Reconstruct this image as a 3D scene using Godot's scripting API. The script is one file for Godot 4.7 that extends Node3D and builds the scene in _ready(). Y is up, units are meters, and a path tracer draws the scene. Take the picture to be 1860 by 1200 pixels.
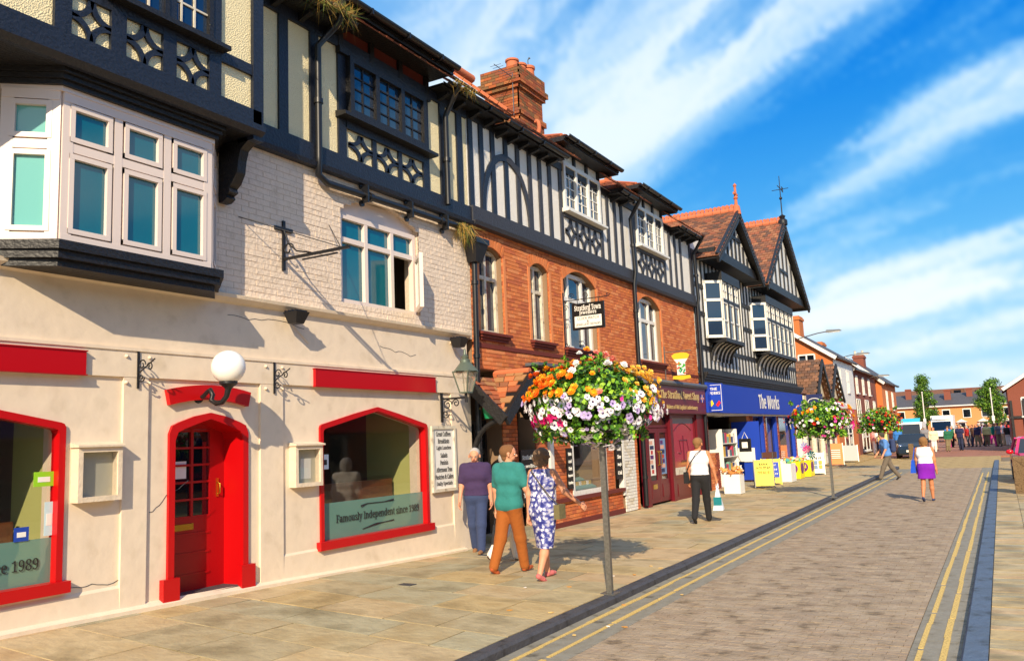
extends Node3D
# A shopping street of timber framed and brick buildings on a sunny afternoon.
# Metres, y up; the street runs along -z, the building line stands at x = FX.
const FX := -8.0
var M := {}
var used := {}
var R := RandomNumberGenerator.new()
var unit_box: ArrayMesh

class MB:
	var v := PackedVector3Array()
	var n := PackedVector3Array()
	var c := PackedColorArray()
	var col := Color.WHITE
	func tri(a: Vector3, b: Vector3, d: Vector3, hint: Vector3) -> void:
		var nn := (d - a).cross(b - a)
		if nn.dot(hint) < 0.0:
			var t := b
			b = d
			d = t
			nn = -nn
		nn = nn.normalized()
		v.append(a); v.append(b); v.append(d)
		n.append(nn); n.append(nn); n.append(nn)
		c.append(col); c.append(col); c.append(col)
	func quad(a: Vector3, b: Vector3, d: Vector3, e: Vector3, hint: Vector3) -> void:
		tri(a, b, d, hint)
		tri(a, d, e, hint)
	func stri(a: Vector3, b: Vector3, d: Vector3, na: Vector3, nb: Vector3, nd: Vector3) -> void:
		if (d - a).cross(b - a).dot(na + nb + nd) < 0.0:
			v.append(a); v.append(d); v.append(b)
			n.append(na); n.append(nd); n.append(nb)
		else:
			v.append(a); v.append(b); v.append(d)
			n.append(na); n.append(nb); n.append(nd)
		c.append(col); c.append(col); c.append(col)
	func hexa(p: Array) -> void: # 8 corners: bottom 0-3 round, top 4-7 round
		var m := Vector3.ZERO
		for q in p: m += q
		m /= 8.0
		for f in [[0, 1, 2, 3], [4, 5, 6, 7], [0, 1, 5, 4], [1, 2, 6, 5], [2, 3, 7, 6], [3, 0, 4, 7]]:
			var fc: Vector3 = (p[f[0]] + p[f[1]] + p[f[2]] + p[f[3]]) / 4.0
			quad(p[f[0]], p[f[1]], p[f[2]], p[f[3]], fc - m)
	func box(a: Vector3, b: Vector3) -> void:
		hexa([Vector3(a.x, a.y, a.z), Vector3(b.x, a.y, a.z), Vector3(b.x, a.y, b.z), Vector3(a.x, a.y, b.z), Vector3(a.x, b.y, a.z), Vector3(b.x, b.y, a.z), Vector3(b.x, b.y, b.z), Vector3(a.x, b.y, b.z)])
	func tbox(t: Transform3D, s: Vector3) -> void:
		var h := s * 0.5
		var p := []
		for q in [Vector3(-h.x, -h.y, -h.z), Vector3(h.x, -h.y, -h.z), Vector3(h.x, -h.y, h.z), Vector3(-h.x, -h.y, h.z), Vector3(-h.x, h.y, -h.z), Vector3(h.x, h.y, -h.z), Vector3(h.x, h.y, h.z), Vector3(-h.x, h.y, h.z)]: p.append(t * q)
		hexa(p)
	func bar(a: Vector3, b: Vector3, w: float, h: float, side := Vector3.ZERO) -> void:
		var d := (b - a).normalized()
		var s := side if side != Vector3.ZERO else (d.cross(Vector3.UP) if absf(d.y) < 0.95 else d.cross(Vector3.RIGHT))
		s = (s - d * s.dot(d)).normalized()
		var u := s.cross(d).normalized()
		tbox(Transform3D(Basis(s, u, d), (a + b) * 0.5), Vector3(w, h, a.distance_to(b)))
	# facade box: u along the street, y up, o out from the building line
	func fb(u0: float, u1: float, y0: float, y1: float, o0: float, o1: float) -> void:
		box(Vector3(-8.0 + o0, y0, -u1), Vector3(-8.0 + o1, y1, -u0))
	# prism: points (in order round) pushed along d
	func prism(p: Array, d: Vector3) -> void:
		var m := Vector3.ZERO
		var flat := PackedVector2Array()
		for q in p: m += q
		m /= p.size()
		var e1: Vector3 = (p[1] - p[0]).normalized()
		var e2 := d.normalized().cross(e1).normalized()
		for q in p: flat.append(Vector2((q - p[0]).dot(e1), (q - p[0]).dot(e2)))
		var ix := Geometry2D.triangulate_polygon(flat)
		for i in range(0, ix.size(), 3):
			tri(p[ix[i]], p[ix[i + 1]], p[ix[i + 2]], -d)
			tri(p[ix[i]] + d, p[ix[i + 1]] + d, p[ix[i + 2]] + d, d)
		var area := 0.0
		for i in p.size():
			var q0 := flat[i]
			var q1 := flat[(i + 1) % p.size()]
			area += q0.x * q1.y - q1.x * q0.y
		for i in p.size():
			var a: Vector3 = p[i]
			var b: Vector3 = p[(i + 1) % p.size()]
			var outw := (b - a).cross(d) * signf(area)
			quad(a, b, b + d, a + d, outw)
	func tube(pts: Array, rad: Array, seg := 8, caps := true) -> void:
		var rings := []
		var k := pts.size()
		var s := Vector3.ZERO
		for i in k:
			var d: Vector3 = (pts[mini(i + 1, k - 1)] - pts[maxi(i - 1, 0)]).normalized()
			if s == Vector3.ZERO: s = d.cross(Vector3.UP) if absf(d.y) < 0.9 else d.cross(Vector3.RIGHT)
			s = (s - d * s.dot(d)).normalized()
			var w := d.cross(s)
			var ring := []
			for j in seg:
				var an := TAU * j / seg
				ring.append(s * cos(an) + w * sin(an))
			rings.append(ring)
		for i in k - 1:
			var ra: float = rad[mini(i, rad.size() - 1)]
			var rb: float = rad[mini(i + 1, rad.size() - 1)]
			for j in seg:
				var j2 := (j + 1) % seg
				var a: Vector3 = rings[i][j]
				var b: Vector3 = rings[i][j2]
				var a2: Vector3 = rings[i + 1][j]
				var b2: Vector3 = rings[i + 1][j2]
				stri(pts[i] + a * ra, pts[i] + b * ra, pts[i + 1] + b2 * rb, a, b, b2)
				stri(pts[i] + a * ra, pts[i + 1] + b2 * rb, pts[i + 1] + a2 * rb, a, b2, a2)
		if caps:
			for e in [0, k - 1]:
				var r: float = rad[mini(e, rad.size() - 1)]
				var hint: Vector3 = pts[e] - pts[1 if e == 0 else k - 2]
				for j in range(1, seg - 1): tri(pts[e] + rings[e][0] * r, pts[e] + rings[e][j] * r, pts[e] + rings[e][j + 1] * r, hint)
	# lathe round a vertical axis through o; prof = [Vector2(radius, y)...]
	func lathe(o: Vector3, prof: Array, seg := 16, sx := 1.0, sz := 1.0) -> void:
		for i in prof.size() - 1:
			var p: Vector2 = prof[i]
			var q: Vector2 = prof[i + 1]
			var t := q - p
			var nr := Vector2(t.y, -t.x).normalized()
			for j in seg:
				var a0 := TAU * j / seg
				var a1 := TAU * (j + 1) / seg
				var d0 := Vector3(cos(a0) * sx, 0, sin(a0) * sz)
				var d1 := Vector3(cos(a1) * sx, 0, sin(a1) * sz)
				var n0 := d0 * nr.x + Vector3.UP * nr.y
				var n1 := d1 * nr.x + Vector3.UP * nr.y
				var A := o + d0 * p.x + Vector3.UP * p.y
				var B := o + d1 * p.x + Vector3.UP * p.y
				var C := o + d1 * q.x + Vector3.UP * q.y
				var D := o + d0 * q.x + Vector3.UP * q.y
				if p.x > 1e-5: stri(A, B, C, n0, n1, n1)
				if q.x > 1e-5: stri(A, C, D, n0, n1, n0)
	func ball(o: Vector3, r: Vector3, seg := 14, rings := 8) -> void:
		for i in rings:
			var t0 := PI * i / rings
			var t1 := PI * (i + 1) / rings
			for j in seg:
				var a0 := TAU * j / seg
				var a1 := TAU * (j + 1) / seg
				var A := Vector3(sin(t0) * cos(a0), cos(t0), sin(t0) * sin(a0))
				var B := Vector3(sin(t0) * cos(a1), cos(t0), sin(t0) * sin(a1))
				var C := Vector3(sin(t1) * cos(a1), cos(t1), sin(t1) * sin(a1))
				var D := Vector3(sin(t1) * cos(a0), cos(t1), sin(t1) * sin(a0))
				if i > 0: stri(o + A * r, o + B * r, o + C * r, (A / r).normalized(), (B / r).normalized(), (C / r).normalized())
				if i < rings - 1: stri(o + A * r, o + C * r, o + D * r, (A / r).normalized(), (C / r).normalized(), (D / r).normalized())
	func mesh(mat: Material = null) -> ArrayMesh:
		var m := ArrayMesh.new()
		if v.is_empty(): return m
		var a := []
		a.resize(Mesh.ARRAY_MAX)
		a[Mesh.ARRAY_VERTEX] = v
		a[Mesh.ARRAY_NORMAL] = n
		a[Mesh.ARRAY_COLOR] = c
		m.add_surface_from_arrays(Mesh.PRIMITIVE_TRIANGLES, a)
		if mat: m.surface_set_material(0, mat)
		return m

func P(u: float, y: float, o := 0.0) -> Vector3:
	return Vector3(FX + o, y, -u)

func numbered(s: String) -> String:
	used[s] = used.get(s, -1) + 1
	return s if used[s] == 0 else "%s_%03d" % [s, used[s]]

func thing(called: String, label: String, category: String, at := Vector3.ZERO, group := "", turn := 0.0) -> Node3D:
	var o := Node3D.new()
	o.name = numbered(called)
	add_child(o)
	o.position = at
	o.rotation.y = turn
	tag(o, label, category, group)
	return o

func tag(o: Node, label: String, category: String, group := "") -> void:
	o.set_meta("label", label)
	o.set_meta("category", category)
	if group: o.set_meta("group", group)

func part(mb: MB, called: String, mat: Material, parent: Node) -> MeshInstance3D:
	var o := MeshInstance3D.new()
	o.mesh = mb.mesh(mat)
	o.name = called
	parent.add_child(o, true)
	return o

func setting(mb: MB, called: String, mat: Material) -> MeshInstance3D:
	var o := part(mb, called, mat, self)
	o.set_meta("kind", "structure")
	return o

# one box as a part, in facade coordinates
func fpart(parent: Node, called: String, mat: Material, u0: float, u1: float, y0: float, y1: float, o0: float, o1: float) -> MeshInstance3D:
	var b := MB.new()
	b.fb(u0, u1, y0, y1, o0, o1)
	return part(b, called, mat, parent)

func node(called: String, parent: Node) -> Node3D:
	var o := Node3D.new()
	o.name = called
	parent.add_child(o, true)
	return o

# ---------- materials ----------
func ntex(freq: float, oct: int, cols: Array, sd := 1, normal := false, bump := 6.0, type := FastNoiseLite.TYPE_SIMPLEX_SMOOTH, size := 512) -> NoiseTexture2D:
	var f := FastNoiseLite.new()
	f.noise_type = type
	f.frequency = freq
	f.fractal_octaves = oct
	f.seed = sd
	var t := NoiseTexture2D.new()
	t.width = size
	t.height = size
	t.seamless = true
	t.noise = f
	if normal:
		t.as_normal_map = true
		t.bump_strength = bump
	elif cols.size() > 0:
		var g := Gradient.new()
		var off := PackedFloat32Array()
		var cc := PackedColorArray()
		for i in cols.size():
			off.append(float(i) / (cols.size() - 1))
			cc.append(cols[i])
		g.offsets = off
		g.colors = cc
		t.color_ramp = g
	return t

func mat(col: Color, rough := 0.8, tex: Texture2D = null, scale := 1.0, nrm: Texture2D = null, nscale := 1.0, metal := 0.0) -> StandardMaterial3D:
	var m := StandardMaterial3D.new()
	m.albedo_color = col
	m.roughness = rough
	m.metallic = metal
	if tex or nrm:
		m.uv1_triplanar = true
		m.uv1_world_triplanar = true
		m.uv1_scale = Vector3.ONE * scale
	if tex: m.albedo_texture = tex
	if nrm:
		m.normal_enabled = true
		m.normal_texture = nrm
		m.normal_scale = nscale
	return m

func vcm(m: StandardMaterial3D) -> StandardMaterial3D:
	m.vertex_color_use_as_albedo = true
	return m

func glass(col: Color, alpha: float, rough := 0.02) -> StandardMaterial3D:
	var m := StandardMaterial3D.new()
	m.albedo_color = Color(col.r, col.g, col.b, alpha)
	m.transparency = BaseMaterial3D.TRANSPARENCY_ALPHA
	m.roughness = rough
	m.metallic_specular = 0.5
	return m

func cloth(col: Color) -> StandardMaterial3D:
	if not M.has("folds"): M.folds = ntex(0.012, 4, [], 61, true, 9.0)
	var m := mat(col, 0.9, null, 1.6, M.folds, 0.7)
	m.uv1_world_triplanar = false
	m.rim_enabled = true
	m.rim = 0.15
	return m

func rgb(r: int, g: int, b: int) -> Color:
	return Color8(r, g, b)

func make_materials() -> void:
	var w := Color.WHITE
	var g9 := Color(0.86, 0.86, 0.86)
	var mot := ntex(0.012, 5, [Color(0.91, 0.9, 0.88), Color(0.98, 0.98, 0.98), w, Color(0.95, 0.95, 0.94)], 3)
	var fine := ntex(0.06, 4, [Color(0.82, 0.82, 0.82), w], 5)
	var nfine := ntex(0.05, 4, [], 7, true, 5.0)
	var nrough := ntex(0.09, 3, [], 9, true, 14.0, FastNoiseLite.TYPE_CELLULAR)
	var ncoarse := ntex(0.018, 4, [], 11, true, 6.0)
	var grain := ntex(0.03, 5, [Color(0.7, 0.7, 0.7), w, Color(0.85, 0.85, 0.85)], 13)
	var dirt := ntex(0.01, 6, [Color(0.62, 0.6, 0.56), Color(0.95, 0.94, 0.92), w, w], 17)
	M.stucco = mat(rgb(234, 216, 192), 0.88, mot, 0.35, ncoarse, 0.1)
	M.cream_brick = mat(rgb(234, 215, 194), 0.7, mot, 0.5, nfine, 0.35)
	M.cream_joint = mat(rgb(230, 210, 188), 0.9, fine, 1.0)
	M.cream_trim = mat(rgb(230, 212, 186), 0.7, mot, 0.6, nfine, 0.2)
	M.roughcast = mat(rgb(246, 232, 188), 0.95, ntex(0.11, 3, [Color(0.8, 0.77, 0.7), w, w, w], 21, false, 1, FastNoiseLite.TYPE_CELLULAR), 1.2, nrough, 0.5)
	M.roughcast_white = mat(rgb(246, 242, 232), 0.95, ntex(0.11, 3, [Color(0.84, 0.82, 0.8), w, w, w], 22, false, 1, FastNoiseLite.TYPE_CELLULAR), 1.2, nrough, 0.45)
	M.timber = mat(rgb(30, 35, 48), 0.45, grain, 0.8, nfine, 0.5)
	M.timber_grey = mat(rgb(62, 63, 70), 0.6, grain, 0.8, nfine, 0.5)
	M.timber_black = mat(rgb(30, 29, 31), 0.5, grain, 0.8, nfine, 0.5)
	M.iron = mat(rgb(24, 24, 28), 0.45, null, 1.0, nfine, 0.3)
	M.lead = mat(rgb(92, 96, 104), 0.55, mot, 0.8)
	M.gutter = mat(rgb(28, 29, 34), 0.38, fine, 1.0)
	M.red = mat(rgb(190, 6, 12), 0.35)
	M.red_door = mat(rgb(168, 8, 16), 0.35)
	M.red_sign = mat(rgb(184, 4, 18), 0.28)
	M.upvc = mat(rgb(232, 216, 206), 0.35)
	M.white_paint = mat(rgb(236, 234, 226), 0.45, mot, 1.0)
	M.old_white = mat(rgb(222, 214, 196), 0.6, dirt, 0.9)
	M.blue = mat(rgb(0, 58, 178), 0.6)
	M.blue_dark = mat(rgb(10, 30, 128), 0.35)
	M.maroon = mat(rgb(112, 12, 30), 0.4, fine, 0.5)
	M.gold = mat(rgb(214, 186, 120), 0.4)
	M.brass = mat(rgb(200, 160, 60), 0.25, null, 1.0, null, 1.0, 0.9)
	M.steel = mat(rgb(150, 148, 142), 0.38, fine, 0.7, null, 1.0, 0.75)
	M.black_sign = mat(rgb(18, 18, 20), 0.4)
	M.white_sign = mat(rgb(240, 238, 230), 0.5)
	M.ink = mat(rgb(36, 34, 34), 0.6)
	M.teal_blind = mat(rgb(0, 92, 110), 0.12)
	M.teal_blind.clearcoat_enabled = true
	M.teal_blind.clearcoat = 1.0
	M.teal_blind.clearcoat_roughness = 0.02
	M.teal_light = mat(rgb(104, 178, 172), 0.12)
	M.teal_light.clearcoat_enabled = true
	M.teal_light.clearcoat_roughness = 0.02
	M.pane = mat(rgb(14, 20, 28), 0.03)
	M.pane.metallic_specular = 0.9
	M.pane_blue = mat(rgb(24, 48, 74), 0.04)
	M.pane_blue.metallic_specular = 0.9
	M.clear = glass(rgb(30, 38, 38), 0.06)
	M.frost = glass(rgb(112, 156, 144), 0.62, 0.2)
	M.pink_glass = mat(rgb(168, 62, 84), 0.12)
	M.globe = mat(rgb(246, 245, 240), 0.12)
	M.dark_room = mat(rgb(132, 114, 96), 0.9)
	M.green_wall = mat(rgb(186, 188, 116), 0.85)
	M.wood = mat(rgb(112, 58, 30), 0.4, grain, 0.5)
	M.oak = mat(rgb(128, 104, 74), 0.85, ntex(0.02, 5, [Color(0.5, 0.46, 0.42), w, Color(0.72, 0.7, 0.66)], 31), 1.1, nfine, 1.0)
	var bn := ntex(0.07, 4, [Color(0.84, 0.82, 0.8), w, Color(0.92, 0.9, 0.88)], 33)
	M.bricks = []
	for q in [[216, 124, 70], [222, 132, 76], [206, 114, 66], [228, 144, 90], [196, 106, 66], [218, 126, 68]]: M.bricks.append(mat(rgb(q[0], q[1], q[2]), 0.88, bn, 1.5, nfine, 0.5))
	M.brick_v = vcm(mat(w, 0.88, bn, 1.5, nfine, 0.5))
	M.mortar = mat(rgb(158, 128, 100), 0.95, fine, 1.5)
	M.brick_dark = mat(rgb(112, 44, 34), 0.8, bn, 1.5, nfine, 0.4)
	M.tile_v = vcm(mat(w, 0.85, bn, 1.2, nfine, 0.6))
	M.terracotta = mat(rgb(206, 116, 76), 0.8, bn, 1.2, nfine, 0.4)
	M.slate = mat(rgb(86, 84, 88), 0.7, bn, 0.6, nfine, 0.5)
	M.roof_brown = mat(rgb(122, 84, 64), 0.85, bn, 0.5, nrough, 0.5)
	M.slabs = []
	for q in [[192, 172, 134], [184, 168, 130], [198, 178, 138], [178, 164, 130], [192, 170, 124], [176, 168, 138], [198, 172, 132]]: M.slabs.append(mat(rgb(q[0], q[1], q[2]), 0.75, ntex(0.006, 5, [Color(0.76, 0.74, 0.7), w, Color(0.9, 0.86, 0.8)], 41), 0.3, nfine, 0.25))
	M.slab_joint = mat(rgb(196, 178, 140), 0.95, fine, 1.0)
	M.block_v = vcm(mat(w, 0.85, dirt, 0.5, nfine, 0.5))
	M.blocks = []
	for q in [[164, 146, 124], [170, 152, 130], [160, 142, 121], [172, 154, 131], [164, 144, 122]]: M.blocks.append(mat(rgb(q[0], q[1], q[2]), 0.85, dirt, 0.5, nfine, 0.5))
	M.grit = mat(rgb(128, 114, 100), 0.95, fine, 2.0)
	M.asphalt = mat(rgb(122, 106, 96), 0.9, dirt, 0.3, nfine, 0.6)
	M.channel = mat(rgb(142, 138, 126), 0.85, dirt, 0.7, nfine, 0.4)
	M.kerb = mat(rgb(74, 74, 80), 0.7, dirt, 0.8, nfine, 0.5)
	M.kerb_blue = mat(rgb(88, 106, 130), 0.75, dirt, 0.5, nfine, 0.4)
	M.yellow = mat(rgb(222, 190, 112), 0.85, ntex(0.05, 5, [Color(0.62, 0.6, 0.58), Color(0.9, 0.9, 0.9), w, w], 19), 1.5)
	M.plaza = mat(rgb(166, 112, 88), 0.85, dirt, 0.25, nfine, 0.5)
	M.sandy = mat(rgb(182, 156, 104), 0.85, dirt, 0.4, nfine, 0.5)
	M.earth = mat(rgb(126, 112, 92), 0.95, dirt, 0.1)
	M.leaf = vcm(mat(w, 0.55))
	M.leaf.backlight_enabled = true
	M.leaf.backlight = Color(0.12, 0.2, 0.03)
	M.petal = vcm(mat(w, 0.6))
	M.petal.backlight_enabled = true
	M.petal.backlight = Color(0.16, 0.14, 0.1)
	M.bark = mat(rgb(84, 66, 50), 0.9, grain, 1.0, nrough, 0.5)
	M.straw = mat(rgb(196, 152, 70), 0.9)
	M.plain_v = vcm(mat(w, 0.75))
	M.paint_v = vcm(mat(w, 0.25))
	M.rubber = mat(rgb(20, 20, 21), 0.8)
	M.chrome = mat(rgb(200, 200, 205), 0.12, null, 1.0, null, 1.0, 1.0)
	M.skin = mat(rgb(214, 150, 118), 0.6)
	M.skin_tan = mat(rgb(200, 132, 92), 0.6)

# ---------- facade helpers ----------
func top_at(op: Array, u: float) -> float:
	var t: Array = op[3]
	for i in t.size() - 1:
		if u >= t[i].x and u <= t[i + 1].x: return lerpf(t[i].y, t[i + 1].y, (u - t[i].x) / maxf(t[i + 1].x - t[i].x, 1e-5))
	return t[0].y

func rect_open(u0: float, u1: float, y0: float, y1: float) -> Array:
	return [u0, u1, y0, [Vector2(u0, y1), Vector2(u1, y1)]]

func arch_open(u0: float, u1: float, y0: float, y1: float, rise: float, k := 8) -> Array:
	var t := []
	for i in k + 1:
		var s := float(i) / k
		t.append(Vector2(lerpf(u0, u1, s), y1 + rise * (1.0 - pow(2.0 * s - 1.0, 2.0))))
	return [u0, u1, y0, t]

# wall with openings (sorted along u): [u0, u1, ybottom, [Vector2(u, ytop)...]]
func wall_open(b: MB, u0: float, u1: float, y0: float, y1: float, o: float, thick: float, ops: Array) -> void:
	var X := Vector3(1, 0, 0)
	var at := u0
	for op in ops:
		if op[0] > at: b.fb(at, op[0], y0, y1, o - thick, o)
		if op[2] > y0: b.fb(op[0], op[1], y0, op[2], o - thick, o)
		var t: Array = op[3]
		for i in t.size() - 1:
			var p: Vector2 = t[i]
			var q: Vector2 = t[i + 1]
			b.hexa([P(p.x, p.y, o - thick), P(q.x, q.y, o - thick), P(q.x, q.y, o), P(p.x, p.y, o), P(p.x, y1, o - thick), P(q.x, y1, o - thick), P(q.x, y1, o), P(p.x, y1, o)])
		at = op[1]
	if at < u1: b.fb(at, u1, y0, y1, o - thick, o)

func add_unit(parent: Node, called: String, m: Material, at: Vector3, size: Vector3) -> void:
	var o := MeshInstance3D.new()
	o.mesh = unit_box
	o.material_override = m
	o.name = called
	o.position = at
	o.scale = size
	parent.add_child(o, true)

# courses of brick on the plane o; the nearest `most` as parts, the others joined
func bricks(parent: Node, u0: float, u1: float, y0: float, y1: float, o: float, ops: Array, mats: Array, joined: Material, cols: Array, most: int, called := "brick", depth := 0.03, bl := 0.225, bh := 0.075) -> void:
	var jt := 0.009
	var list := []
	var row := 0
	var y := y0
	while y < y1 - 0.02:
		var yt := minf(y + bh - jt, y1)
		var ym := (y + yt) * 0.5
		var blocked := []
		for op in ops:
			if ym < op[2]: continue
			var a := 1e9
			var z := -1e9
			var s := 0
			for k in 25:
				var uu: float = lerpf(op[0], op[1], k / 24.0)
				if top_at(op, uu) > ym:
					a = minf(a, uu)
					z = maxf(z, uu)
			if z > a: blocked.append([a, z])
		var u := u0 - (bl * 0.5 if row % 2 == 1 else 0.0)
		while u < u1:
			var segs := [[maxf(u, u0), minf(u + bl - jt, u1)]]
			for bk in blocked:
				var nx := []
				for s in segs:
					if s[1] <= bk[0] or s[0] >= bk[1]: nx.append(s)
					else:
						if s[0] < bk[0]: nx.append([s[0], bk[0]])
						if s[1] > bk[1]: nx.append([bk[1], s[1]])
				segs = nx
			for s in segs:
				if s[1] - s[0] > 0.02: list.append([s[0], s[1], y, yt])
			u += bl
		y += bh
		row += 1
	list.sort_custom(func(p, q): return p[0] < q[0])
	var b := MB.new()
	for i in list.size():
		var s: Array = list[i]
		var pr := R.randf_range(-0.003, 0.003)
		if i < most:
			add_unit(parent, called, mats[R.randi() % mats.size()], P((s[0] + s[1]) * 0.5, (s[2] + s[3]) * 0.5, o - depth * 0.5 + pr), Vector3(depth, s[3] - s[2], s[1] - s[0]))
		else:
			b.col = cols[R.randi() % cols.size()]
			b.fb(s[0], s[1], s[2], s[3], o - depth, o + pr)
	if b.v.size() > 0: part(b, called + "work", joined, parent).set_meta("kind", "stuff")

# soldier bricks along an arched head
func arch_ring(parent: Node, op: Array, o: float, mats: Array, h := 0.22, called := "arch_brick") -> void:
	var t: Array = op[3]
	var total := 0.0
	for i in t.size() - 1: total += t[i].distance_to(t[i + 1])
	var k := int(total / 0.078)
	for i in k:
		var s := (i + 0.5) / k * (t.size() - 1)
		var j := mini(int(s), t.size() - 2)
		var p: Vector2 = t[j].lerp(t[j + 1], s - j)
		var d: Vector2 = (t[j + 1] - t[j]).normalized()
		var nn := Vector2(-d.y, d.x)
		var c := p + nn * (h * 0.5)
		var x := Vector3(1, 0, 0)
		var along := Vector3(0, d.y, -d.x)
		var b := MB.new()
		b.tbox(Transform3D(Basis(x, Vector3(0, nn.y, -nn.x), along), P(c.x, c.y, o - 0.01)), Vector3(0.05, h, total / k - 0.008))
		part(b, called, mats[R.randi() % mats.size()], parent)

# a window: frame, panes, glazing bars. mull / trans: inner positions along u / y
func win(parent: Node, u0: float, u1: float, y0: float, y1: float, o: float, mull: Array, trans: Array, fw: float, fd: float, fm: Material, gm: Material, nx := 1, ny := 1, bm: Material = null, called := "window") -> Node3D:
	var w := node(called, parent)
	var f := MB.new()
	f.fb(u0, u1, y0, y0 + fw, o - fd, o)
	f.fb(u0, u1, y1 - fw, y1, o - fd, o)
	f.fb(u0, u0 + fw, y0 + fw, y1 - fw, o - fd, o)
	f.fb(u1 - fw, u1, y0 + fw, y1 - fw, o - fd, o)
	for x in mull: f.fb(x - fw * 0.5, x + fw * 0.5, y0 + fw, y1 - fw, o - fd, o - 0.003)
	var us := [u0 + fw * 0.5] + mull + [u1 - fw * 0.5]
	var ys := [y0 + fw * 0.5] + trans + [y1 - fw * 0.5]
	for t in trans:
		for i in us.size() - 1: f.fb(us[i] + fw * 0.5, us[i + 1] - fw * 0.5, t - fw * 0.5, t + fw * 0.5, o - fd, o - 0.006)
	part(f, "frame", fm, w)
	var bars := MB.new()
	for i in us.size() - 1:
		for j in ys.size() - 1:
			var a: float = us[i] + fw * 0.5
			var z: float = us[i + 1] - fw * 0.5
			var c: float = ys[j] + fw * 0.5
			var d: float = ys[j + 1] - fw * 0.5
			fpart(w, "pane", gm, a, z, c, d, o - fd * 0.7 - 0.008, o - fd * 0.7)
			if bm:
				var bw := 0.022
				for k in range(1, nx): bars.fb(lerpf(a, z, float(k) / nx) - bw * 0.5, lerpf(a, z, float(k) / nx) + bw * 0.5, c, d, o - fd * 0.7 + 0.001, o - fd * 0.7 + 0.02)
				for k in range(1, ny): bars.fb(a, z, lerpf(c, d, float(k) / ny) - bw * 0.5, lerpf(c, d, float(k) / ny) + bw * 0.5, o - fd * 0.7 + 0.001, o - fd * 0.7 + 0.018)
	if bars.v.size() > 0: part(bars, "glazing_bars", bm, w)
	return w

# a square panel of four curved braces round a lozenge
func quatrefoil(parent: Node, u0: float, u1: float, y0: float, y1: float, o: float, m: Material, wd := 0.075) -> void:
	var r := minf(u1 - u0, y1 - y0) * 0.5
	for q in [[u0, y0, 0.0], [u1, y0, PI * 0.5], [u1, y1, PI], [u0, y1, PI * 1.5]]:
		var b := MB.new()
		var ru := (u1 - u0) * 0.5
		var ry := (y1 - y0) * 0.5
		for i in 7:
			var a0: float = q[2] + PI * 0.5 * i / 7.0
			var a1: float = q[2] + PI * 0.5 * (i + 1) / 7.0
			var pts := []
			for k in [[a0, 1.1], [a1, 1.1], [a1, 0.8], [a0, 0.8]]: pts.append(Vector2(q[0] + cos(k[0]) * ru * k[1], q[1] + sin(k[0]) * ry * k[1]))
			var e := []
			for k in pts: e.append(P(k.x, k.y, o))
			for k in pts: e.append(P(k.x, k.y, o + 0.03))
			b.hexa(e)
		part(b, "curved_brace", m, parent)

# a closed room of floor, ceiling and walls behind an opening, open towards the street
func room(parent: Node, u0: float, u1: float, y0: float, y1: float, o0: float, o1: float, m: Material, called := "room") -> void:
	var b := MB.new()
	b.fb(u0, u1, y0 - 0.1, y0, o0, o1)
	b.fb(u0, u1, y1, y1 + 0.1, o0, o1)
	b.fb(u0 - 0.1, u0, y0 - 0.1, y1 + 0.1, o0, o1)
	b.fb(u1, u1 + 0.1, y0 - 0.1, y1 + 0.1, o0, o1)
	b.fb(u0 - 0.1, u1 + 0.1, y0 - 0.1, y1 + 0.1, o0 - 0.1, o0)
	part(b, called, m, parent)

func text(s: String, parent: Node, called: String, m: Material, centre: Vector3, turn: float, width: float, height: float, font := "Droid Serif", bold := false, italic := false) -> MeshInstance3D:
	var f := SystemFont.new()
	f.font_names = PackedStringArray([font])
	if bold: f.font_weight = 700
	f.font_italic = italic
	var t := TextMesh.new()
	t.text = s
	t.font = f
	t.font_size = 48
	t.pixel_size = 0.01
	t.depth = 0.02
	t.curve_step = 1.5
	t.material = m
	var box := t.get_aabb()
	var o := MeshInstance3D.new()
	o.mesh = t
	o.name = called
	var sx := width / maxf(box.size.x, 0.01)
	var sy := height / maxf(box.size.y, 0.01) if height > 0.0 else sx
	o.basis = Basis(Vector3.UP, turn) * Basis.from_scale(Vector3(sx, sy, 0.2))
	o.position = centre - o.basis * (box.position + box.size * 0.5)
	parent.add_child(o, true)
	return o

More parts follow.
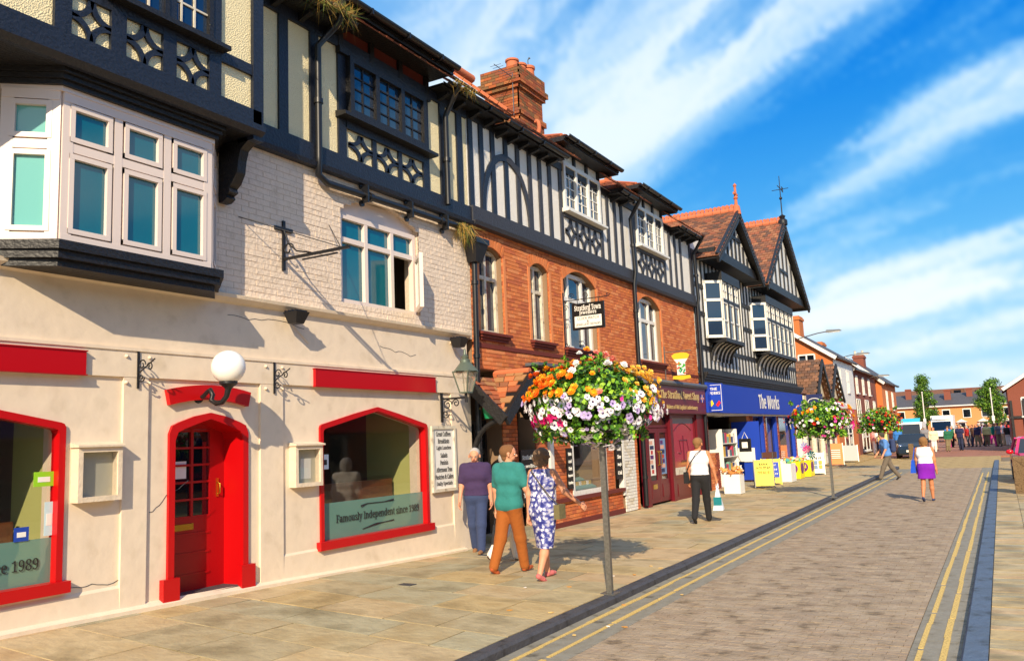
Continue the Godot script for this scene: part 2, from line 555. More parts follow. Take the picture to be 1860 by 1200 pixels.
# lapped rows of tiles on a sloping face: a = lower near corner, b = lower far corner, c / d = the corners above a / b
func tiles(parent: Node, a: Vector3, b: Vector3, c: Vector3, d: Vector3, rows: int, per_row: float, cols: Array, called := "roof_tiles", each := 0) -> void:
	var nrm := (b - a).cross(c - a).normalized()
	if nrm.y < 0: nrm = -nrm
	var mb := MB.new()
	var made := 0
	for i in rows:
		var t0 := float(i) / rows
		var t1 := float(i + 1.25) / rows
		t1 = minf(t1, 1.0)
		var p0 := a.lerp(c, t0)
		var p1 := b.lerp(d, t0)
		var q0 := a.lerp(c, t1)
		var q1 := b.lerp(d, t1)
		var k := maxi(1, int(p0.distance_to(p1) / per_row))
		for j in k:
			var s0 := (j + (0.5 if i % 2 else 0.0)) / k
			var s1 := minf(s0 + 1.0 / k, 1.0)
			if s0 >= 1.0: continue
			var g := 0.04 / k
			var up := nrm * (0.028 + R.randf_range(-0.006, 0.008))
			var m := MB.new() if made < each else mb
			m.col = cols[R.randi() % cols.size()]
			var e := [p0.lerp(p1, s0 + g), p0.lerp(p1, s1 - g), q0.lerp(q1, s1 - g), q0.lerp(q1, s0 + g)]
			m.hexa([e[0] + nrm * 0.004, e[1] + nrm * 0.004, e[2] - nrm * 0.008, e[3] - nrm * 0.008, e[0] + up, e[1] + up, e[2] + nrm * 0.008, e[3] + nrm * 0.008])
			if made < each: part(m, "roof_tile", M.tile_v, parent)
			made += 1
	if mb.v.size() > 0: part(mb, called, M.tile_v, parent).set_meta("kind", "stuff")

func lin(r: int, g: int, b: int) -> Color:
	return Color8(r, g, b).srgb_to_linear()

# ---------- blended solids ----------
# prims: [a, b, ra, rb]; cuts: Planes whose upper side is removed
func blend(mb: MB, prims: Array, cell: float, k: float, cuts := []) -> void:
	var lo := Vector3.ONE * 1e9
	var hi := -lo
	for p in prims:
		var r := maxf(p[2], p[3]) + cell * 2.0
		for e in [p[0], p[1]]:
			lo = lo.min(e - Vector3.ONE * r)
			hi = hi.max(e + Vector3.ONE * r)
	var nx := int((hi.x - lo.x) / cell) + 2
	var ny := int((hi.y - lo.y) / cell) + 2
	var nz := int((hi.z - lo.z) / cell) + 2
	var f := PackedFloat32Array()
	f.resize(nx * ny * nz)
	f.fill(0.5)
	for p in prims:
		var A: Vector3 = p[0]
		var B: Vector3 = p[1]
		var ra: float = p[2]
		var rb: float = p[3]
		var r := maxf(ra, rb) + k + cell * 2.0
		var a0 := ((A.min(B) - Vector3.ONE * r - lo) / cell).max(Vector3.ZERO)
		var a1 := (A.max(B) + Vector3.ONE * r - lo) / cell
		var ab := B - A
		var l2 := maxf(ab.length_squared(), 1e-9)
		for z in range(int(a0.z), mini(int(a1.z) + 1, nz)):
			for y in range(int(a0.y), mini(int(a1.y) + 1, ny)):
				var q := Vector3(lo.x + int(a0.x) * cell, lo.y + y * cell, lo.z + z * cell) - A
				var ix := (z * ny + y) * nx
				for x in range(int(a0.x), mini(int(a1.x) + 1, nx)):
					var t := clampf(q.dot(ab) / l2, 0.0, 1.0)
					var d := (q - ab * t).length() - ra - (rb - ra) * t
					var o := f[ix + x]
					var h := maxf(k - absf(o - d), 0.0)
					f[ix + x] = minf(o, d) - h * h / (4.0 * k)
					q.x += cell
	for pl: Plane in cuts:
		for z in nz:
			for y in ny:
				var q := Vector3(lo.x, lo.y + y * cell, lo.z + z * cell)
				var d := pl.distance_to(q)
				var dx := pl.normal.x * cell
				var ix := (z * ny + y) * nx
				for x in nx: f[ix + x] = maxf(f[ix + x], d + dx * x)
	var id := PackedInt32Array()
	id.resize(nx * ny * nz)
	id.fill(-1)
	var vs := PackedVector3Array()
	var ns := PackedVector3Array()
	var off := [0, 1, nx, nx + 1, nx * ny, nx * ny + 1, nx * ny + nx, nx * ny + nx + 1]
	var edges := [[0, 1], [2, 3], [4, 5], [6, 7], [0, 2], [1, 3], [4, 6], [5, 7], [0, 4], [1, 5], [2, 6], [3, 7]]
	var e8 := [0.0, 0.0, 0.0, 0.0, 0.0, 0.0, 0.0, 0.0]
	for z in nz - 1:
		for y in ny - 1:
			var ix := (z * ny + y) * nx
			for x in nx - 1:
				var i := ix + x
				var v0 := f[i]
				if v0 > cell * 2.0 or v0 < -cell * 2.0: continue
				var neg := 0
				for c in 8:
					e8[c] = f[i + off[c]]
					if e8[c] < 0.0: neg += 1
				if neg == 0 or neg == 8: continue
				var s := Vector3.ZERO
				var cnt := 0
				for e in edges:
					var da: float = e8[e[0]]
					var db: float = e8[e[1]]
					if (da < 0.0) != (db < 0.0):
						var t := da / (da - db)
						var c0: int = e[0]
						var c1: int = e[1]
						s += Vector3(c0 & 1, (c0 >> 1) & 1, c0 >> 2).lerp(Vector3(c1 & 1, (c1 >> 1) & 1, c1 >> 2), t)
						cnt += 1
				id[i] = vs.size()
				vs.append(lo + (Vector3(x, y, z) + s / cnt) * cell)
				ns.append(Vector3(e8[1] + e8[3] + e8[5] + e8[7] - e8[0] - e8[2] - e8[4] - e8[6], e8[2] + e8[3] + e8[6] + e8[7] - e8[0] - e8[1] - e8[4] - e8[5], e8[4] + e8[5] + e8[6] + e8[7] - e8[0] - e8[1] - e8[2] - e8[3]).normalized())
	var steps := [[1, nx, nx * ny], [nx, nx * ny, 1], [nx * ny, 1, nx]]
	for z in range(1, nz - 1):
		for y in range(1, ny - 1):
			for x in range(1, nx - 1):
				var i := (z * ny + y) * nx + x
				if id[i] < 0: continue
				for s in steps:
					if (f[i] < 0.0) == (f[i + s[0]] < 0.0): continue
					var q := [id[i], id[i - s[1]], id[i - s[1] - s[2]], id[i - s[2]]]
					if q[1] < 0 or q[2] < 0 or q[3] < 0: continue
					mb.stri(vs[q[0]], vs[q[1]], vs[q[2]], ns[q[0]], ns[q[1]], ns[q[2]])
					mb.stri(vs[q[0]], vs[q[2]], vs[q[3]], ns[q[0]], ns[q[2]], ns[q[3]])

func sky_image() -> Image:
	var W := 1280
	var H := 640
	var im := Image.create(W, H, false, Image.FORMAT_RGB8)
	var n1 := FastNoiseLite.new()
	n1.seed = 12
	n1.frequency = 0.55
	n1.fractal_octaves = 5
	n1.fractal_gain = 0.62
	n1.domain_warp_enabled = true
	n1.domain_warp_amplitude = 0.9
	n1.domain_warp_frequency = 0.5
	var n2 := FastNoiseLite.new()
	n2.seed = 5
	n2.frequency = 0.32
	n2.fractal_octaves = 3
	var stops := [[0.0, Color8(206, 228, 240)], [0.07, Color8(170, 214, 240)], [0.2, Color8(92, 174, 232)], [0.42, Color8(10, 118, 214)], [0.75, Color8(8, 84, 182)], [1.01, Color8(10, 70, 160)]]
	for y in H:
		var el := (0.5 - (y + 0.5) / H) * PI
		var s := sin(el)
		for x in W:
			if el < -0.12:
				im.set_pixel(x, y, Color8(150, 140, 122))
				continue
			var an := TAU * (x + 0.5) / W
			var d := Vector3(sin(an) * cos(el), s, -cos(an) * cos(el))
			var base: Color = stops[0][1]
			for k in stops.size() - 1:
				if s >= stops[k][0] and s < stops[k + 1][0]: base = stops[k][1].lerp(stops[k + 1][1], (s - stops[k][0]) / (stops[k + 1][0] - stops[k][0]))
			var t := maxf(s, 0.0) + 0.16
			# streaks of high cloud lie along one heading
			var a := (d.x * 0.86 + d.z * 0.5) / t
			var b := (d.z * 0.86 - d.x * 0.5) / t
			var big := n2.get_noise_2d(a * 0.8 + 3.0, b * 2.2 + 1.4)
			var st := n1.get_noise_2d(a * 0.55, b * 1.9)
			var cov := smoothstep(-0.2, 0.42, big * 0.75 + st * 0.72 + 0.08)
			cov *= 0.9
			im.set_pixel(x, y, base.lerp(Color8(240, 245, 250), cov))
	return im

func pave_y(u: float) -> float: # the pavement's height at the building line
	var t := [[-10.0, 0.3], [4.4, 0.24], [5.6, 0.21], [7.9, 0.15], [12.0, 0.015], [20.0, -0.02], [40.0, -0.02], [400.0, 0.0]]
	for i in t.size() - 1:
		if u < t[i + 1][0]: return lerpf(t[i][1], t[i + 1][1], (u - t[i][0]) / (t[i + 1][0] - t[i][0]))
	return 0.0

func pave(x: float, u: float) -> float:
	return lerpf(0.0, pave_y(u), clampf((-4.15 - x) / 3.85, 0.0, 1.0))

func _ready() -> void:
	R.seed = 4711
	# ---- camera ----
	var cam := Camera3D.new()
	cam.name = "camera"
	var yw := deg_to_rad(29.87)
	var pt := deg_to_rad(7.5)
	var rl := deg_to_rad(2.36)
	var f0 := Vector3(-sin(yw), 0, -cos(yw))
	var r0 := Vector3(cos(yw), 0, -sin(yw))
	var fw := f0 * cos(pt) + Vector3.UP * sin(pt)
	var up := Vector3.UP * cos(pt) - f0 * sin(pt)
	var rt := r0 * cos(rl) - up * sin(rl)
	var u2 := up * cos(rl) + r0 * sin(rl)
	cam.transform = Transform3D(Basis(rt, u2, -fw), Vector3(0, 1.8, 0))
	cam.fov = 43.03
	cam.far = 1500.0
	cam.near = 0.05
	add_child(cam)
	# ---- sky and sun ----
	var env := Environment.new()
	env.background_mode = Environment.BG_SKY
	var sm := PanoramaSkyMaterial.new()
	sm.panorama = ImageTexture.create_from_image(sky_image())
	var sky := Sky.new()
	sky.sky_material = sm
	env.sky = sky
	env.background_energy_multiplier = 1.0
	env.tonemap_mode = Environment.TONE_MAPPER_LINEAR
	env.tonemap_exposure = 1.2
	env.sdfgi_enabled = true
	env.ssao_enabled = true
	env.ssil_enabled = true
	var we := WorldEnvironment.new()
	we.name = "world_environment"
	we.environment = env
	add_child(we)
	var sun := DirectionalLight3D.new()
	sun.name = "sun"
	sun.light_color = Color(1.0, 0.92, 0.79)
	sun.light_energy = 1.6
	sun.light_angular_distance = 0.5
	sun.shadow_enabled = true
	add_child(sun)
	sun.look_at_from_position(Vector3.ZERO, Vector3(-0.47, -0.6, -1.0), Vector3.UP)
	make_materials()
	var ub := MB.new()
	ub.box(Vector3(-0.5, -0.5, -0.5), Vector3(0.5, 0.5, 0.5))
	unit_box = ub.mesh()
	ground_and_road()
	cream_building()
	brick_building()
	timber_shop()
	far_buildings()
	fittings()
	flower_poles()
	shop_goods()
	people()
	vehicles()
	far_things()

func ground_and_road() -> void:
	var b := MB.new()
	b.box(Vector3(-400, -0.6, -700), Vector3(400, -0.16, 120))
	setting(b, "ground", M.earth)
	# road: bedding sheet, then blocks; beyond the blocks the same surface goes on
	b = MB.new()
	b.box(Vector3(-4.0, -0.2, -46), Vector3(-0.46, -0.092, 6))
	var road := setting(b, "road", M.grit)
	var list := MB.new()
	var made := 0
	var lc := [lin(164, 146, 124), lin(170, 152, 130), lin(160, 142, 121), lin(173, 155, 132), lin(164, 144, 122), lin(157, 140, 120)]
	var u := 5.6
	var row := 0
	while u < 40.0:
		var x := -3.42 - (0.1 if row % 2 else 0.0)
		while x < -0.86:
			var x0 := maxf(x, -3.42) + 0.002
			var x1 := minf(x + 0.2, -0.86) - 0.002
			if x1 - x0 > 0.03:
				var top := -0.08 + R.randf_range(-0.0022, 0.0022)
				if made < 300 and u > 6.2 + (x + 3.4) * 0.35:
					add_unit(road, "paving_block", M.blocks[R.randi() % 5], Vector3((x0 + x1) * 0.5, top - 0.02, -u - 0.05), Vector3(x1 - x0, 0.04, 0.094))
					made += 1
				else:
					list.col = lc[R.randi() % 6]
					list.box(Vector3(x0, top - 0.04, -u - 0.098), Vector3(x1, top, -u - 0.002))
			x += 0.2
		u += 0.1
		row += 1
	part(list, "block_paving", M.block_v, road).set_meta("kind", "stuff")
	b = MB.new()
	b.box(Vector3(-3.42, -0.15, -5.6), Vector3(-0.86, -0.081, 6))
	part(b, "near_surface", M.asphalt, road)
	# concrete channels at both sides carry the double yellow lines
	for s in [[-4.0, -3.425], [-0.855, -0.46]]:
		var q := 6.0
		while q > -46.0:
			b = MB.new()
			b.box(Vector3(s[0], -0.15, q - 0.9), Vector3(s[1], -0.082 + R.randf_range(-0.001, 0.001), q - 0.006))
			part(b, "channel_slab", M.channel, road)
			q -= 0.9
	for x in [-3.86, -3.62, -0.775, -0.6]:
		b = MB.new()
		var q := 6.0
		while q > -36.0:
			var ln := R.randf_range(0.3, 1.6)
			var wj := R.randf_range(-0.006, 0.006)
			var hw := R.randf_range(0.02, 0.028)
			b.box(Vector3(x - hw + wj, -0.09, q - ln), Vector3(x + hw + wj, -0.076, q))
			q -= ln + (0.0 if R.randf() < 0.65 else R.randf_range(0.02, 0.12))
		part(b, "yellow_line", M.yellow, road)
	# sandy crossing strip and the red brick square beyond
	b = MB.new()
	b.box(Vector3(-9.0, -0.2, -53), Vector3(-0.2, -0.075, -40.0))
	setting(b, "crossing_strip", M.sandy)
	b = MB.new()
	b.box(Vector3(-30, -0.2, -170), Vector3(14.0, -0.078, -53.0))
	setting(b, "square", M.plaza)
	b = MB.new()
	b.box(Vector3(-6.0, -0.1, -78.4), Vector3(8.0, -0.072, -77.6))
	b.box(Vector3(-6.0, -0.1, -70.3), Vector3(8.0, -0.072, -70.0))
	setting(b, "square_bands_path", M.channel)
	# left pavement: bedding, flagstones in courses across it, kerb stones
	b = MB.new()
	for i in 24:
		var a := -6.0 + i * 2.0
		var z := a + 2.0
		b.hexa([Vector3(-8.3, -0.5, -a), Vector3(-4.15, -0.5, -a), Vector3(-4.15, -0.5, -z), Vector3(-8.3, -0.5, -z), Vector3(-8.3, pave_y(a) - 0.012, -a), Vector3(-4.15, -0.012, -a), Vector3(-4.15, -0.012, -z), Vector3(-8.3, pave_y(z) - 0.012, -z)])
	var pv := setting(b, "pavement", M.slab_joint)
	made = 0
	var rest := MB.new()
	u = 1.0
	while u < 42.0:
		var dp := R.randf_range(0.5, 0.78)
		var x := -8.28 - R.randf_range(0.0, 0.45)
		while x < -4.16:
			var ln := R.randf_range(0.65, 1.25)
			var x0 := maxf(x, -8.28) + 0.008
			var x1 := minf(x + ln, -4.16) - 0.008
			if x1 > -4.5: x1 = -4.165
			if x1 - x0 > 0.1:
				var t := R.randf_range(-0.002, 0.003)
				var ua := u + 0.008
				var uz := u + dp - 0.008
				var m := MB.new() if made < 300 and u > 3.0 else rest
				m.col = [lin(192, 172, 134), lin(184, 168, 130), lin(178, 164, 130)][R.randi() % 3]
				m.hexa([Vector3(x0, pave(x0, ua) - 0.03, -ua), Vector3(x1, pave(x1, ua) - 0.03, -ua), Vector3(x1, pave(x1, uz) - 0.03, -uz), Vector3(x0, pave(x0, uz) - 0.03, -uz), Vector3(x0, pave(x0, ua) + t, -ua), Vector3(x1, pave(x1, ua) + t, -ua), Vector3(x1, pave(x1, uz) + t, -uz), Vector3(x0, pave(x0, uz) + t, -uz)])
				if m != rest:
					part(m, "paving_slab", M.slabs[R.randi() % M.slabs.size()], pv)
					made += 1
			x += ln
			if x1 == -4.165: break
		u += dp
	for q in [[-6.6, 8.6], [-7.3, 11.5]]:
		b = MB.new()
		b.box(Vector3(q[0] - 0.1, pave(q[0], q[1]) - 0.02, -q[1] - 0.07), Vector3(q[0] + 0.1, pave(q[0], q[1]) + 0.006, -q[1] + 0.07))
		part(b, "stop_tap_cover", M.kerb, pv)
	part(rest, "far_paving", M.block_v, pv).set_meta("kind", "stuff")
	var kl := node("left_kerb", self)
	kl.set_meta("kind", "structure")
	var q := 4.0
	while q > -40.0:
		b = MB.new()
		var h := R.randf_range(-0.003, 0.003)
		b.prism([Vector3(-4.15, -0.2, q), Vector3(-4.15, 0.002 + h, q), Vector3(-4.03, 0.002 + h, q), Vector3(-4.005, -0.022 + h, q), Vector3(-4.0, -0.2, q)], Vector3(0, 0, -0.895))
		part(b, "kerb_stone", M.kerb, kl)
		q -= 0.9
	# the kerb sweeps out round the corner
	for i in 9:
		var a0 := PI * 0.5 * i / 9.0
		var a1 := PI * 0.5 * (i + 1) / 9.0
		b = MB.new()
		var c := Vector3(-6.3, 0, -40.0)
		var e := []
		for yy in [-0.2, 0.0]:
			for k in [[a0, 2.15], [a0, 2.3], [a1, 2.3], [a1, 2.15]]: e.append(c + Vector3(cos(k[0]) * k[1], yy, -sin(k[0]) * k[1]))
		b.hexa(e)
		part(b, "kerb_stone", M.kerb, kl)
	b = MB.new()
	b.prism([Vector3(-8.3, -0.2, -42.0), Vector3(-4.2, -0.2, -42.0), Vector3(-4.7, -0.2, -43.5), Vector3(-6.0, -0.2, -44.4), Vector3(-8.3, -0.2, -44.4)], Vector3(0, 0.195, 0))
	b.box(Vector3(-12.0, -0.2, -110), Vector3(-6.6, -0.03, -44.4))
	setting(b, "far_pavement", M.sandy)
	# right pavement: blue-grey kerb, buff paving bricks
	var kr := node("right_kerb", self)
	kr.set_meta("kind", "structure")
	q = 3.0
	while q > -44.0:
		b = MB.new()
		b.prism([Vector3(-0.46, -0.2, q), Vector3(-0.46, -0.03, q), Vector3(-0.44, -0.005, q), Vector3(-0.27, 0.0, q), Vector3(-0.27, -0.2, q)], Vector3(0, 0, -1.795))
		part(b, "kerb_stone", M.kerb_blue, kr)
		q -= 1.8
	b = MB.new()
	b.box(Vector3(-0.27, -0.3, -44), Vector3(9.0, -0.014, 8))
	var rp := setting(b, "right_pavement", M.grit)
	rest = MB.new()
	made = 0
	u = 5.0
	row = 0
	while u < 44.0:
		var dp := R.randf_range(0.13, 0.2)
		var x := -0.265
		for k in 5:
			var ln := 0.42 if k % 2 == 0 else R.randf_range(0.36, 0.46)
			var t := R.randf_range(-0.006, 0.003)
			if made < 300 and k < 3 and u > 5.5:
				add_unit(rp, "paving_brick", M.slabs[R.randi() % M.slabs.size()], Vector3(x + ln * 0.5, t - 0.02, -u - dp * 0.5), Vector3(ln - 0.008, 0.04, dp - 0.008))
				made += 1
			else:
				rest.col = [lin(186, 164, 124), lin(172, 152, 114), lin(164, 148, 118)][R.randi() % 3]
				rest.box(Vector3(x + 0.004, -0.04, -u - dp + 0.004), Vector3(x + ln - 0.004, t, -u - 0.004))
			x += ln
		u += dp
	part(rest, "buff_paving", M.block_v, rp).set_meta("kind", "stuff")
	b = MB.new()
	b.box(Vector3(1.9, -0.03, -44), Vector3(9.0, -0.002, 8))
	part(b, "far_strip", M.sandy, rp)

func studs(parent: Node, list: Array, y0: float, y1: float, o: float, m: Material, w := 0.17) -> void:
	for u in list: fpart(parent, "stud", m, u - w * 0.5, u + w * 0.5, y0, y1, o, o + 0.035)

func downpipe(parent: Node, pts: Array, r := 0.05) -> void:
	var b := MB.new()
	var rr := []
	for p in pts: rr.append(r)
	b.tube(pts, rr, 10)
	for i in pts.size() - 1:
		var d: Vector3 = pts[i + 1] - pts[i]
		var k := int(d.length() / 1.3)
		for j in k:
			var c: Vector3 = pts[i] + d * ((j + 0.5) / k)
			b.tube([c - d.normalized() * 0.035, c + d.normalized() * 0.035], [r * 1.35, r * 1.35], 10)
	part(b, "downpipe", M.gutter, parent)

func gutter(parent: Node, u0: float, u1: float, y: float, o: float) -> void:
	var b := MB.new()
	var pr := []
	for i in 9:
		var a := PI + PI * i / 8.0
		pr.append(P(u0, y + sin(a) * 0.065, o + cos(a) * 0.065))
	for i in 9:
		var a := TAU - PI * i / 8.0
		pr.append(P(u0, y + sin(a) * 0.055 + 0.002, o + cos(a) * 0.055))
	b.prism(pr, Vector3(0, 0, -(u1 - u0)))
	var k := int((u1 - u0) / 0.9)
	for j in k: b.fb(u0 + (j + 0.5) * 0.9, u0 + (j + 0.5) * 0.9 + 0.03, y - 0.085, y + 0.005, o - 0.08, o + 0.07)
	part(b, "gutter", M.gutter, parent)

# eaves board, soffit and rafter feet under a roof edge
func eaves(parent: Node, u0: float, u1: float, y: float, out: float) -> void:
	var b := MB.new()
	b.fb(u0, u1, y - 0.02, y + 0.03, -0.05, out)
	part(b, "soffit", M.timber_black, parent)
	var k := int((u1 - u0) / 0.42)
	for j in k:
		b = MB.new()
		var u := u0 + (j + 0.5) * (u1 - u0) / k
		b.hexa([P(u - 0.04, y - 0.16, 0.0), P(u + 0.04, y - 0.16, 0.0), P(u + 0.04, y - 0.08, out - 0.06), P(u - 0.04, y - 0.08, out - 0.06), P(u - 0.04, y - 0.021, 0.0), P(u + 0.04, y - 0.021, 0.0), P(u + 0.04, y - 0.021, out - 0.06), P(u - 0.04, y - 0.021, out - 0.06)])
		part(b, "rafter_foot", M.timber_black, parent)
	gutter(parent, u0, u1, y + 0.05, out + 0.07)

# clumps of dry grass and moss that grow in a gutter
func gutter_weeds(called: String, label: String, at: Vector3, wide: float, tall: float, n: int, hang := false) -> void:
	var t := thing(called, label, "weeds", at)
	var b := MB.new()
	for i in n:
		var p := Vector3(R.randf_range(-0.08, 0.08), R.randf_range(-0.05, 0.03), R.randf_range(-wide, wide))
		var d := Vector3(R.randf_range(-0.4, 0.6), R.randf_range(-1.3, 0.1) if hang else R.randf_range(-0.5, 1.2), R.randf_range(-0.7, 0.7)).normalized()
		var l := tall * R.randf_range(0.4, 1.0)
		var s := d.cross(Vector3(R.randf() - 0.5, R.randf() - 0.5, R.randf() - 0.5)).normalized() * 0.007
		b.col = [lin(196, 152, 70), lin(190, 160, 90), lin(140, 112, 60), lin(110, 124, 48), lin(84, 104, 40)][R.randi() % 5]
		b.tri(p - s * 0.6, p + s * 0.6, p + d * l + Vector3(0, -l * 0.35, 0), Vector3.RIGHT)
	for i in int(n / 12.0):
		b.col = [lin(90, 86, 50), lin(120, 100, 60), lin(84, 100, 40)][R.randi() % 3]
		b.ball(Vector3(R.randf_range(-0.05, 0.05), -0.03, R.randf_range(-wide, wide)), Vector3(0.035, 0.03, 0.05) * R.randf_range(0.5, 1.2), 6, 4)
	part(b, "dry_grass", M.plain_v, t)

# dormer: hipped tiled roof on a deep eaves over a wall window
func dormer_roof(parent: Node, u0: float, u1: float, y: float, out: float, depth: float, rise: float, cols: Array) -> void:
	var d := node("dormer_roof", parent)
	var b := MB.new()
	b.fb(u0, u1, y - 0.05, y, -depth, out)
	part(b, "soffit", M.timber_black, d)
	b = MB.new()
	b.fb(u0 - 0.02, u1 + 0.02, y + 0.001, y + 0.07, out, out + 0.03)
	b.fb(u0 - 0.04, u0 - 0.002, y - 0.04, y + 0.065, -depth, out)
	b.fb(u1 + 0.002, u1 + 0.04, y - 0.04, y + 0.065, -depth, out)
	part(b, "fascia", M.timber_black, d)
	gutter(d, u0 - 0.04, u1 + 0.04, y + 0.07, out + 0.1)
	var um := (u0 + u1) * 0.5
	var ra := P(um, y + rise, out - (u1 - u0) * 0.5)
	var rb := P(um, y + rise, -depth - 2.0)
	var A := P(u0 - 0.04, y + 0.06, out + 0.06)
	var B := P(u1 + 0.04, y + 0.06, out + 0.06)
	var C := P(u0 - 0.04, y + 0.06, -depth - 2.0)
	var D := P(u1 + 0.04, y + 0.06, -depth - 2.0)
	tiles(d, A, B, ra, ra, 9, 0.17, cols)
	tiles(d, A, C, ra, rb, 9, 0.17, cols)
	tiles(d, B, D, ra, rb, 9, 0.17, cols)
	b = MB.new()
	b.tube([ra + Vector3(0, 0.03, 0), rb + Vector3(0, 0.03, 0)], [0.08, 0.08], 8)
	b.tube([ra + Vector3(0, 0.02, 0), A + Vector3(-0.1, 0.03, 0)], [0.05, 0.035], 6)
	b.tube([ra + Vector3(0, 0.02, 0), B + Vector3(-0.1, 0.03, 0)], [0.05, 0.035], 6)
	part(b, "ridge_tiles", M.terracotta, d)
	# scrolled clay finial
	b = MB.new()
	var pts := []
	for i in 13:
		var a := -0.6 + i * 0.42
		var r := 0.2 - i * 0.011
		pts.append(ra + Vector3(0.05 + sin(a) * r * 0.5, 0.22 - cos(a) * r + i * 0.012, 0))
	b.tube([ra, ra + Vector3(0.0, 0.12, 0)] + pts.slice(2), [0.09, 0.075, 0.065, 0.06, 0.055, 0.05, 0.05, 0.045, 0.04, 0.04, 0.035, 0.03, 0.03], 8)
	part(b, "finial", M.terracotta, d)

func tudor_top(u0: float, u1: float, ys: float, ya: float) -> Array: # flat pointed head with rounded shoulders
	var um := (u0 + u1) * 0.5
	var w := u1 - u0
	var r := 0.05 if w > 2.0 else 0.13
	return [Vector2(u0, ys - r), Vector2(u0 + r * 0.3, ys - r * 0.3), Vector2(u0 + r, ys), Vector2(um - w * 0.2, lerpf(ys, ya, 0.62)), Vector2(um, ya), Vector2(um + w * 0.2, lerpf(ys, ya, 0.62)), Vector2(u1 - r, ys), Vector2(u1 - r * 0.3, ys - r * 0.3), Vector2(u1, ys - r)]

# a frame that follows an opening's outline, `w` wide
func outline_frame(parent: Node, op: Array, w: float, o0: float, o1: float, m: Material, called: String, sill := true) -> void:
	var pts := [Vector2(op[0], op[2])]
	pts.append_array(op[3])
	pts.append(Vector2(op[1], op[2]))
	var c := Vector2((op[0] + op[1]) * 0.5, (op[2] + op[3][0].y) * 0.5)
	var b := MB.new()
	for i in pts.size() - 1:
		var p: Vector2 = pts[i]
		var q: Vector2 = pts[i + 1]
		var pi := Vector2(p.x + signf(c.x - p.x) * w * (1.0 if absf(c.x - p.x) > 0.01 else 0.0), p.y - (0.0 if i == 0 else w * 0.9))
		var qi := Vector2(q.x + signf(c.x - q.x) * w * (1.0 if absf(c.x - q.x) > 0.01 else 0.0), q.y - (0.0 if i == pts.size() - 2 else w * 0.9))
		b.hexa([P(p.x, p.y, o0), P(q.x, q.y, o0), P(qi.x, qi.y, o0), P(pi.x, pi.y, o0), P(p.x, p.y, o1), P(q.x, q.y, o1), P(qi.x, qi.y, o1), P(pi.x, pi.y, o1)])
	if sill: b.fb(op[0] - 0.06, op[1] + 0.06, op[2] - 0.09, op[2] + 0.02, o0, o1 + 0.05)
	part(b, called, m, parent)

func shop_window_cream(t: Node3D, op: Array) -> void:
	var w := node("shop_window", t)
	outline_frame(w, op, 0.065, -0.1, 0.03, M.red, "frame")
	var pts := []
	for p in op[3]: pts.append(P(p.x + signf((op[0] + op[1]) * 0.5 - p.x) * 0.05, p.y - 0.05, -0.06))
	var b := MB.new()
	b.prism([P(op[0] + 0.05, 1.06, -0.06)] + pts + [P(op[1] - 0.05, 1.06, -0.06)], Vector3(-0.006, 0, 0))
	part(b, "pane", M.clear, w)
	b = MB.new()
	b.fb(op[0] + 0.05, op[1] - 0.05, op[2], 1.06, -0.066, -0.06)
	part(b, "frosted_pane", M.frost, w)
	var um: float = (op[0] + op[1]) * 0.5 + 0.1
	text("Famously Independent since 1989", w, "lettering", M.ink, P(um, 0.82, -0.05), PI / 2, 1.9, 0.14, "Droid Serif", false, true)
	# the drawn spoon and knife above and below the words
	b = MB.new()
	b.tube([P(um - 0.42, 0.965, -0.054), P(um - 0.3, 0.99, -0.054), P(um + 0.1, 0.985, -0.054), P(um + 0.32, 1.0, -0.054)], [0.016, 0.007, 0.006, 0.014], 5)
	part(b, "drawn_spoon", M.ink, w)
	b = MB.new()
	b.tube([P(um - 0.4, 0.64, -0.054), P(um - 0.1, 0.685, -0.054), P(um + 0.1, 0.69, -0.054), P(um + 0.32, 0.7, -0.054)], [0.004, 0.014, 0.006, 0.01], 5)
	part(b, "drawn_knife", M.ink, w)

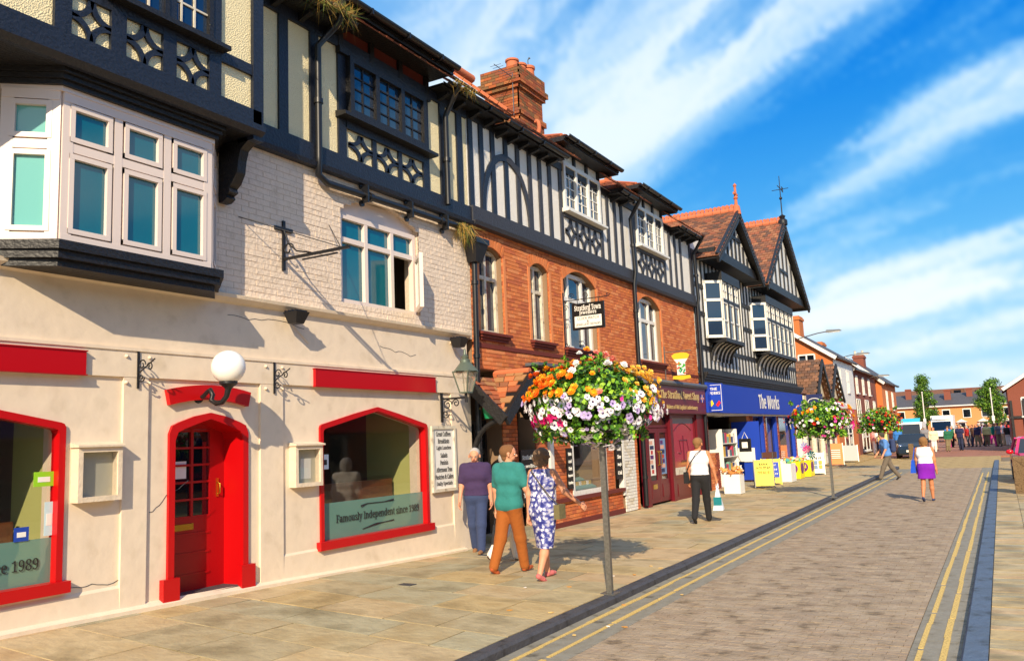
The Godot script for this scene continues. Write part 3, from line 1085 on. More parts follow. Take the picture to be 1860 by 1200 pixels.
func cream_building() -> void:
	var t := thing("cream_building", "cream painted cafe with red window frames, teal upper windows and black timbered top floor", "building")
	var U1 := 12.3
	# ground floor wall with its openings
	var w1 := [2.5, 4.98, 0.62, tudor_top(2.5, 4.98, 2.16, 2.38)]
	var w2 := [8.56, 11.03, 0.55, tudor_top(8.56, 11.03, 2.13, 2.38)]
	var dr := [6.17, 7.3, -0.2, tudor_top(6.17, 7.3, 2.16, 2.27)]
	var b := MB.new()
	wall_open(b, -2.0, U1, -0.3, 3.62, 0.0, 0.35, [w1, dr, w2])
	part(b, "ground_floor_wall", M.stucco, t)
	# raised frieze, pilasters and rough plinth
	for s in [[-2.0, 5.14], [5.14, 8.43], [8.43, 11.22], [11.22, U1]]: fpart(t, "frieze", M.stucco, s[0], s[1], 2.64, 2.92, 0.0, 0.035)
	for s in [[5.6, 5.9], [7.5, 7.88], [11.72, U1 + 0.02]]: fpart(t, "pilaster", M.stucco, s[0], s[1], -0.1, 2.64, 0.0, 0.03)
	fpart(t, "upper_band", M.stucco, -2.0, U1 + 0.01, 2.92, 2.955, 0.0, 0.05)
	for s in [[-2.0, 5.6], [7.88, 11.72]]:
		b = MB.new()
		var u: float = s[0]
		while u < s[1] - 0.01:
			var z: float = minf(u + 0.5, s[1])
			var g0 := pave_y(u)
			b.hexa([P(u, -0.1, 0), P(z, -0.1, 0), P(z, -0.1, 0.045), P(u, -0.1, 0.045), P(u, 0.5, 0), P(z, 0.5, 0), P(z, 0.47, 0.02), P(u, 0.47, 0.02)])
			u = z
		part(b, "plinth", M.stucco, t)
	b = MB.new()
	b.prism([P(-2.0, 3.6, 0), P(-2.0, 3.62, 0.05), P(-2.0, 3.66, 0.1), P(-2.0, 3.7, 0.11), P(-2.0, 3.73, 0.0)], Vector3(0, 0, -(U1 + 2.02)))
	part(b, "string_course", M.cream_trim, t)
	# footing along the pavement
	b = MB.new()
	for i in 14:
		var u := -2.0 + i
		b.hexa([P(u, -0.2, 0), P(u + 1, -0.2, 0), P(u + 1, -0.2, 0.09), P(u, -0.2, 0.09), P(u, pave_y(u) + 0.07, 0), P(u + 1, pave_y(u + 1) + 0.07, 0), P(u + 1, pave_y(u + 1) + 0.03, 0.09), P(u, pave_y(u) + 0.03, 0.09)])
	part(b, "footing", M.stucco, t)
	shop_window_cream(t, w1)
	shop_window_cream(t, w2)
	# inside: floor, back wall, ceiling, a lime side wall and the wooden bench behind the glass
	room(t, 8.2, 12.1, 0.1, 2.9, -5.0, -0.351, M.dark_room)
	room(t, -2.0, 5.2, 0.1, 2.9, -5.0, -0.351, M.dark_room)
	room(t, 9.0, 11.6, 3.7, 5.6, -3.0, -0.32, M.dark_room)
	fpart(t, "lime_wall", M.green_wall, 11.1, 11.3, 0.1, 3.0, -1.3, -0.351)
	fpart(t, "lime_wall", M.green_wall, 4.99, 5.09, 0.1, 3.0, -0.9, -0.351)
	fpart(t, "window_bench", M.wood, 8.3, 11.0, 0.95, 1.28, -0.75, -0.69)
	fpart(t, "window_bench", M.wood, 2.2, 4.9, 0.95, 1.2, -0.75, -0.69)
	# recessed door
	var d := node("door", t)
	b = MB.new()
	b.fb(6.2, 7.24, 0.22, 1.06, -0.36, -0.3)
	for u in [6.2, 6.47, 6.73, 7.0]: b.fb(u - 0.0, u + (0.035 if u < 6.9 else 0.24), 1.06, 2.2, -0.36, -0.302)
	for i in 6: b.fb(6.2, 7.24, 1.06 + i * 0.2, 1.085 + i * 0.2, -0.358, -0.304)
	b.fb(6.2, 7.24, 2.09, 2.35, -0.36, -0.3)
	for y in [0.42, 0.66, 0.88]: b.fb(6.3, 7.0, y - 0.012, y + 0.012, -0.3, -0.288)
	part(b, "door_leaf", M.red_door, d)
	for i in 3:
		for j in 5: fpart(d, "pane", M.pane, 6.235 + i * 0.265, 6.47 + i * 0.262, 1.085 + j * 0.2, 1.26 + j * 0.2, -0.34, -0.33)
	fpart(d, "letter_plate", M.brass, 6.5, 6.76, 0.93, 1.0, -0.302, -0.285)
	b = MB.new()
	b.fb(7.1, 7.13, 1.28, 1.5, -0.3, -0.29)
	b.tube([P(7.115, 1.31, -0.285), P(7.115, 1.33, -0.25), P(7.115, 1.43, -0.25), P(7.115, 1.45, -0.285)], [0.008, 0.009, 0.009, 0.008], 6)
	part(b, "pull_handle", M.brass, d)
	fpart(d, "notice", M.white_sign, 6.52, 6.68, 1.52, 1.72, -0.329, -0.322)
	fpart(d, "notice", M.white_sign, 6.24, 6.4, 1.3, 1.4, -0.329, -0.322)
	var df := node("door_frame", t)
	outline_frame(df, dr, 0.08, -0.34, 0.035, M.red, "surround", false)
	for s in [[6.09, 6.3], [7.17, 7.38]]: fpart(df, "plinth_block", M.red, s[0], s[1], 0.0, 0.47, 0.0, 0.07)
	b = MB.new()
	var arc := []
	for i in 11:
		var k := i / 10.0
		arc.append(P(lerpf(6.12, 7.32, k), 2.52 + 0.07 * (1 - pow(2 * k - 1, 2)), 0.0))
	for i in 11:
		var k := 1.0 - i / 10.0
		arc.append(P(lerpf(6.16, 7.28, k), 2.35 + 0.07 * (1 - pow(2 * k - 1, 2)), 0.0))
	b.prism(arc, Vector3(0.06, 0, 0))
	part(b, "arched_header", M.red, df)
	fpart(t, "doorstep", M.kerb, 6.2, 7.27, -0.1, 0.24, -0.5, 0.02)
	# first floor: painted brick with one arched window
	var uw := arch_open(9.06, 10.96, 3.86, 5.28, 0.24)
	b = MB.new()
	wall_open(b, -2.0, 12.5, 3.62, 6.1, -0.004, 0.3, [uw])
	part(b, "first_floor_wall", M.cream_joint, t)
	bricks(t, 6.5, 12.5, 3.73, 5.76, 0.0, [uw], [M.cream_brick], M.cream_brick, [Color.WHITE], 300, "brick", 0.02, 0.24, 0.077)
	fpart(t, "window_head", M.upvc, 9.06, 10.96, 5.2, 5.5, -0.14, -0.1)
	var cw := win(t, 9.08, 10.94, 3.87, 5.22, -0.06, [9.7, 10.33], [4.83], 0.075, 0.09, M.upvc, M.teal_blind, 1, 1, null, "casement_window")
	for c in cw.get_children():
		if c is MeshInstance3D and c.name.begins_with("pane") and c.get_aabb().get_center().z < -10.4 and c.get_aabb().get_center().y < 4.8: c.free()
	# the open casement swings out
	var oc := node("open_casement", t)
	b = MB.new()
	var hinge := P(10.9, 0, -0.02)
	var dirn := Vector3(0.7, 0, 0.72).normalized()
	for s in [[0.0, 0.07, 3.93, 4.8], [0.5, 0.57, 3.93, 4.8]]: b.bar(hinge + dirn * ((s[0] + s[1]) * 0.5) + Vector3(0, s[2], 0), hinge + dirn * ((s[0] + s[1]) * 0.5) + Vector3(0, s[3], 0), 0.07, 0.06, dirn)
	for y in [3.96, 4.77]: b.bar(hinge + dirn * 0.07 + Vector3(0, y, 0), hinge + dirn * 0.5 + Vector3(0, y, 0), 0.06, 0.07)
	part(b, "frame", M.upvc, oc)
	b = MB.new()
	b.bar(hinge + dirn * 0.07 + Vector3(0, 4.365, 0), hinge + dirn * 0.5 + Vector3(0, 4.365, 0), 0.012, 0.74)
	part(b, "pane", M.teal_light, oc)
	bay_window(t)
	# timbered top floor along the wall
	fpart(t, "bressummer", M.timber, 6.9, 12.6, 5.77, 6.04, -0.05, 0.07)
	b = MB.new()
	b.prism([P(6.9, 5.7, 0.0), P(6.9, 5.71, 0.1), P(6.9, 5.77, 0.12), P(6.9, 5.77, 0.0)], Vector3(0, 0, -5.7))
	part(b, "drip_mould", M.timber, t)
	fpart(t, "roughcast_panel", M.roughcast, 6.5, 12.5, 6.04, 7.9, -0.25, 0.0)
	studs(t, [7.15, 7.92, 8.52, 9.1, 11.2, 11.72, 12.25], 6.04, 7.86, 0.0, M.timber)
	fpart(t, "wall_plate", M.timber, 6.9, 12.5, 7.72, 7.88, 0.0, 0.04)
	fpart(t, "mid_rail", M.timber, 9.18, 11.12, 6.5, 6.63, 0.0, 0.05)
	for i in 3:
		var a := 9.2 + i * 0.645
		quatrefoil(t, a + 0.05, a + 0.58, 6.08, 6.47, 0.003, M.timber)
		if i > 0: fpart(t, "stud", M.timber, a - 0.055, a + 0.04, 6.04, 6.5, 0.0, 0.032)
	b = MB.new()
	b.prism([P(8.98, 6.62, 0.0), P(8.98, 6.63, 0.2), P(8.98, 6.68, 0.2), P(8.98, 6.72, 0.0)], Vector3(0, 0, -2.35))
	part(b, "window_sill", M.timber_black, t)
	win(t, 9.18, 11.12, 6.7, 7.62, 0.13, [9.83, 10.47], [], 0.09, 0.1, M.timber_black, M.pane_blue, 2, 4, M.timber_black, "leaded_window")
	fpart(t, "window_lintel", M.timber_black, 9.0, 11.3, 7.62, 7.72, 0.0, 0.09)
	eaves(t, 6.95, 9.0, 7.9, 0.32)
	eaves(t, 11.35, 13.4, 7.9, 0.32)
	for i in 4: fpart(t, "stud", M.timber_black, 9.02 + i * 0.73, 9.12 + i * 0.73, 7.72, 8.08, 0.0, 0.05)
	fpart(t, "dormer_panel", M.brick_dark, 9.02, 11.3, 7.72, 8.08, -0.1, 0.0)
	var cols := [lin(120, 66, 46), lin(142, 78, 52), lin(104, 62, 48), lin(150, 90, 60), lin(92, 60, 48)]
	dormer_roof(t, 8.72, 11.45, 8.12, 0.45, 0.5, 0.75, cols)
	tiles(t, P(6.8, 7.95, 0.5), P(13.4, 7.95, 0.5), P(6.8, 11.0, -3.0), P(13.4, 11.0, -3.0), 26, 0.17, cols)
	b = MB.new()
	for i in 18:
		var k0 := i / 18.0
		var p := P(13.42, 7.98, 0.5).lerp(P(13.42, 11.05, -3.0), k0)
		var q := P(13.42, 7.98, 0.5).lerp(P(13.42, 11.05, -3.0), k0 + 0.052)
		b.bar(p + Vector3(0, 0.05, 0.08), q + Vector3(0, 0.05, 0.08), 0.26, 0.05)
	part(b, "verge_tiles", M.terracotta, t)
	# hairline cracks in the render
	for q in [[7.0, 3.46, 1.3, -0.02], [4.9, 0.58, 0.7, 0.0], [9.9, 3.3, 0.9, -0.03], [5.95, 1.2, 0.5, 0.3]]:
		b = MB.new()
		var p := P(q[0], q[1], 0.002)
		for i in 12:
			var n := p + Vector3(0, R.randf_range(-0.03, 0.03) + q[3] * 0.1, -q[2] / 12.0)
			b.bar(p, n, 0.003, 0.006, Vector3(1, 0, 0))
			p = n
		part(b, "crack", M.kerb, t)
	# the jettied gable nearer the camera
	jetty(t, cols)
	# rainwater pipes
	downpipe(t, [P(8.62, 7.92, 0.45), P(8.62, 7.8, 0.4), P(8.52, 7.5, 0.1), P(8.52, 5.85, 0.1), P(8.52, 5.6, 0.09), P(8.7, 5.52, 0.09), P(12.42, 5.58, 0.1), P(12.5, 5.5, 0.1)])
	downpipe(t, [P(11.62, 7.92, 0.45), P(11.62, 7.75, 0.35), P(11.72, 7.5, 0.1), P(11.72, 5.9, 0.1)])
	downpipe(t, [P(12.5, 5.3, 0.1), P(12.42, 0.0, 0.1)])
	b = MB.new()
	b.hexa([P(12.4, 5.0, 0.02), P(12.6, 5.0, 0.02), P(12.6, 5.0, 0.2), P(12.4, 5.0, 0.2), P(12.3, 5.32, 0.01), P(12.7, 5.32, 0.01), P(12.7, 5.32, 0.28), P(12.3, 5.32, 0.28)])
	b.fb(12.28, 12.72, 5.32, 5.42, 0.01, 0.3)
	part(b, "rainwater_hopper", M.gutter, t)
	for u in [9.5, 10.6, 11.6]:
		b = MB.new()
		b.tube([P(u, 5.68, 0.02), P(u, 5.68, 0.05)], [0.05, 0.05], 10)
		b.tube([P(u, 5.42, 0.02), P(u, 5.42, 0.05)], [0.05, 0.05], 10)
		b.fb(u - 0.015, u + 0.015, 5.42, 5.68, 0.05, 0.17)
		part(b, "pipe_bracket", M.gutter, t)

func bay_window(t: Node3D) -> void:
	var w := node("bay_window", t)
	var p := 0.36
	var y0 := 3.86
	var y1 := 5.36
	var c := [P(4.27, 0, 0.0), P(4.63, 0, p), P(6.41, 0, p), P(6.77, 0, 0.0)]
	var X := Vector3(0, 1, 0)
	var f := MB.new()
	for i in 3:
		var a: Vector3 = c[i]
		var z: Vector3 = c[i + 1]
		var d := (z - a).normalized()
		var nn := d.cross(X)
		if nn.x < 0: nn = -nn
		var k := 3 if i == 1 else 1
		var L := a.distance_to(z)
		f.bar(a + X * (y0 + 0.04), z + X * (y0 + 0.04), 0.09, 0.09)
		f.bar(a + X * (y1 - 0.04), z + X * (y1 - 0.04), 0.1, 0.1)
		for j in k + 1:
			var q := a + d * (L * j / k)
			if j == 0: q += d * 0.05
			if j == k: q -= d * 0.05
			f.bar(q + X * y0, q + X * y1, 0.11 if (j == 0 or j == k) else 0.09, 0.085, d)
		f.bar(a + X * 4.82, z + X * 4.82, 0.08, 0.09)
		for j in k:
			var q0 := a + d * (L * j / k + 0.07)
			var q1 := a + d * (L * (j + 1) / k - 0.07)
			for s in [[y0 + 0.1, 4.76], [4.88, y1 - 0.1]]:
				# opening light with its own frame, glass set back
				var lf := MB.new()
				lf.bar(q0 + X * (s[0] + 0.025) + nn * 0.02, q1 + X * (s[0] + 0.025) + nn * 0.02, 0.06, 0.05)
				lf.bar(q0 + X * (s[1] - 0.025) + nn * 0.02, q1 + X * (s[1] - 0.025) + nn * 0.02, 0.06, 0.05)
				lf.bar(q0 + d * 0.025 + X * s[0] + nn * 0.02, q0 + d * 0.025 + X * s[1] + nn * 0.02, 0.05, 0.058, d)
				lf.bar(q1 - d * 0.025 + X * s[0] + nn * 0.02, q1 - d * 0.025 + X * s[1] + nn * 0.02, 0.05, 0.058, d)
				part(lf, "light_frame", M.upvc, w)
				var g := MB.new()
				g.bar((q0 + q1) * 0.5 + X * s[0], (q0 + q1) * 0.5 + X * s[1], (q1 - q0).length() - 0.05, 0.01, d)
				part(g, "pane", M.teal_light if i == 0 else M.teal_blind, w)
	part(f, "frame", M.upvc, w)
	var m := MB.new()
	m.prism([c[0] + X * 5.36 + Vector3(0.0, 0, 0.03), c[1] + X * 5.36 + Vector3(0.06, 0, 0.03), c[2] + X * 5.36 + Vector3(0.06, 0, -0.03), c[3] + X * 5.36 + Vector3(0, 0, -0.03)], Vector3(0, 0.05, 0))
	part(m, "head_rail", M.upvc, w)
	m = MB.new()
	for s in [[5.41, 0.1, 0.05], [5.46, 0.14, 0.05], [5.51, 0.18, 0.06]]: m.prism([c[0] + X * s[0] + Vector3(0, 0, s[1] * 0.7), c[1] + X * s[0] + Vector3(s[1], 0, s[1] * 0.5), c[2] + X * s[0] + Vector3(s[1], 0, -s[1] * 0.5), c[3] + X * s[0] + Vector3(0, 0, -s[1] * 0.7)], Vector3(0, s[2] - 0.002, 0))
	part(m, "cornice", M.timber_black, w)
	m = MB.new()
	for s in [[3.62, 0.06, 0.07], [3.69, 0.12, 0.08], [3.77, 0.16, 0.09]]: m.prism([c[0] + X * s[0] + Vector3(0, 0, s[1] * 0.7), c[1] + X * s[0] + Vector3(s[1], 0, s[1] * 0.5), c[2] + X * s[0] + Vector3(s[1], 0, -s[1] * 0.5), c[3] + X * s[0] + Vector3(0, 0, -s[1] * 0.7)], Vector3(0, s[2] - 0.002, 0))
	part(m, "base_moulding", M.timber_black, w)
	m = MB.new()
	m.prism([c[0] + X * 3.74 + Vector3(-0.2, 0.1, 0), c[1] + X * 3.84 + Vector3(-0.35, 0, 0), c[2] + X * 3.84 + Vector3(-0.35, 0, 0), c[3] + X * 3.84 + Vector3(-0.2, 0, 0)], Vector3(0, 1.6, 0))
	part(m, "back_board", M.cream_trim, w)

func jetty(t: Node3D, cols: Array) -> void:
	var j := node("jettied_gable", t)
	var o := 0.6
	var b := MB.new()
	b.fb(-1.0, 6.95, 5.56, 5.62, -0.05, o - 0.02)
	part(b, "soffit", M.timber_black, j)
	b = MB.new()
	b.prism([P(-1.0, 5.55, o - 0.04), P(-1.0, 5.55, o + 0.02), P(-1.0, 5.6, o + 0.09), P(-1.0, 5.67, o + 0.09), P(-1.0, 5.7, o + 0.02), P(-1.0, 5.7, o - 0.04)], Vector3(0, 0, -7.97))
	part(b, "gutter_moulding", M.timber, j)
	fpart(j, "roughcast_panel", M.roughcast, -1.0, 6.95, 5.62, 8.3, o - 0.2, o - 0.03)
	fpart(j, "bottom_beam", M.timber, -1.0, 6.97, 5.7, 5.87, o - 0.05, o + 0.02)
	for u in [4.47, 5.06, 5.67, 6.28]: fpart(j, "post", M.timber, u - 0.085, u + 0.085, 5.87, 8.3, o - 0.04, o + 0.012)
	fpart(j, "corner_post", M.timber, 6.84, 7.0, 5.5, 8.3, o - 0.25, o + 0.02)
	fpart(j, "rail", M.timber, 4.38, 6.36, 6.3, 6.4, o - 0.04, o + 0.008)
	fpart(j, "rail", M.timber, 6.36, 6.85, 6.3, 6.43, o - 0.04, o + 0.008)
	for s in [[4.555, 4.975], [5.145, 5.585], [5.755, 6.195]]: quatrefoil(j, s[0], s[1], 5.88, 6.29, o - 0.025, M.timber)
	b = MB.new()
	b.prism([P(4.9, 6.4, o), P(4.9, 6.4, o + 0.14), P(4.9, 6.45, o + 0.14), P(4.9, 6.48, o)], Vector3(0, 0, -1.5))
	part(b, "window_sill", M.timber_black, j)
	win(j, 5.0, 6.24, 6.47, 7.6, o + 0.03, [5.62], [], 0.06, 0.08, M.timber_black, M.pane_blue, 3, 4, M.old_white, "leaded_window")
	# return wall, gable roof above
	fpart(j, "return_panel", M.roughcast, 6.9, 6.94, 5.62, 8.3, -0.05, o - 0.2)
	b = MB.new()
	b.prism([P(-1.0, 8.3, o - 0.06), P(6.95, 8.3, o - 0.06), P(2.97, 11.6, o - 0.06)], Vector3(-0.2, 0, 0))
	part(b, "gable_panel", M.roughcast, j)
	tiles(j, P(7.3, 8.05, o + 0.35), P(7.3, 8.05, -4.0), P(2.97, 11.7, o + 0.35), P(2.97, 11.7, -4.0), 24, 0.17, cols)
	tiles(j, P(-1.4, 8.05, o + 0.35), P(-1.4, 8.05, -4.0), P(2.97, 11.7, o + 0.35), P(2.97, 11.7, -4.0), 24, 0.17, cols)
	b = MB.new()
	b.bar(P(7.3, 8.0, o + 0.35), P(2.97, 11.65, o + 0.35), 0.06, 0.26, Vector3(1, 0, 0))
	b.bar(P(-1.4, 8.0, o + 0.35), P(2.97, 11.65, o + 0.35), 0.06, 0.26, Vector3(1, 0, 0))
	part(b, "bargeboards", M.timber, j)
	# carved bracket under the end
	b = MB.new()
	var pr := []
	for q in [[0.02, 5.55], [0.5, 5.55], [0.52, 5.5], [0.4, 5.42], [0.36, 5.3], [0.34, 5.15], [0.27, 5.03], [0.2, 4.98], [0.22, 4.93], [0.15, 4.9], [0.17, 4.86], [0.1, 4.82], [0.02, 4.82]]: pr.append(P(6.84, q[1], q[0]))
	b.prism(pr, Vector3(0, 0, -0.13))
	part(b, "bracket", M.timber_black, j)

func brick_building() -> void:
	var t := thing("brick_building", "orange brick building with white timbered top floor between cream cafe and blue shop", "building")
	var u0 := 12.52
	var u1 := 25.45
	var cols := [lin(216, 124, 70), lin(222, 132, 76), lin(206, 114, 66), lin(228, 144, 90), lin(196, 106, 66), lin(218, 126, 68)]
	var tc := [lin(150, 86, 56), lin(170, 100, 64), lin(134, 74, 50), lin(186, 112, 72), lin(120, 70, 52)]
	# first floor
	var ops := [arch_open(12.82, 13.66, 3.8, 5.3, 0.14), arch_open(14.78, 15.56, 3.8, 5.3, 0.14), arch_open(16.28, 18.0, 3.76, 5.28, 0.28), arch_open(20.62, 22.36, 3.76, 5.26, 0.3)]
	var b := MB.new()
	wall_open(b, u0, u1, 3.1, 6.0, -0.03, 0.3, ops)
	part(b, "first_floor_wall", M.mortar, t)
	var wide := []
	for op in ops:
		var k := []
		for p in op[3]: k.append(p + Vector2(0, 0.21))
		wide.append([op[0], op[1], op[2], k])
	bricks(t, u0, u1, 3.12, 5.78, -0.005, wide, M.bricks, M.brick_v, cols, 300)
	for op in ops: arch_ring(t, op, -0.012, [M.bricks[0], M.bricks[1], M.bricks[5]])
	for i in 4:
		var op: Array = ops[i]
		room(t, op[0] - 0.1, op[1] + 0.1, 3.6, 5.7, -2.0, -0.36, M.dark_room)
		if i < 2: win(t, op[0], op[1], op[2], 5.4, -0.14, [(op[0] + op[1]) * 0.5] if i == 1 else [op[0] + 0.42], [4.86], 0.07, 0.08, M.old_white, M.pane_blue, 1, 1, null, "sash_window")
		else: win(t, op[0], op[1], op[2], 5.5, -0.14, [op[0] + 0.5, op[1] - 0.5] if i == 2 else [op[0] + 0.55, op[1] - 0.55], [4.9], 0.09, 0.08, M.white_paint, M.pane_blue, 1, 1, null, "mullioned_window")
		for k in 3: fpart(t, "moulded_sill", M.brick_dark, op[0] - 0.06 - k * 0.03, op[1] + 0.06 + k * 0.03, op[2] - 0.16 + k * 0.05, op[2] - 0.112 + k * 0.05, -0.03, 0.04 + k * 0.035)
		for s in [op[0] - 0.11, op[1] + 0.02]: fpart(t, "jamb_bricks", M.bricks[3], s, s + 0.09, op[2], 5.3, -0.03, 0.004)
	fpart(t, "sill_band", M.brick_dark, u0, u1, 3.5, 3.58, -0.03, 0.012)
	# beam and timbered top floor
	fpart(t, "bressummer", M.timber_grey, u0, u1, 5.8, 6.08, -0.05, 0.1)
	b = MB.new()
	b.prism([P(u0, 5.72, -0.02), P(u0, 5.73, 0.12), P(u0, 5.8, 0.15), P(u0, 5.8, -0.02)], Vector3(0, 0, -(u1 - u0)))
	part(b, "drip_mould", M.timber_grey, t)
	fpart(t, "roughcast_panel", M.roughcast_white, u0, u1, 6.08, 7.98, -0.25, 0.0)
	for d in [[16.4, 18.45], [20.75, 22.9]]: fpart(t, "dormer_panel", M.roughcast_white, d[0], d[1], 7.98, 8.3, -0.25, -0.002)
	for u in [12.62, 13.0, 13.42, 13.92, 14.4, 14.9, 15.35, 15.8, 16.32, 18.5, 18.92, 19.38, 19.82, 20.68, 22.95, 23.45, 23.95, 24.45, 25.35]: fpart(t, "stud", M.timber if u < 14.2 else M.timber_grey, u - 0.07, u + 0.07, 6.08, 7.9, 0.0, 0.035)
	fpart(t, "wall_plate", M.timber_black, u0, u1, 7.76, 7.92, 0.0, 0.045)
	# arched braces
	for s in [[12.95, 13.92, 1.0], [14.9, 13.92, 1.0]]:
		b = MB.new()
		for i in 8:
			var e := []
			for o in [0.004, 0.045]:
				for k in [[i, 0.0], [i + 1, 0.0], [i + 1, 0.13], [i, 0.13]]:
					var a: float = PI * 0.5 * k[0] / 8.0
					e.append(P(s[1] + (s[0] - s[1]) * (cos(a) * (1.0 - k[1])), 6.1 + 1.32 * sin(a) * (1.0 - k[1] * 0.8), o))
			b.hexa(e)
		part(b, "arched_brace", M.timber if s[0] < 13.5 else M.timber_grey, t)
	for d in [[16.42, 18.42], [20.78, 22.86]]:
		fpart(t, "mid_rail", M.timber_grey, d[0], d[1], 6.72, 6.84, 0.0, 0.05)
		var k: float = (d[1] - d[0]) / 3.0
		for i in 3:
			quatrefoil(t, d[0] + k * i + 0.07, d[0] + k * (i + 1) - 0.05, 6.12, 6.7, 0.003, M.timber_grey)
			if i > 0: fpart(t, "stud", M.timber_grey, d[0] + k * i - 0.04, d[0] + k * i + 0.06, 6.08, 6.72, 0.0, 0.033)
		b = MB.new()
		b.prism([P(d[0] - 0.08, 6.8, 0.0), P(d[0] - 0.08, 6.82, 0.2), P(d[0] - 0.08, 6.87, 0.2), P(d[0] - 0.08, 6.9, 0.0)], Vector3(0, 0, -(d[1] - d[0] + 0.16)))
		part(b, "window_sill", M.white_paint, t)
		win(t, d[0], d[1], 6.88, 8.0, 0.08, [d[0] + k, d[0] + 2 * k], [], 0.09, 0.1, M.white_paint, M.pane_blue, 2, 4, M.white_paint, "dormer_window")
		for i in 4: fpart(t, "stud", M.timber_black, d[0] - 0.05 + i * k, d[0] + 0.05 + i * k, 8.0, 8.3, 0.0, 0.05)
		dormer_roof(t, d[0] - 0.48, d[1] + 0.5, 8.3, 0.36, 0.6, 0.8, tc)
	eaves(t, 13.4, 15.95, 7.84, 0.34)
	eaves(t, 18.95, 20.0, 7.84, 0.34)
	eaves(t, 23.4, u1, 7.84, 0.34)
	for s in [[13.45, 16.4], [18.4, 20.8], [22.9, u1]]: tiles(t, P(s[0], 7.9, 0.52), P(s[1], 7.9, 0.52), P(s[0], 9.8, -1.9), P(s[1], 9.8, -1.9), 15, 0.17, tc)
	# clay ridge pieces and small gablet seen above the eaves
	b = MB.new()
	b.tube([P(12.9, 10.3, -2.0), P(16.0, 10.3, -2.0)], [0.1, 0.1], 8)
	part(b, "ridge_tiles", M.terracotta, t)
	chimney_stack(t)
	for q in [[20.1, 7.95, 0.1], [25.38, 7.9, 0.0]]:
		downpipe(t, [P(q[0], 7.98, 0.5), P(q[0], 7.8, 0.4), P(q[0] + 0.1, 7.45, 0.12), P(q[0] + 0.1, 6.0, 0.17), P(q[0] + 0.1, 5.7, 0.12), P(q[0] + 0.05, 0.05, 0.12)], 0.055)
	jewellers(t)
	sweet_shop(t)

func chimney_stack(t: Node3D) -> void:
	var c := node("chimney", t)
	var at := Vector3(-10.2, 0, -18.35)
	var cols := [lin(176, 96, 52), lin(160, 84, 48), lin(190, 116, 66), lin(146, 84, 56), lin(130, 92, 56)]
	var layers := [[8.4, 9.95, 0.52, 0.66], [9.95, 10.07, 0.57, 0.71], [10.07, 10.65, 0.5, 0.64], [10.65, 10.76, 0.57, 0.71], [10.76, 10.87, 0.63, 0.77], [10.87, 11.2, 0.57, 0.71]]
	for L in layers:
		var b := MB.new()
		b.box(at + Vector3(-L[2] + 0.02, L[0], -L[3] + 0.02), at + Vector3(L[2] - 0.02, L[1] - 0.001, L[3] - 0.02))
		part(b, "core", M.mortar, c)
		b = MB.new()
		var y: float = L[0]
		var row := 0
		while y < L[1] - 0.03:
			for side in 2:
				var half: float = L[3] if side == 0 else L[2]
				var p := -half + (0.0 if row % 2 else -0.11)
				while p < half:
					var a := maxf(p, -half)
					var z := minf(p + 0.215, half)
					if z - a > 0.03:
						b.col = cols[R.randi() % 5]
						if side == 0: b.box(at + Vector3(L[2] - 0.03, y, a), at + Vector3(L[2], y + 0.066, z))
						else: b.box(at + Vector3(a, y, L[3] - 0.03), at + Vector3(z, y + 0.066, L[3]))
					p += 0.225
			y += 0.075
			row += 1
		part(b, "brickwork", M.brick_v, c).set_meta("kind", "stuff")
	var b2 := MB.new()
	b2.box(at + Vector3(-0.52, 11.2, -0.66), at + Vector3(0.52, 11.26, 0.66))
	part(b2, "flaunching", M.slate, c)
	for p in [[0.25, 0.45, 0.26], [0.25, 0.03, 0.3], [0.25, -0.42, 0.4], [-0.25, -0.45, 0.26]]:
		var b := MB.new()
		b.lathe(at + Vector3(p[0], 11.24, p[1]), [Vector2(0.17, 0), Vector2(0.15, p[2] * 0.8), Vector2(0.18, p[2] * 0.82), Vector2(0.18, p[2]), Vector2(0.12, p[2]), Vector2(0.11, 0.0)], 14)
		part(b, "chimney_pot", M.terracotta, c)
	var v := MB.new()
	v.tube([at + Vector3(0.25, 11.6, -0.42), at + Vector3(0.25, 11.85, -0.42), at + Vector3(0.31, 11.9, -0.42)], [0.015, 0.012, 0.03], 6)
	part(v, "cowl_bird", M.lead, c)
	# television aerial on the near face
	v = MB.new()
	var a0 := at + Vector3(0.4, 9.9, 0.74)
	v.tube([a0, a0 + Vector3(0, 1.1, 0)], [0.012, 0.012], 5)
	v.tube([a0 + Vector3(0, 1.0, 0.0), a0 + Vector3(0, 1.0, 0.9)], [0.01, 0.01], 5)
	for i in 7: v.tube([a0 + Vector3(-0.15, 1.0, 0.1 + i * 0.12), a0 + Vector3(0.15, 1.0, 0.1 + i * 0.12)], [0.006, 0.006], 4)
	part(v, "aerial", M.lead, c)

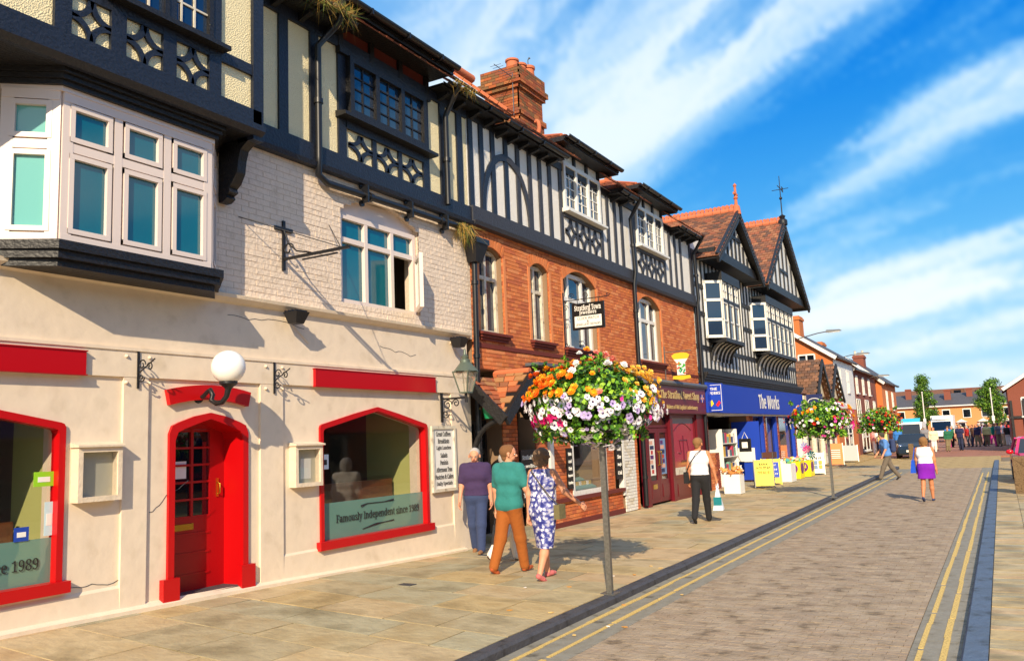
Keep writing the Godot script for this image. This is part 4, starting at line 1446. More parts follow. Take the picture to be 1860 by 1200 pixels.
func jewellers(t: Node3D) -> void:
	var j := node("jewellers_front", t)
	var cols := [lin(206, 108, 58), lin(214, 118, 64), lin(190, 94, 52), lin(180, 100, 62)]
	# brick piers and stall risers; recess behind
	for s in [[13.46, 14.0, 0.0, 3.1], [14.72, 15.2, 0.6, 2.7], [15.45, 16.26, 0.0, 2.7], [18.12, 18.55, 0.0, 2.7]]:
		fpart(j, "pier_core", M.mortar, s[0], s[1], s[2] - 0.1, s[3], -0.4, -0.035)
		bricks(j, s[0], s[1], s[2], s[3], -0.01, [], M.bricks, M.brick_v, cols, 40, "pier_brick")
	fpart(j, "riser_core", M.mortar, 14.7, 18.95, -0.2, 0.55, -0.3, -0.035)
	bricks(j, 14.7, 18.95, 0.0, 0.5, 0.0, [], M.bricks, M.brick_v, cols, 60, "riser_brick")
	fpart(j, "stone_step", M.slabs[5], 13.0, 14.7, -0.1, 0.13, -0.5, 0.12)
	fpart(j, "plinth_band", M.brick_dark, 14.7, 19.0, 0.5, 0.58, -0.05, 0.06)
	fpart(j, "plinth_bricks", M.brick_dark, 15.0, 19.0, -0.1, 0.1, 0.0, 0.03)
	room(j, 12.6, 19.0, 0.0, 3.05, -3.0, -0.405, M.dark_room)
	b_window(j, 16.28, 18.1)
	# dark glazed door in the porch
	win(j, 12.66, 13.44, 0.1, 2.2, -0.36, [13.05], [1.0], 0.07, 0.05, M.timber_black, M.pane, 2, 4, M.timber_black, "leaded_door")
	fpart(j, "white_post", M.white_paint, 15.24, 15.4, 0.5, 2.7, -0.1, 0.03)
	fpart(j, "white_post", M.white_paint, 18.98, 19.1, 0.4, 2.9, -0.1, 0.03)
	fpart(j, "shop_beam", M.timber_black, 14.3, 19.4, 2.68, 2.86, -0.2, 0.12)
	fpart(j, "leaded_canopy", M.lead, 14.4, 20.0, 3.25, 3.31, -0.02, 0.3)
	fpart(j, "upper_panel", M.brick_dark, 14.3, 19.9, 2.86, 3.25, -0.3, 0.0)
	# boards of white lettering
	for q in [[14.02, 14.7, 0.62, 1.62, ["Stratford Town", "Jewellers", "Watch Batteries", "Fitted While", "You Wait"]], [15.98, 16.24, 0.75, 1.6, ["Watches", "and", "Clocks", "Repaired", "& Jewellery"]], [18.58, 18.95, 0.8, 1.85, ["Rings", "Gold", "Silver", "Bought", "& Sold"]]]:
		var bd := node("lettered_board", j)
		fpart(bd, "board", M.black_sign, q[0], q[1], q[2], q[3], 0.0, 0.03)
		var n: int = q[4].size()
		for i in n:
			var hh: float = (q[3] - q[2]) / (n + 0.6)
			text(q[4][i], bd, "lettering", M.white_sign, P((q[0] + q[1]) * 0.5, q[3] - hh * (i + 0.8), 0.034), PI / 2, (q[1] - q[0]) * (0.86 if q[4][i].length() > 7 else 0.6), hh * 0.5, "Droid Serif", true)
	# white painted brick pier
	fpart(j, "pier_core", M.mortar, 19.1, 20.0, -0.2, 2.7, -0.4, -0.02)
	bricks(j, 19.12, 19.85, 0.0, 2.7, 0.005, [], [M.white_paint, M.old_white], M.white_paint, [Color.WHITE], 90, "painted_brick")
	bricks(j, 19.86, 20.02, 0.0, 2.7, 0.005, [], M.bricks, M.brick_v, cols, 40, "pier_brick")
	# tiled porch: a gable to the street meeting a slope against the wall
	var tp := node("porch", t)
	var tc := [lin(186, 104, 62), lin(204, 124, 78), lin(166, 92, 60), lin(150, 96, 66), lin(176, 128, 84)]
	var A := P(12.3, 2.25, 0.7)
	var ridge0 := P(13.3, 3.05, 0.7)
	var ridge1 := P(13.3, 3.05, -0.05)
	var vtop := P(13.18, 2.95, 0.0)
	tiles(tp, A, A + Vector3(0, 0, -0.001), P(12.3, 2.95, 0.0), vtop, 8, 0.16, tc, "slope_tiles", 60)
	tiles(tp, A, A + Vector3(-0.001, 0, 0), ridge0, P(13.3, 3.05, -0.1), 8, 0.16, tc, "slope_tiles", 60)
	tiles(tp, P(14.3, 2.25, 0.7), P(14.3, 2.25, 0.0), ridge0, ridge1, 8, 0.16, tc, "slope_tiles", 60)
	var b := MB.new()
	b.tube([ridge0, ridge1], [0.06, 0.06], 8)
	part(b, "ridge_tile", M.terracotta, tp)
	for s in [[A + Vector3(0.04, -0.1, 0.05), P(12.26, 2.87, 0.0) + Vector3(0, 0, 0.05)], [A + Vector3(0.05, -0.1, 0), ridge0 + Vector3(0.05, -0.1, 0)], [P(14.3, 2.15, 0.75), ridge0 + Vector3(0.05, -0.1, 0)]]:
		b = MB.new()
		b.bar(s[0], s[1], 0.06, 0.2)
		part(b, "bargeboard", M.timber_black, tp)
	b = MB.new()
	b.prism([A, P(12.3, 2.95, 0.0), P(13.18, 2.95, 0.0)], Vector3(0, -0.05, 0))
	b.prism([A, ridge0, P(13.3, 3.05, -0.1), P(13.18, 2.95, 0.0)], Vector3(0, -0.05, 0))
	b.prism([P(14.3, 2.25, 0.7), ridge0, ridge1, P(14.3, 2.25, 0.0)], Vector3(0, -0.05, 0))
	part(b, "soffit", M.timber_black, tp)
	b = MB.new()
	var pts := []
	for i in 9: pts.append(P(12.36, 1.5 + 0.66 * sin(PI * 0.5 * i / 8.0), 0.03 + 0.6 * (1.0 - cos(PI * 0.5 * i / 8.0))))
	b.tube(pts, [0.045], 8)
	part(b, "arched_brace", M.timber_black, tp)

func b_window(j: Node3D, u0: float, u1: float) -> void:
	var w := win(j, u0, u1, 0.58, 2.66, 0.0, [], [], 0.09, 0.1, M.white_paint, M.clear, 1, 1, null, "display_window")
	# stepped jewellery pads and shelves inside
	for k in 3:
		var b := MB.new()
		b.hexa([P(u0 + 0.1, 0.66 + k * 0.16, -0.25 - k * 0.3), P(u1 - 0.1, 0.66 + k * 0.16, -0.25 - k * 0.3), P(u1 - 0.1, 0.78 + k * 0.16, -0.5 - k * 0.3), P(u0 + 0.1, 0.78 + k * 0.16, -0.5 - k * 0.3), P(u0 + 0.1, 0.69 + k * 0.16, -0.25 - k * 0.3), P(u1 - 0.1, 0.69 + k * 0.16, -0.25 - k * 0.3), P(u1 - 0.1, 0.81 + k * 0.16, -0.5 - k * 0.3), P(u0 + 0.1, 0.81 + k * 0.16, -0.5 - k * 0.3)])
		part(b, "display_step", mat(rgb(120, 168, 164), 0.8), w)
		for i in 12:
			var b2 := MB.new()
			var u := u0 + 0.2 + i * (u1 - u0 - 0.4) / 11.0
			b2.fb(u - 0.045, u + 0.045, 0.74 + k * 0.16, 0.83 + k * 0.16, -0.42 - k * 0.3, -0.36 - k * 0.3)
			part(b2, "jewel_tray", [M.white_sign, M.black_sign, M.gold][R.randi() % 3], w)
	for y in [1.45, 1.85, 2.25]: fpart(w, "glass_shelf", M.white_sign, u0 + 0.1, u1 - 0.1, y, y + 0.02, -1.2, -0.95)
	for i in 30: fpart(w, "boxed_item", [M.gold, M.white_sign, M.wood, M.old_white][R.randi() % 4], u0 + 0.15 + (i % 10) * 0.16, u0 + 0.25 + (i % 10) * 0.16, 1.47 + (i / 10) * 0.4, 1.6 + (i / 10) * 0.4 + R.randf() * 0.12, -1.15, -1.02)

func sweet_shop(t: Node3D) -> void:
	var s := node("sweet_shop_front", t)
	fpart(s, "fascia", M.maroon, 20.45, 25.4, 2.36, 3.14, -0.1, 0.18)
	b_fascia(s)
	text("The Stratford Sweet Shop", s, "lettering", M.gold, P(23.1, 2.86, 0.195), PI / 2, 3.3, 0.3, "Droid Serif", true)
	text("Makers of Old English Confectionery", s, "lettering", M.gold, P(23.2, 2.54, 0.195), PI / 2, 2.7, 0.15, "Droid Serif")
	# small flag on the fascia
	var fl := node("flag_panel", s)
	fpart(fl, "ground", M.blue_dark, 24.93, 25.25, 2.72, 2.96, 0.181, 0.19)
	fpart(fl, "white_cross", M.white_sign, 24.93, 25.25, 2.81, 2.87, 0.19, 0.193)
	fpart(fl, "white_cross", M.white_sign, 25.06, 25.12, 2.72, 2.96, 0.19, 0.1935)
	fpart(fl, "red_cross", M.red_sign, 24.93, 25.25, 2.825, 2.855, 0.194, 0.196)
	fpart(fl, "red_cross", M.red_sign, 25.075, 25.105, 2.72, 2.96, 0.194, 0.1965)
	room(s, 20.5, 25.3, 0.0, 2.5, -2.5, -0.3, M.dark_room)
	for q in [[20.45, 20.66], [22.36, 22.56], [24.72, 25.4]]: fpart(s, "pilaster", M.maroon, q[0], q[1], -0.1, 2.36, -0.1, 0.08)
	# double door with tall panes and a fanlight
	var d := node("double_door", s)
	for k in 2:
		var a := 20.7 + k * 0.83
		var lf := node("door_leaf", d)
		var b := MB.new()
		b.fb(a, a + 0.81, 0.04, 0.62, -0.06, 0.0)
		b.fb(a, a + 0.14, 0.62, 1.86, -0.06, 0.0)
		b.fb(a + 0.67, a + 0.81, 0.62, 1.86, -0.06, 0.0)
		b.fb(a, a + 0.81, 1.86, 1.98, -0.06, 0.0)
		b.fb(a + 0.16, a + 0.65, 0.16, 0.5, 0.0, 0.015)
		part(b, "leaf_frame", M.maroon, lf)
		fpart(lf, "pane", M.pane, a + 0.14, a + 0.67, 0.62, 1.86, -0.035, -0.025)
		# posters of jars of sweets behind the panes
		fpart(lf, "poster", [M.white_sign, mat(rgb(120, 150, 190), 0.6)][k], a + 0.17, a + 0.6, 0.75, 1.7, -0.024, -0.02)
		for i in 7: fpart(lf, "poster_print", [mat(rgb(190, 60, 60), 0.6), mat(rgb(40, 50, 90), 0.6), mat(rgb(220, 170, 150), 0.6), mat(rgb(90, 40, 110), 0.6)][(i + k) % 4], a + 0.19 + R.randf() * 0.12, a + 0.4 + R.randf() * 0.17, 0.8 + i * 0.125, 0.9 + i * 0.125, -0.019, -0.017)
		b = MB.new()
		var hu := a + (0.72 if k == 0 else 0.09)
		b.tube([P(hu, 1.0, 0.0), P(hu, 1.02, 0.05), P(hu, 1.35, 0.05), P(hu, 1.37, 0.0)], [0.014], 6)
		part(b, "pull_handle", M.brass, lf)
	fpart(d, "letter_plate", M.brass, 20.95, 21.25, 0.4, 0.52, 0.016, 0.024)
	win(s, 20.66, 22.36, 2.0, 2.36, 0.0, [], [], 0.06, 0.06, M.maroon, M.pane, 1, 1, null, "fanlight")
	# etched shop window
	var w := win(s, 22.56, 24.72, 0.55, 2.36, 0.03, [], [], 0.09, 0.08, M.maroon, M.pink_glass, 1, 1, null, "etched_window")
	var em := mat(rgb(92, 22, 44), 0.3)
	var b3 := MB.new()
	b3.tube([P(23.64, 1.05, -0.02), P(23.64, 1.75, -0.02)], [0.02], 6)
	b3.tube([P(23.3, 1.62, -0.02), P(23.98, 1.62, -0.02)], [0.015], 6)
	part(b3, "scales_stem", em, w)
	for k in [23.3, 23.98]:
		var b4 := MB.new()
		b4.tube([P(k - 0.12, 1.28, -0.02), P(k, 1.24, -0.02), P(k + 0.12, 1.28, -0.02), P(k, 1.62, -0.02)], [0.012], 5)
		part(b4, "scales_pan", em, w)
	fpart(w, "scales_foot", em, 23.4, 23.88, 1.0, 1.05, -0.024, -0.016)
	var b5 := MB.new()
	for i in 14: b5.tube([P(22.9 + 1.5 * i / 14.0, 1.9 + 0.2 * sin(PI * i / 14.0), -0.02), P(22.9 + 1.5 * (i + 1) / 14.0, 1.9 + 0.2 * sin(PI * (i + 1) / 14.0), -0.02)], [0.012], 5)
	part(b5, "etched_arch", em, w)
	fpart(w, "lace_blind", M.old_white, 22.66, 24.62, 0.66, 0.86, -0.023, -0.018)
	fpart(w, "lace_blind", mat(rgb(150, 140, 140), 0.7), 22.66, 24.62, 2.1, 2.26, -0.023, -0.018)
	fpart(s, "stall_riser", M.maroon, 22.56, 24.72, -0.1, 0.55, -0.1, 0.05)
	fpart(s, "riser_panel", M.maroon, 22.75, 24.5, 0.08, 0.42, 0.05, 0.065)

func b_fascia(s: Node3D) -> void:
	var b := MB.new()
	b.prism([P(20.4, 3.14, -0.05), P(20.4, 3.14, 0.24), P(20.4, 3.2, 0.28), P(20.4, 3.27, 0.24), P(20.4, 3.3, -0.05)], Vector3(0, 0, -5.03))
	part(b, "leaded_cornice", M.lead, s)
	fpart(s, "fascia_border", M.maroon, 20.5, 25.35, 2.38, 2.43, 0.18, 0.2)

func timber_shop() -> void:
	var t := thing("timber_gabled_shop", "black and white timbered shop with twin tiled gables and a wide blue fascia", "building")
	var u0 := 25.5
	var u1 := 40.2
	fpart(t, "white_panel", M.white_paint, u0, u1, 3.55, 8.2, -0.3, -0.02)
	var m: Material = M.timber_black
	var u := u0 + 0.1
	while u < u1:
		fpart(t, "stud", m, u - 0.05, u + 0.05, 3.75, 7.6, -0.02, 0.015)
		u += 0.44
	for y in [3.72, 4.45, 5.55, 6.45, 7.5]: fpart(t, "rail", m, u0, u1, y, y + 0.14, -0.02, 0.022)
	for k in 4:
		var b := MB.new()
		b.prism([P(u0 - 0.02, 3.38 + k * 0.075, -0.02), P(u0 - 0.02, 3.38 + k * 0.075, 0.16 + k * 0.05), P(u0 - 0.02, 3.453 + k * 0.075, 0.16 + k * 0.05), P(u0 - 0.02, 3.453 + k * 0.075, -0.02)], Vector3(0, 0, -(u1 - u0)))
		part(b, "cornice_step", M.timber_black, t)
	var cols := [lin(150, 98, 70), lin(134, 88, 66), lin(166, 112, 80), lin(118, 82, 64), lin(156, 92, 64), lin(104, 76, 62)]
	# two gables, each over an oriel
	for g in [[25.9, 31.95, 9.35, 26.6, 29.5, 3], [32.5, 40.7, 10.55, 32.6, 38.2, 6]]:
		var gb := node("gable", t)
		var um: float = (g[0] + g[1]) * 0.5
		var ye := 7.35
		var o := 0.75
		var b := MB.new()
		b.prism([P(g[0] + 0.7, ye + 0.35, o - 0.22), P(g[1] - 0.7, ye + 0.35, o - 0.22), P(um, g[2] - 0.25, o - 0.22)], Vector3(-0.15, 0, 0))
		part(b, "gable_panel", M.white_paint, gb)
		fpart(gb, "gable_beam", m, g[0] + 0.2, g[1] - 0.2, ye + 0.05, ye + 0.36, -0.3, o - 0.14)
		for i in 9:
			var uu: float = lerpf(g[0] + 1.0, g[1] - 1.0, i / 8.0)
			var top: float = g[2] - 0.3 - absf(uu - um) / (um - g[0]) * (g[2] - ye)
			if top > ye + 0.45: fpart(gb, "stud", m, uu - 0.06, uu + 0.06, ye + 0.36, top, o - 0.219, o - 0.17)
		fpart(gb, "collar", m, um - 0.7, um + 0.7, 8.45, 8.57, o - 0.219, o - 0.16)
		for sgn in [-1.0, 1.0]:
			b = MB.new()
			var pf := P(um + sgn * (um - g[0]), ye - 0.05, o)
			var pa := P(um, g[2], o)
			b.bar(pf, pa, 0.08, 0.34, Vector3(1, 0, 0))
			part(b, "bargeboard", m, gb)
			b = MB.new()
			b.prism([pf + Vector3(0, 0.02, 0), pa + Vector3(0, 0.02, 0), pa + Vector3(-1.2, 0.02, 0), pf + Vector3(-1.2, 0.02, 0)], Vector3(0, -0.03, 0))
			part(b, "gable_soffit", M.timber_black, gb)
			# carved blocks along the board
			for i in 22:
				var b2 := MB.new()
				var p := pf.lerp(pa, (i + 0.5) / 22.0)
				b2.ball(p + Vector3(0.05, -0.02, 0), Vector3(0.025, 0.07, 0.07), 6, 4)
				part(b2, "carved_boss", M.timber_grey, gb)
			tiles(gb, P(um + sgn * (um - g[0] + 0.05), ye, o + 0.06), P(um + sgn * (um - g[0] + 0.05), ye, -6.0), P(um, g[2] + 0.15, o + 0.06), P(um, g[2] + 0.15, -6.0), 26, 0.2, cols)
		# crested ridge
		for i in 22:
			var rb := MB.new()
			var x0 := o - i * 0.3
			rb.tube([P(um, g[2] + 0.17, x0), P(um, g[2] + 0.17, x0 - 0.285)], [0.11, 0.11], 8)
			for k in 2: rb.tube([P(um - 0.03, g[2] + 0.33, x0 - 0.07 - k * 0.14), P(um + 0.03, g[2] + 0.33, x0 - 0.07 - k * 0.14)], [0.075, 0.075], 8)
			part(rb, "ridge_tile", M.terracotta, gb)
		# oriel
		var a: float = g[3]
		var z: float = g[4]
		var orl := node("oriel_window", t)
		var oo := 0.5
		var n: int = g[5]
		var fr := MB.new()
		var y0 := 4.85
		var y1 := 6.75
		fr.fb(a + 0.35, z - 0.35, y0 - 0.12, y0, 0.0, oo + 0.06)
		fr.fb(a + 0.35, z - 0.35, y1, y1 + 0.3, 0.0, oo + 0.04)
		fr.fb(a + 0.35, z - 0.35, 6.08, 6.17, oo - 0.06, oo + 0.01)
		part(fr, "oriel_beam", m, orl)
		for i in n + 1:
			var uu: float = lerpf(a + 0.4, z - 0.4, float(i) / n)
			fpart(orl, "mullion", m, uu - 0.06, uu + 0.06, y0, y1, oo - 0.08, oo + 0.015)
		for i in n:
			var ua: float = lerpf(a + 0.4, z - 0.4, float(i) / n) + 0.06
			var ub: float = lerpf(a + 0.4, z - 0.4, float(i + 1) / n) - 0.06
			win(orl, ua, ub, y0, 6.08, oo - 0.01, [], [5.45], 0.06, 0.05, M.white_paint, M.pane_blue, 1, 1, null, "light")
			win(orl, ua, ub, 6.17, y1, oo - 0.01, [(ua + ub) * 0.5], [6.46], 0.045, 0.05, M.white_paint, M.pane_blue, 1, 1, null, "light")
		# canted near side with a sash
		for q in [[a, 0.0, a + 0.38, oo], [z, 0.0, z - 0.38, oo]]:
			var A := P(q[0], 0, q[1])
			var B := P(q[2], 0, q[3])
			var dd := (B - A).normalized()
			b = MB.new()
			for k in [0.04, 0.96]: b.bar(A.lerp(B, k) + Vector3(0, y0, 0), A.lerp(B, k) + Vector3(0, y1, 0), 0.09, 0.07, dd)
			for y in [y0 + 0.05, 5.45, 6.1, y1 - 0.05]: b.bar(A + Vector3(0, y, 0), B + Vector3(0, y, 0), 0.07, 0.09)
			part(b, "side_frame", M.white_paint, orl)
			b = MB.new()
			b.bar(A.lerp(B, 0.5) + Vector3(0, y0, 0), A.lerp(B, 0.5) + Vector3(0, y1, 0), A.distance_to(B) * 0.86, 0.02, dd)
			part(b, "side_pane", M.pane_blue, orl)
		# coved and ribbed underside
		b = MB.new()
		for i in 8:
			var a0 := PI * 0.5 * i / 8.0
			var a1 := PI * 0.5 * (i + 1) / 8.0
			var p0 := Vector2(oo * (1.0 - cos(a0)) , 4.15 + 0.6 * sin(a0))
			var p1 := Vector2(oo * (1.0 - cos(a1)), 4.15 + 0.6 * sin(a1))
			b.quad(P(a + 0.3, p0.y, p0.x), P(z - 0.3, p0.y, p0.x), P(z - 0.3, p1.y, p1.x), P(a + 0.3, p1.y, p1.x), Vector3(1, -1, 0))
		part(b, "cove", M.white_paint, orl)
		var nr := n + 3
		for i in nr:
			b = MB.new()
			var pts := []
			for k in 7:
				var aa := PI * 0.5 * k / 6.0
				pts.append(P(lerpf(a + 0.35, z - 0.35, float(i) / (nr - 1)), 4.15 + 0.6 * sin(aa), oo * (1.0 - cos(aa)) + 0.02))
			b.tube(pts, [0.05], 6)
			part(b, "cove_rib", m, orl)
	# finials: clay cross on one gable, wrought vane on the other
	var fa := MB.new()
	var at := P(28.92, 9.55, 0.7)
	fa.lathe(at, [Vector2(0.16, -0.2), Vector2(0.12, 0.1), Vector2(0.06, 0.15), Vector2(0.05, 0.35), Vector2(0.09, 0.4), Vector2(0.05, 0.46), Vector2(0.04, 0.8), Vector2(0.07, 0.86), Vector2(0.0, 0.95)], 10)
	fa.bar(at + Vector3(0, 0.55, -0.2), at + Vector3(0, 0.55, 0.2), 0.07, 0.07)
	part(fa, "clay_finial", M.terracotta, t)
	fa = MB.new()
	at = P(36.6, 10.75, 0.7)
	fa.lathe(at, [Vector2(0.2, -0.2), Vector2(0.2, 0.0), Vector2(0.1, 0.1), Vector2(0.14, 0.2), Vector2(0.0, 0.3)], 10)
	fa.tube([at, at + Vector3(0, 2.0, 0)], [0.03, 0.015], 6)
	fa.ball(at + Vector3(0, 1.0, 0), Vector3(0.07, 0.07, 0.07), 8, 6)
	fa.tube([at + Vector3(0, 1.45, 0.5), at + Vector3(0, 1.45, -0.4)], [0.02, 0.02], 5)
	fa.tube([at + Vector3(0.35, 1.4, 0), at + Vector3(-0.35, 1.4, 0)], [0.015, 0.015], 5)
	fa.box(at + Vector3(-0.01, 1.4, -0.6), at + Vector3(0.01, 1.62, -0.35))
	part(fa, "weather_vane", M.iron, t)
	# shop front
	fpart(t, "fascia", M.blue, 25.55, 40.1, 2.42, 3.36, -0.1, 0.22)
	text("The Works", t, "lettering", M.white_sign, P(33.5, 2.9, 0.24), PI / 2, 3.3, 0.55, "Droid Sans", true)
	fpart(t, "soffit", M.white_paint, 25.6, 40.0, 2.36, 2.42, -2.5, 0.1)
	var lamp := MB.new()
	lamp.lathe(P(28.9, 2.33, -0.5), [Vector2(0.0, 0.0), Vector2(0.12, 0.0), Vector2(0.13, 0.03)], 12)
	part(lamp, "downlight", M.white_sign, t)
	room(t, 26.3, 39.8, 0.0, 2.36, -6.0, -0.6, M.dark_room, "shop_interior")
	var bc := [lin(150, 66, 44), lin(164, 76, 50), lin(138, 60, 42), lin(172, 88, 58)]
	for s in [[25.5, 26.4, -0.1], [31.0, 31.9, -0.05], [33.3, 33.9, -0.05], [35.5, 36.1, -0.05], [38.9, 39.4, -0.05]]:
		fpart(t, "pier_core", M.mortar, s[0], s[1], -0.2, 2.4, -0.7, s[2] - 0.02)
		bricks(t, s[0], s[1], -0.05, 2.4, s[2], [], M.bricks, M.brick_v, bc, 60, "pier_brick")
	bricks(t, 26.4, 27.6, -0.05, 1.15, -0.15, [], M.bricks, M.brick_v, bc, 60, "pier_brick")
	fpart(t, "pier_core", M.mortar, 26.4, 27.6, -0.2, 1.14, -0.6, -0.17)
	for s in [[31.9, 33.3], [33.9, 35.5], [36.1, 38.9]]:
		win(t, s[0], s[1], 0.5, 2.38, -0.12, [], [], 0.08, 0.08, M.blue, M.clear, 1, 1, null, "shop_window")
		fpart(t, "stall_riser", M.blue, s[0], s[1], -0.1, 0.5, -0.3, -0.1)
		fpart(t, "display_back", mat(rgb(140, 190, 180), 0.8), s[0] + 0.1, s[1] - 0.1, 0.5, 2.1, -1.0, -0.97)
	for x in [33.12, 35.32, 38.7]: fpart(t, "blue_post", M.blue, x, x + 0.2, -0.1, 2.4, -0.12, 0.0)
	# open blue door and the door opening
	var d := MB.new()
	d.bar(P(30.9, 0.05, -0.1), P(30.9, 2.15, -0.1), 0.05, 1.0, Vector3(0, 0, 1))
	part(d, "open_door", M.blue, t)
	fpart(t, "door_poster", M.white_sign, 30.82, 30.86, 0.7, 1.2, -0.4, 0.2)

func scroll(b: MB, c: Vector3, r: float, turns: float, ax: Vector3, ay: Vector3, th := 0.008) -> void:
	var pts := []
	var k := int(turns * 12)
	for i in k + 1:
		var a := TAU * turns * i / k
		pts.append(c + (ax * cos(a) + ay * sin(a)) * r * (1.0 - 0.75 * i / k))
	b.tube(pts, [th], 5)

func fittings() -> void:
	var X := Vector3(1, 0, 0)
	var Y := Vector3(0, 1, 0)
	# red name boards, left blank
	for q in [[1.6, 5.14, "long red name board above the red framed window beside the menu box"], [8.43, 11.22, "red name board above the window beside the white menu board"]]:
		var t := thing("name_board", q[2], "sign", P((q[0] + q[1]) * 0.5, 2.64, 0.035))
		var b := MB.new()
		b.box(Vector3(0, 0, -(q[1] - q[0]) * 0.5), Vector3(0.045, 0.23, (q[1] - q[0]) * 0.5))
		part(b, "board", M.red_sign, t)
		b = MB.new()
		for y in [-0.012, 0.23]: b.box(Vector3(0, y, -(q[1] - q[0]) * 0.5 - 0.012), Vector3(0.055, y + 0.012, (q[1] - q[0]) * 0.5 + 0.012))
		part(b, "edging", M.red_door, t)
	# globe lamp over the door
	var g := thing("globe_lamp", "white glass globe lamp on curled black iron arm above red door", "lamp", P(6.58, 2.5, 0.0))
	var b := MB.new()
	b.ball(Vector3(0.5, 0.26, 0), Vector3(0.19, 0.19, 0.19), 28, 18)
	part(b, "globe", M.globe, g)
	b = MB.new()
	b.lathe(Vector3(0.5, 0.0, 0), [Vector2(0.03, 0.0), Vector2(0.05, 0.03), Vector2(0.1, 0.07), Vector2(0.1, 0.1), Vector2(0.06, 0.11)], 14)
	part(b, "gallery", M.iron, g)
	b = MB.new()
	b.tube([Vector3(0.0, -0.05, 0), Vector3(0.08, -0.05, 0), Vector3(0.15, 0.0, 0), Vector3(0.2, 0.02, 0), Vector3(0.24, -0.04, 0), Vector3(0.22, -0.1, 0), Vector3(0.3, -0.14, 0), Vector3(0.4, -0.13, 0), Vector3(0.47, -0.07, 0), Vector3(0.5, 0.02, 0)], [0.03, 0.025, 0.025, 0.03, 0.03, 0.03, 0.03, 0.03, 0.03, 0.035], 8)
	part(b, "arm", M.iron, g)
	b = MB.new()
	b.tube([Vector3(0.0, -0.05, 0), Vector3(0.03, -0.05, 0)], [0.075, 0.06], 12)
	part(b, "wall_rose", M.iron, g)
	# empty scroll brackets for hanging signs
	for q in [[5.76, 2.72, "small black scroll bracket fixed on the pilaster beside the menu box"], [7.72, 2.72, "small black scroll bracket on the pilaster between door and shop window"]]:
		var t := thing("sign_bracket", q[2], "bracket", P(q[0], q[1], 0.035))
		b = MB.new()
		b.box(Vector3(0, -0.2, -0.012), Vector3(0.015, 0.2, 0.012))
		part(b, "back_bar", M.iron, t)
		b = MB.new()
		b.tube([Vector3(0.01, -0.04, 0), Vector3(0.28, 0.1, 0)], [0.008], 5)
		scroll(b, Vector3(0.07, 0.05, 0), 0.06, 1.2, X, Y)
		scroll(b, Vector3(0.2, 0.02, 0), 0.05, 1.2, -X, Y)
		scroll(b, Vector3(0.06, -0.09, 0), 0.05, 1.2, X, -Y)
		part(b, "scrollwork", M.iron, t)
		b = MB.new()
		for y in [-0.14, 0.14]:
			for z in [-0.14, 0.14]: b.ball(Vector3(0.0, y, z), Vector3(0.03, 0.02, 0.02), 8, 5)
		part(b, "fixing_plugs", M.stucco, t)
	# cross shaped bracket with stay wires, first floor
	var cb := thing("long_sign_bracket", "long black iron sign arm with cross shaped back plate on painted brick", "bracket", P(7.92, 4.2, 0.0))
	b = MB.new()
	b.box(Vector3(0, -0.05, -0.022), Vector3(0.03, 0.62, 0.022))
	b.box(Vector3(0, 0.48, -0.16), Vector3(0.028, 0.53, 0.16))
	part(b, "back_plate", M.iron, cb)
	b = MB.new()
	b.bar(Vector3(0.02, 0.1, 0), Vector3(1.15, 0.1, 0), 0.035, 0.035)
	b.bar(Vector3(0.35, 0.05, 0), Vector3(0.95, 0.05, 0), 0.02, 0.02)
	part(b, "arm", M.iron, cb)
	b = MB.new()
	scroll(b, Vector3(0.1, 0.22, 0), 0.1, 1.0, X, Y, 0.011)
	b.tube([Vector3(0.02, 0.5, 0), Vector3(0.1, 0.3, 0), Vector3(0.25, 0.18, 0), Vector3(0.5, 0.12, 0)], [0.011], 5)
	part(b, "scroll", M.iron, cb)
	for p in [Vector3(0.0, 0.52, 0.75), Vector3(0.0, 0.75, -0.9)]:
		b = MB.new()
		b.tube([Vector3(1.0, 0.12, 0), p], [0.006], 4)
		part(b, "stay_wire", M.iron, cb)
	# floodlights under the string course
	for q in [[7.98, 3.52, "black floodlight below the sill band near the long sign bracket"], [11.8, 3.5, "black floodlight below the sill band beside the corner drainpipe"]]:
		var t := thing("floodlight", q[2], "floodlight", P(q[0], q[1], 0.0))
		b = MB.new()
		b.hexa([Vector3(0.1, -0.09, -0.07), Vector3(0.24, -0.09, -0.07), Vector3(0.24, -0.09, 0.07), Vector3(0.1, -0.09, 0.07), Vector3(0.06, 0.06, -0.12), Vector3(0.3, 0.06, -0.12), Vector3(0.3, 0.06, 0.12), Vector3(0.06, 0.06, 0.12)])
		part(b, "hood", M.iron, t)
		b = MB.new()
		for i in 4: b.box(Vector3(0.07 + i * 0.06, 0.061, -0.11), Vector3(0.085 + i * 0.06, 0.085, 0.11))
		part(b, "cooling_fins", M.iron, t)
		b = MB.new()
		b.bar(Vector3(0, 0.0, 0), Vector3(0.12, 0.0, 0), 0.03, 0.03)
		b.tube([Vector3(0.0, -0.08, -0.1), Vector3(0.01, -0.3, -0.4)], [0.006], 4)
		part(b, "arm", M.cream_trim, t)
	# glazed menu cases and the white menu board
	for q in [[5.3, 1.37, 0.48, 0.54, "empty cream wooden menu case on the wall beside the pilaster"], [8.26, 1.32, 0.5, 0.53, "cream wooden menu case with a paper menu between door and shop window"]]:
		var t := thing("menu_case", q[4], "menu case", P(q[0], q[1], 0.0))
		var hw: float = q[2] * 0.5
		b = MB.new()
		b.box(Vector3(0, 0, -hw), Vector3(0.12, 0.05, hw))
		b.box(Vector3(0, q[3] - 0.05, -hw), Vector3(0.12, q[3], hw))
		b.box(Vector3(0, 0.05, -hw), Vector3(0.12, q[3] - 0.05, -hw + 0.05))
		b.box(Vector3(0, 0.05, hw - 0.05), Vector3(0.12, q[3] - 0.05, hw))
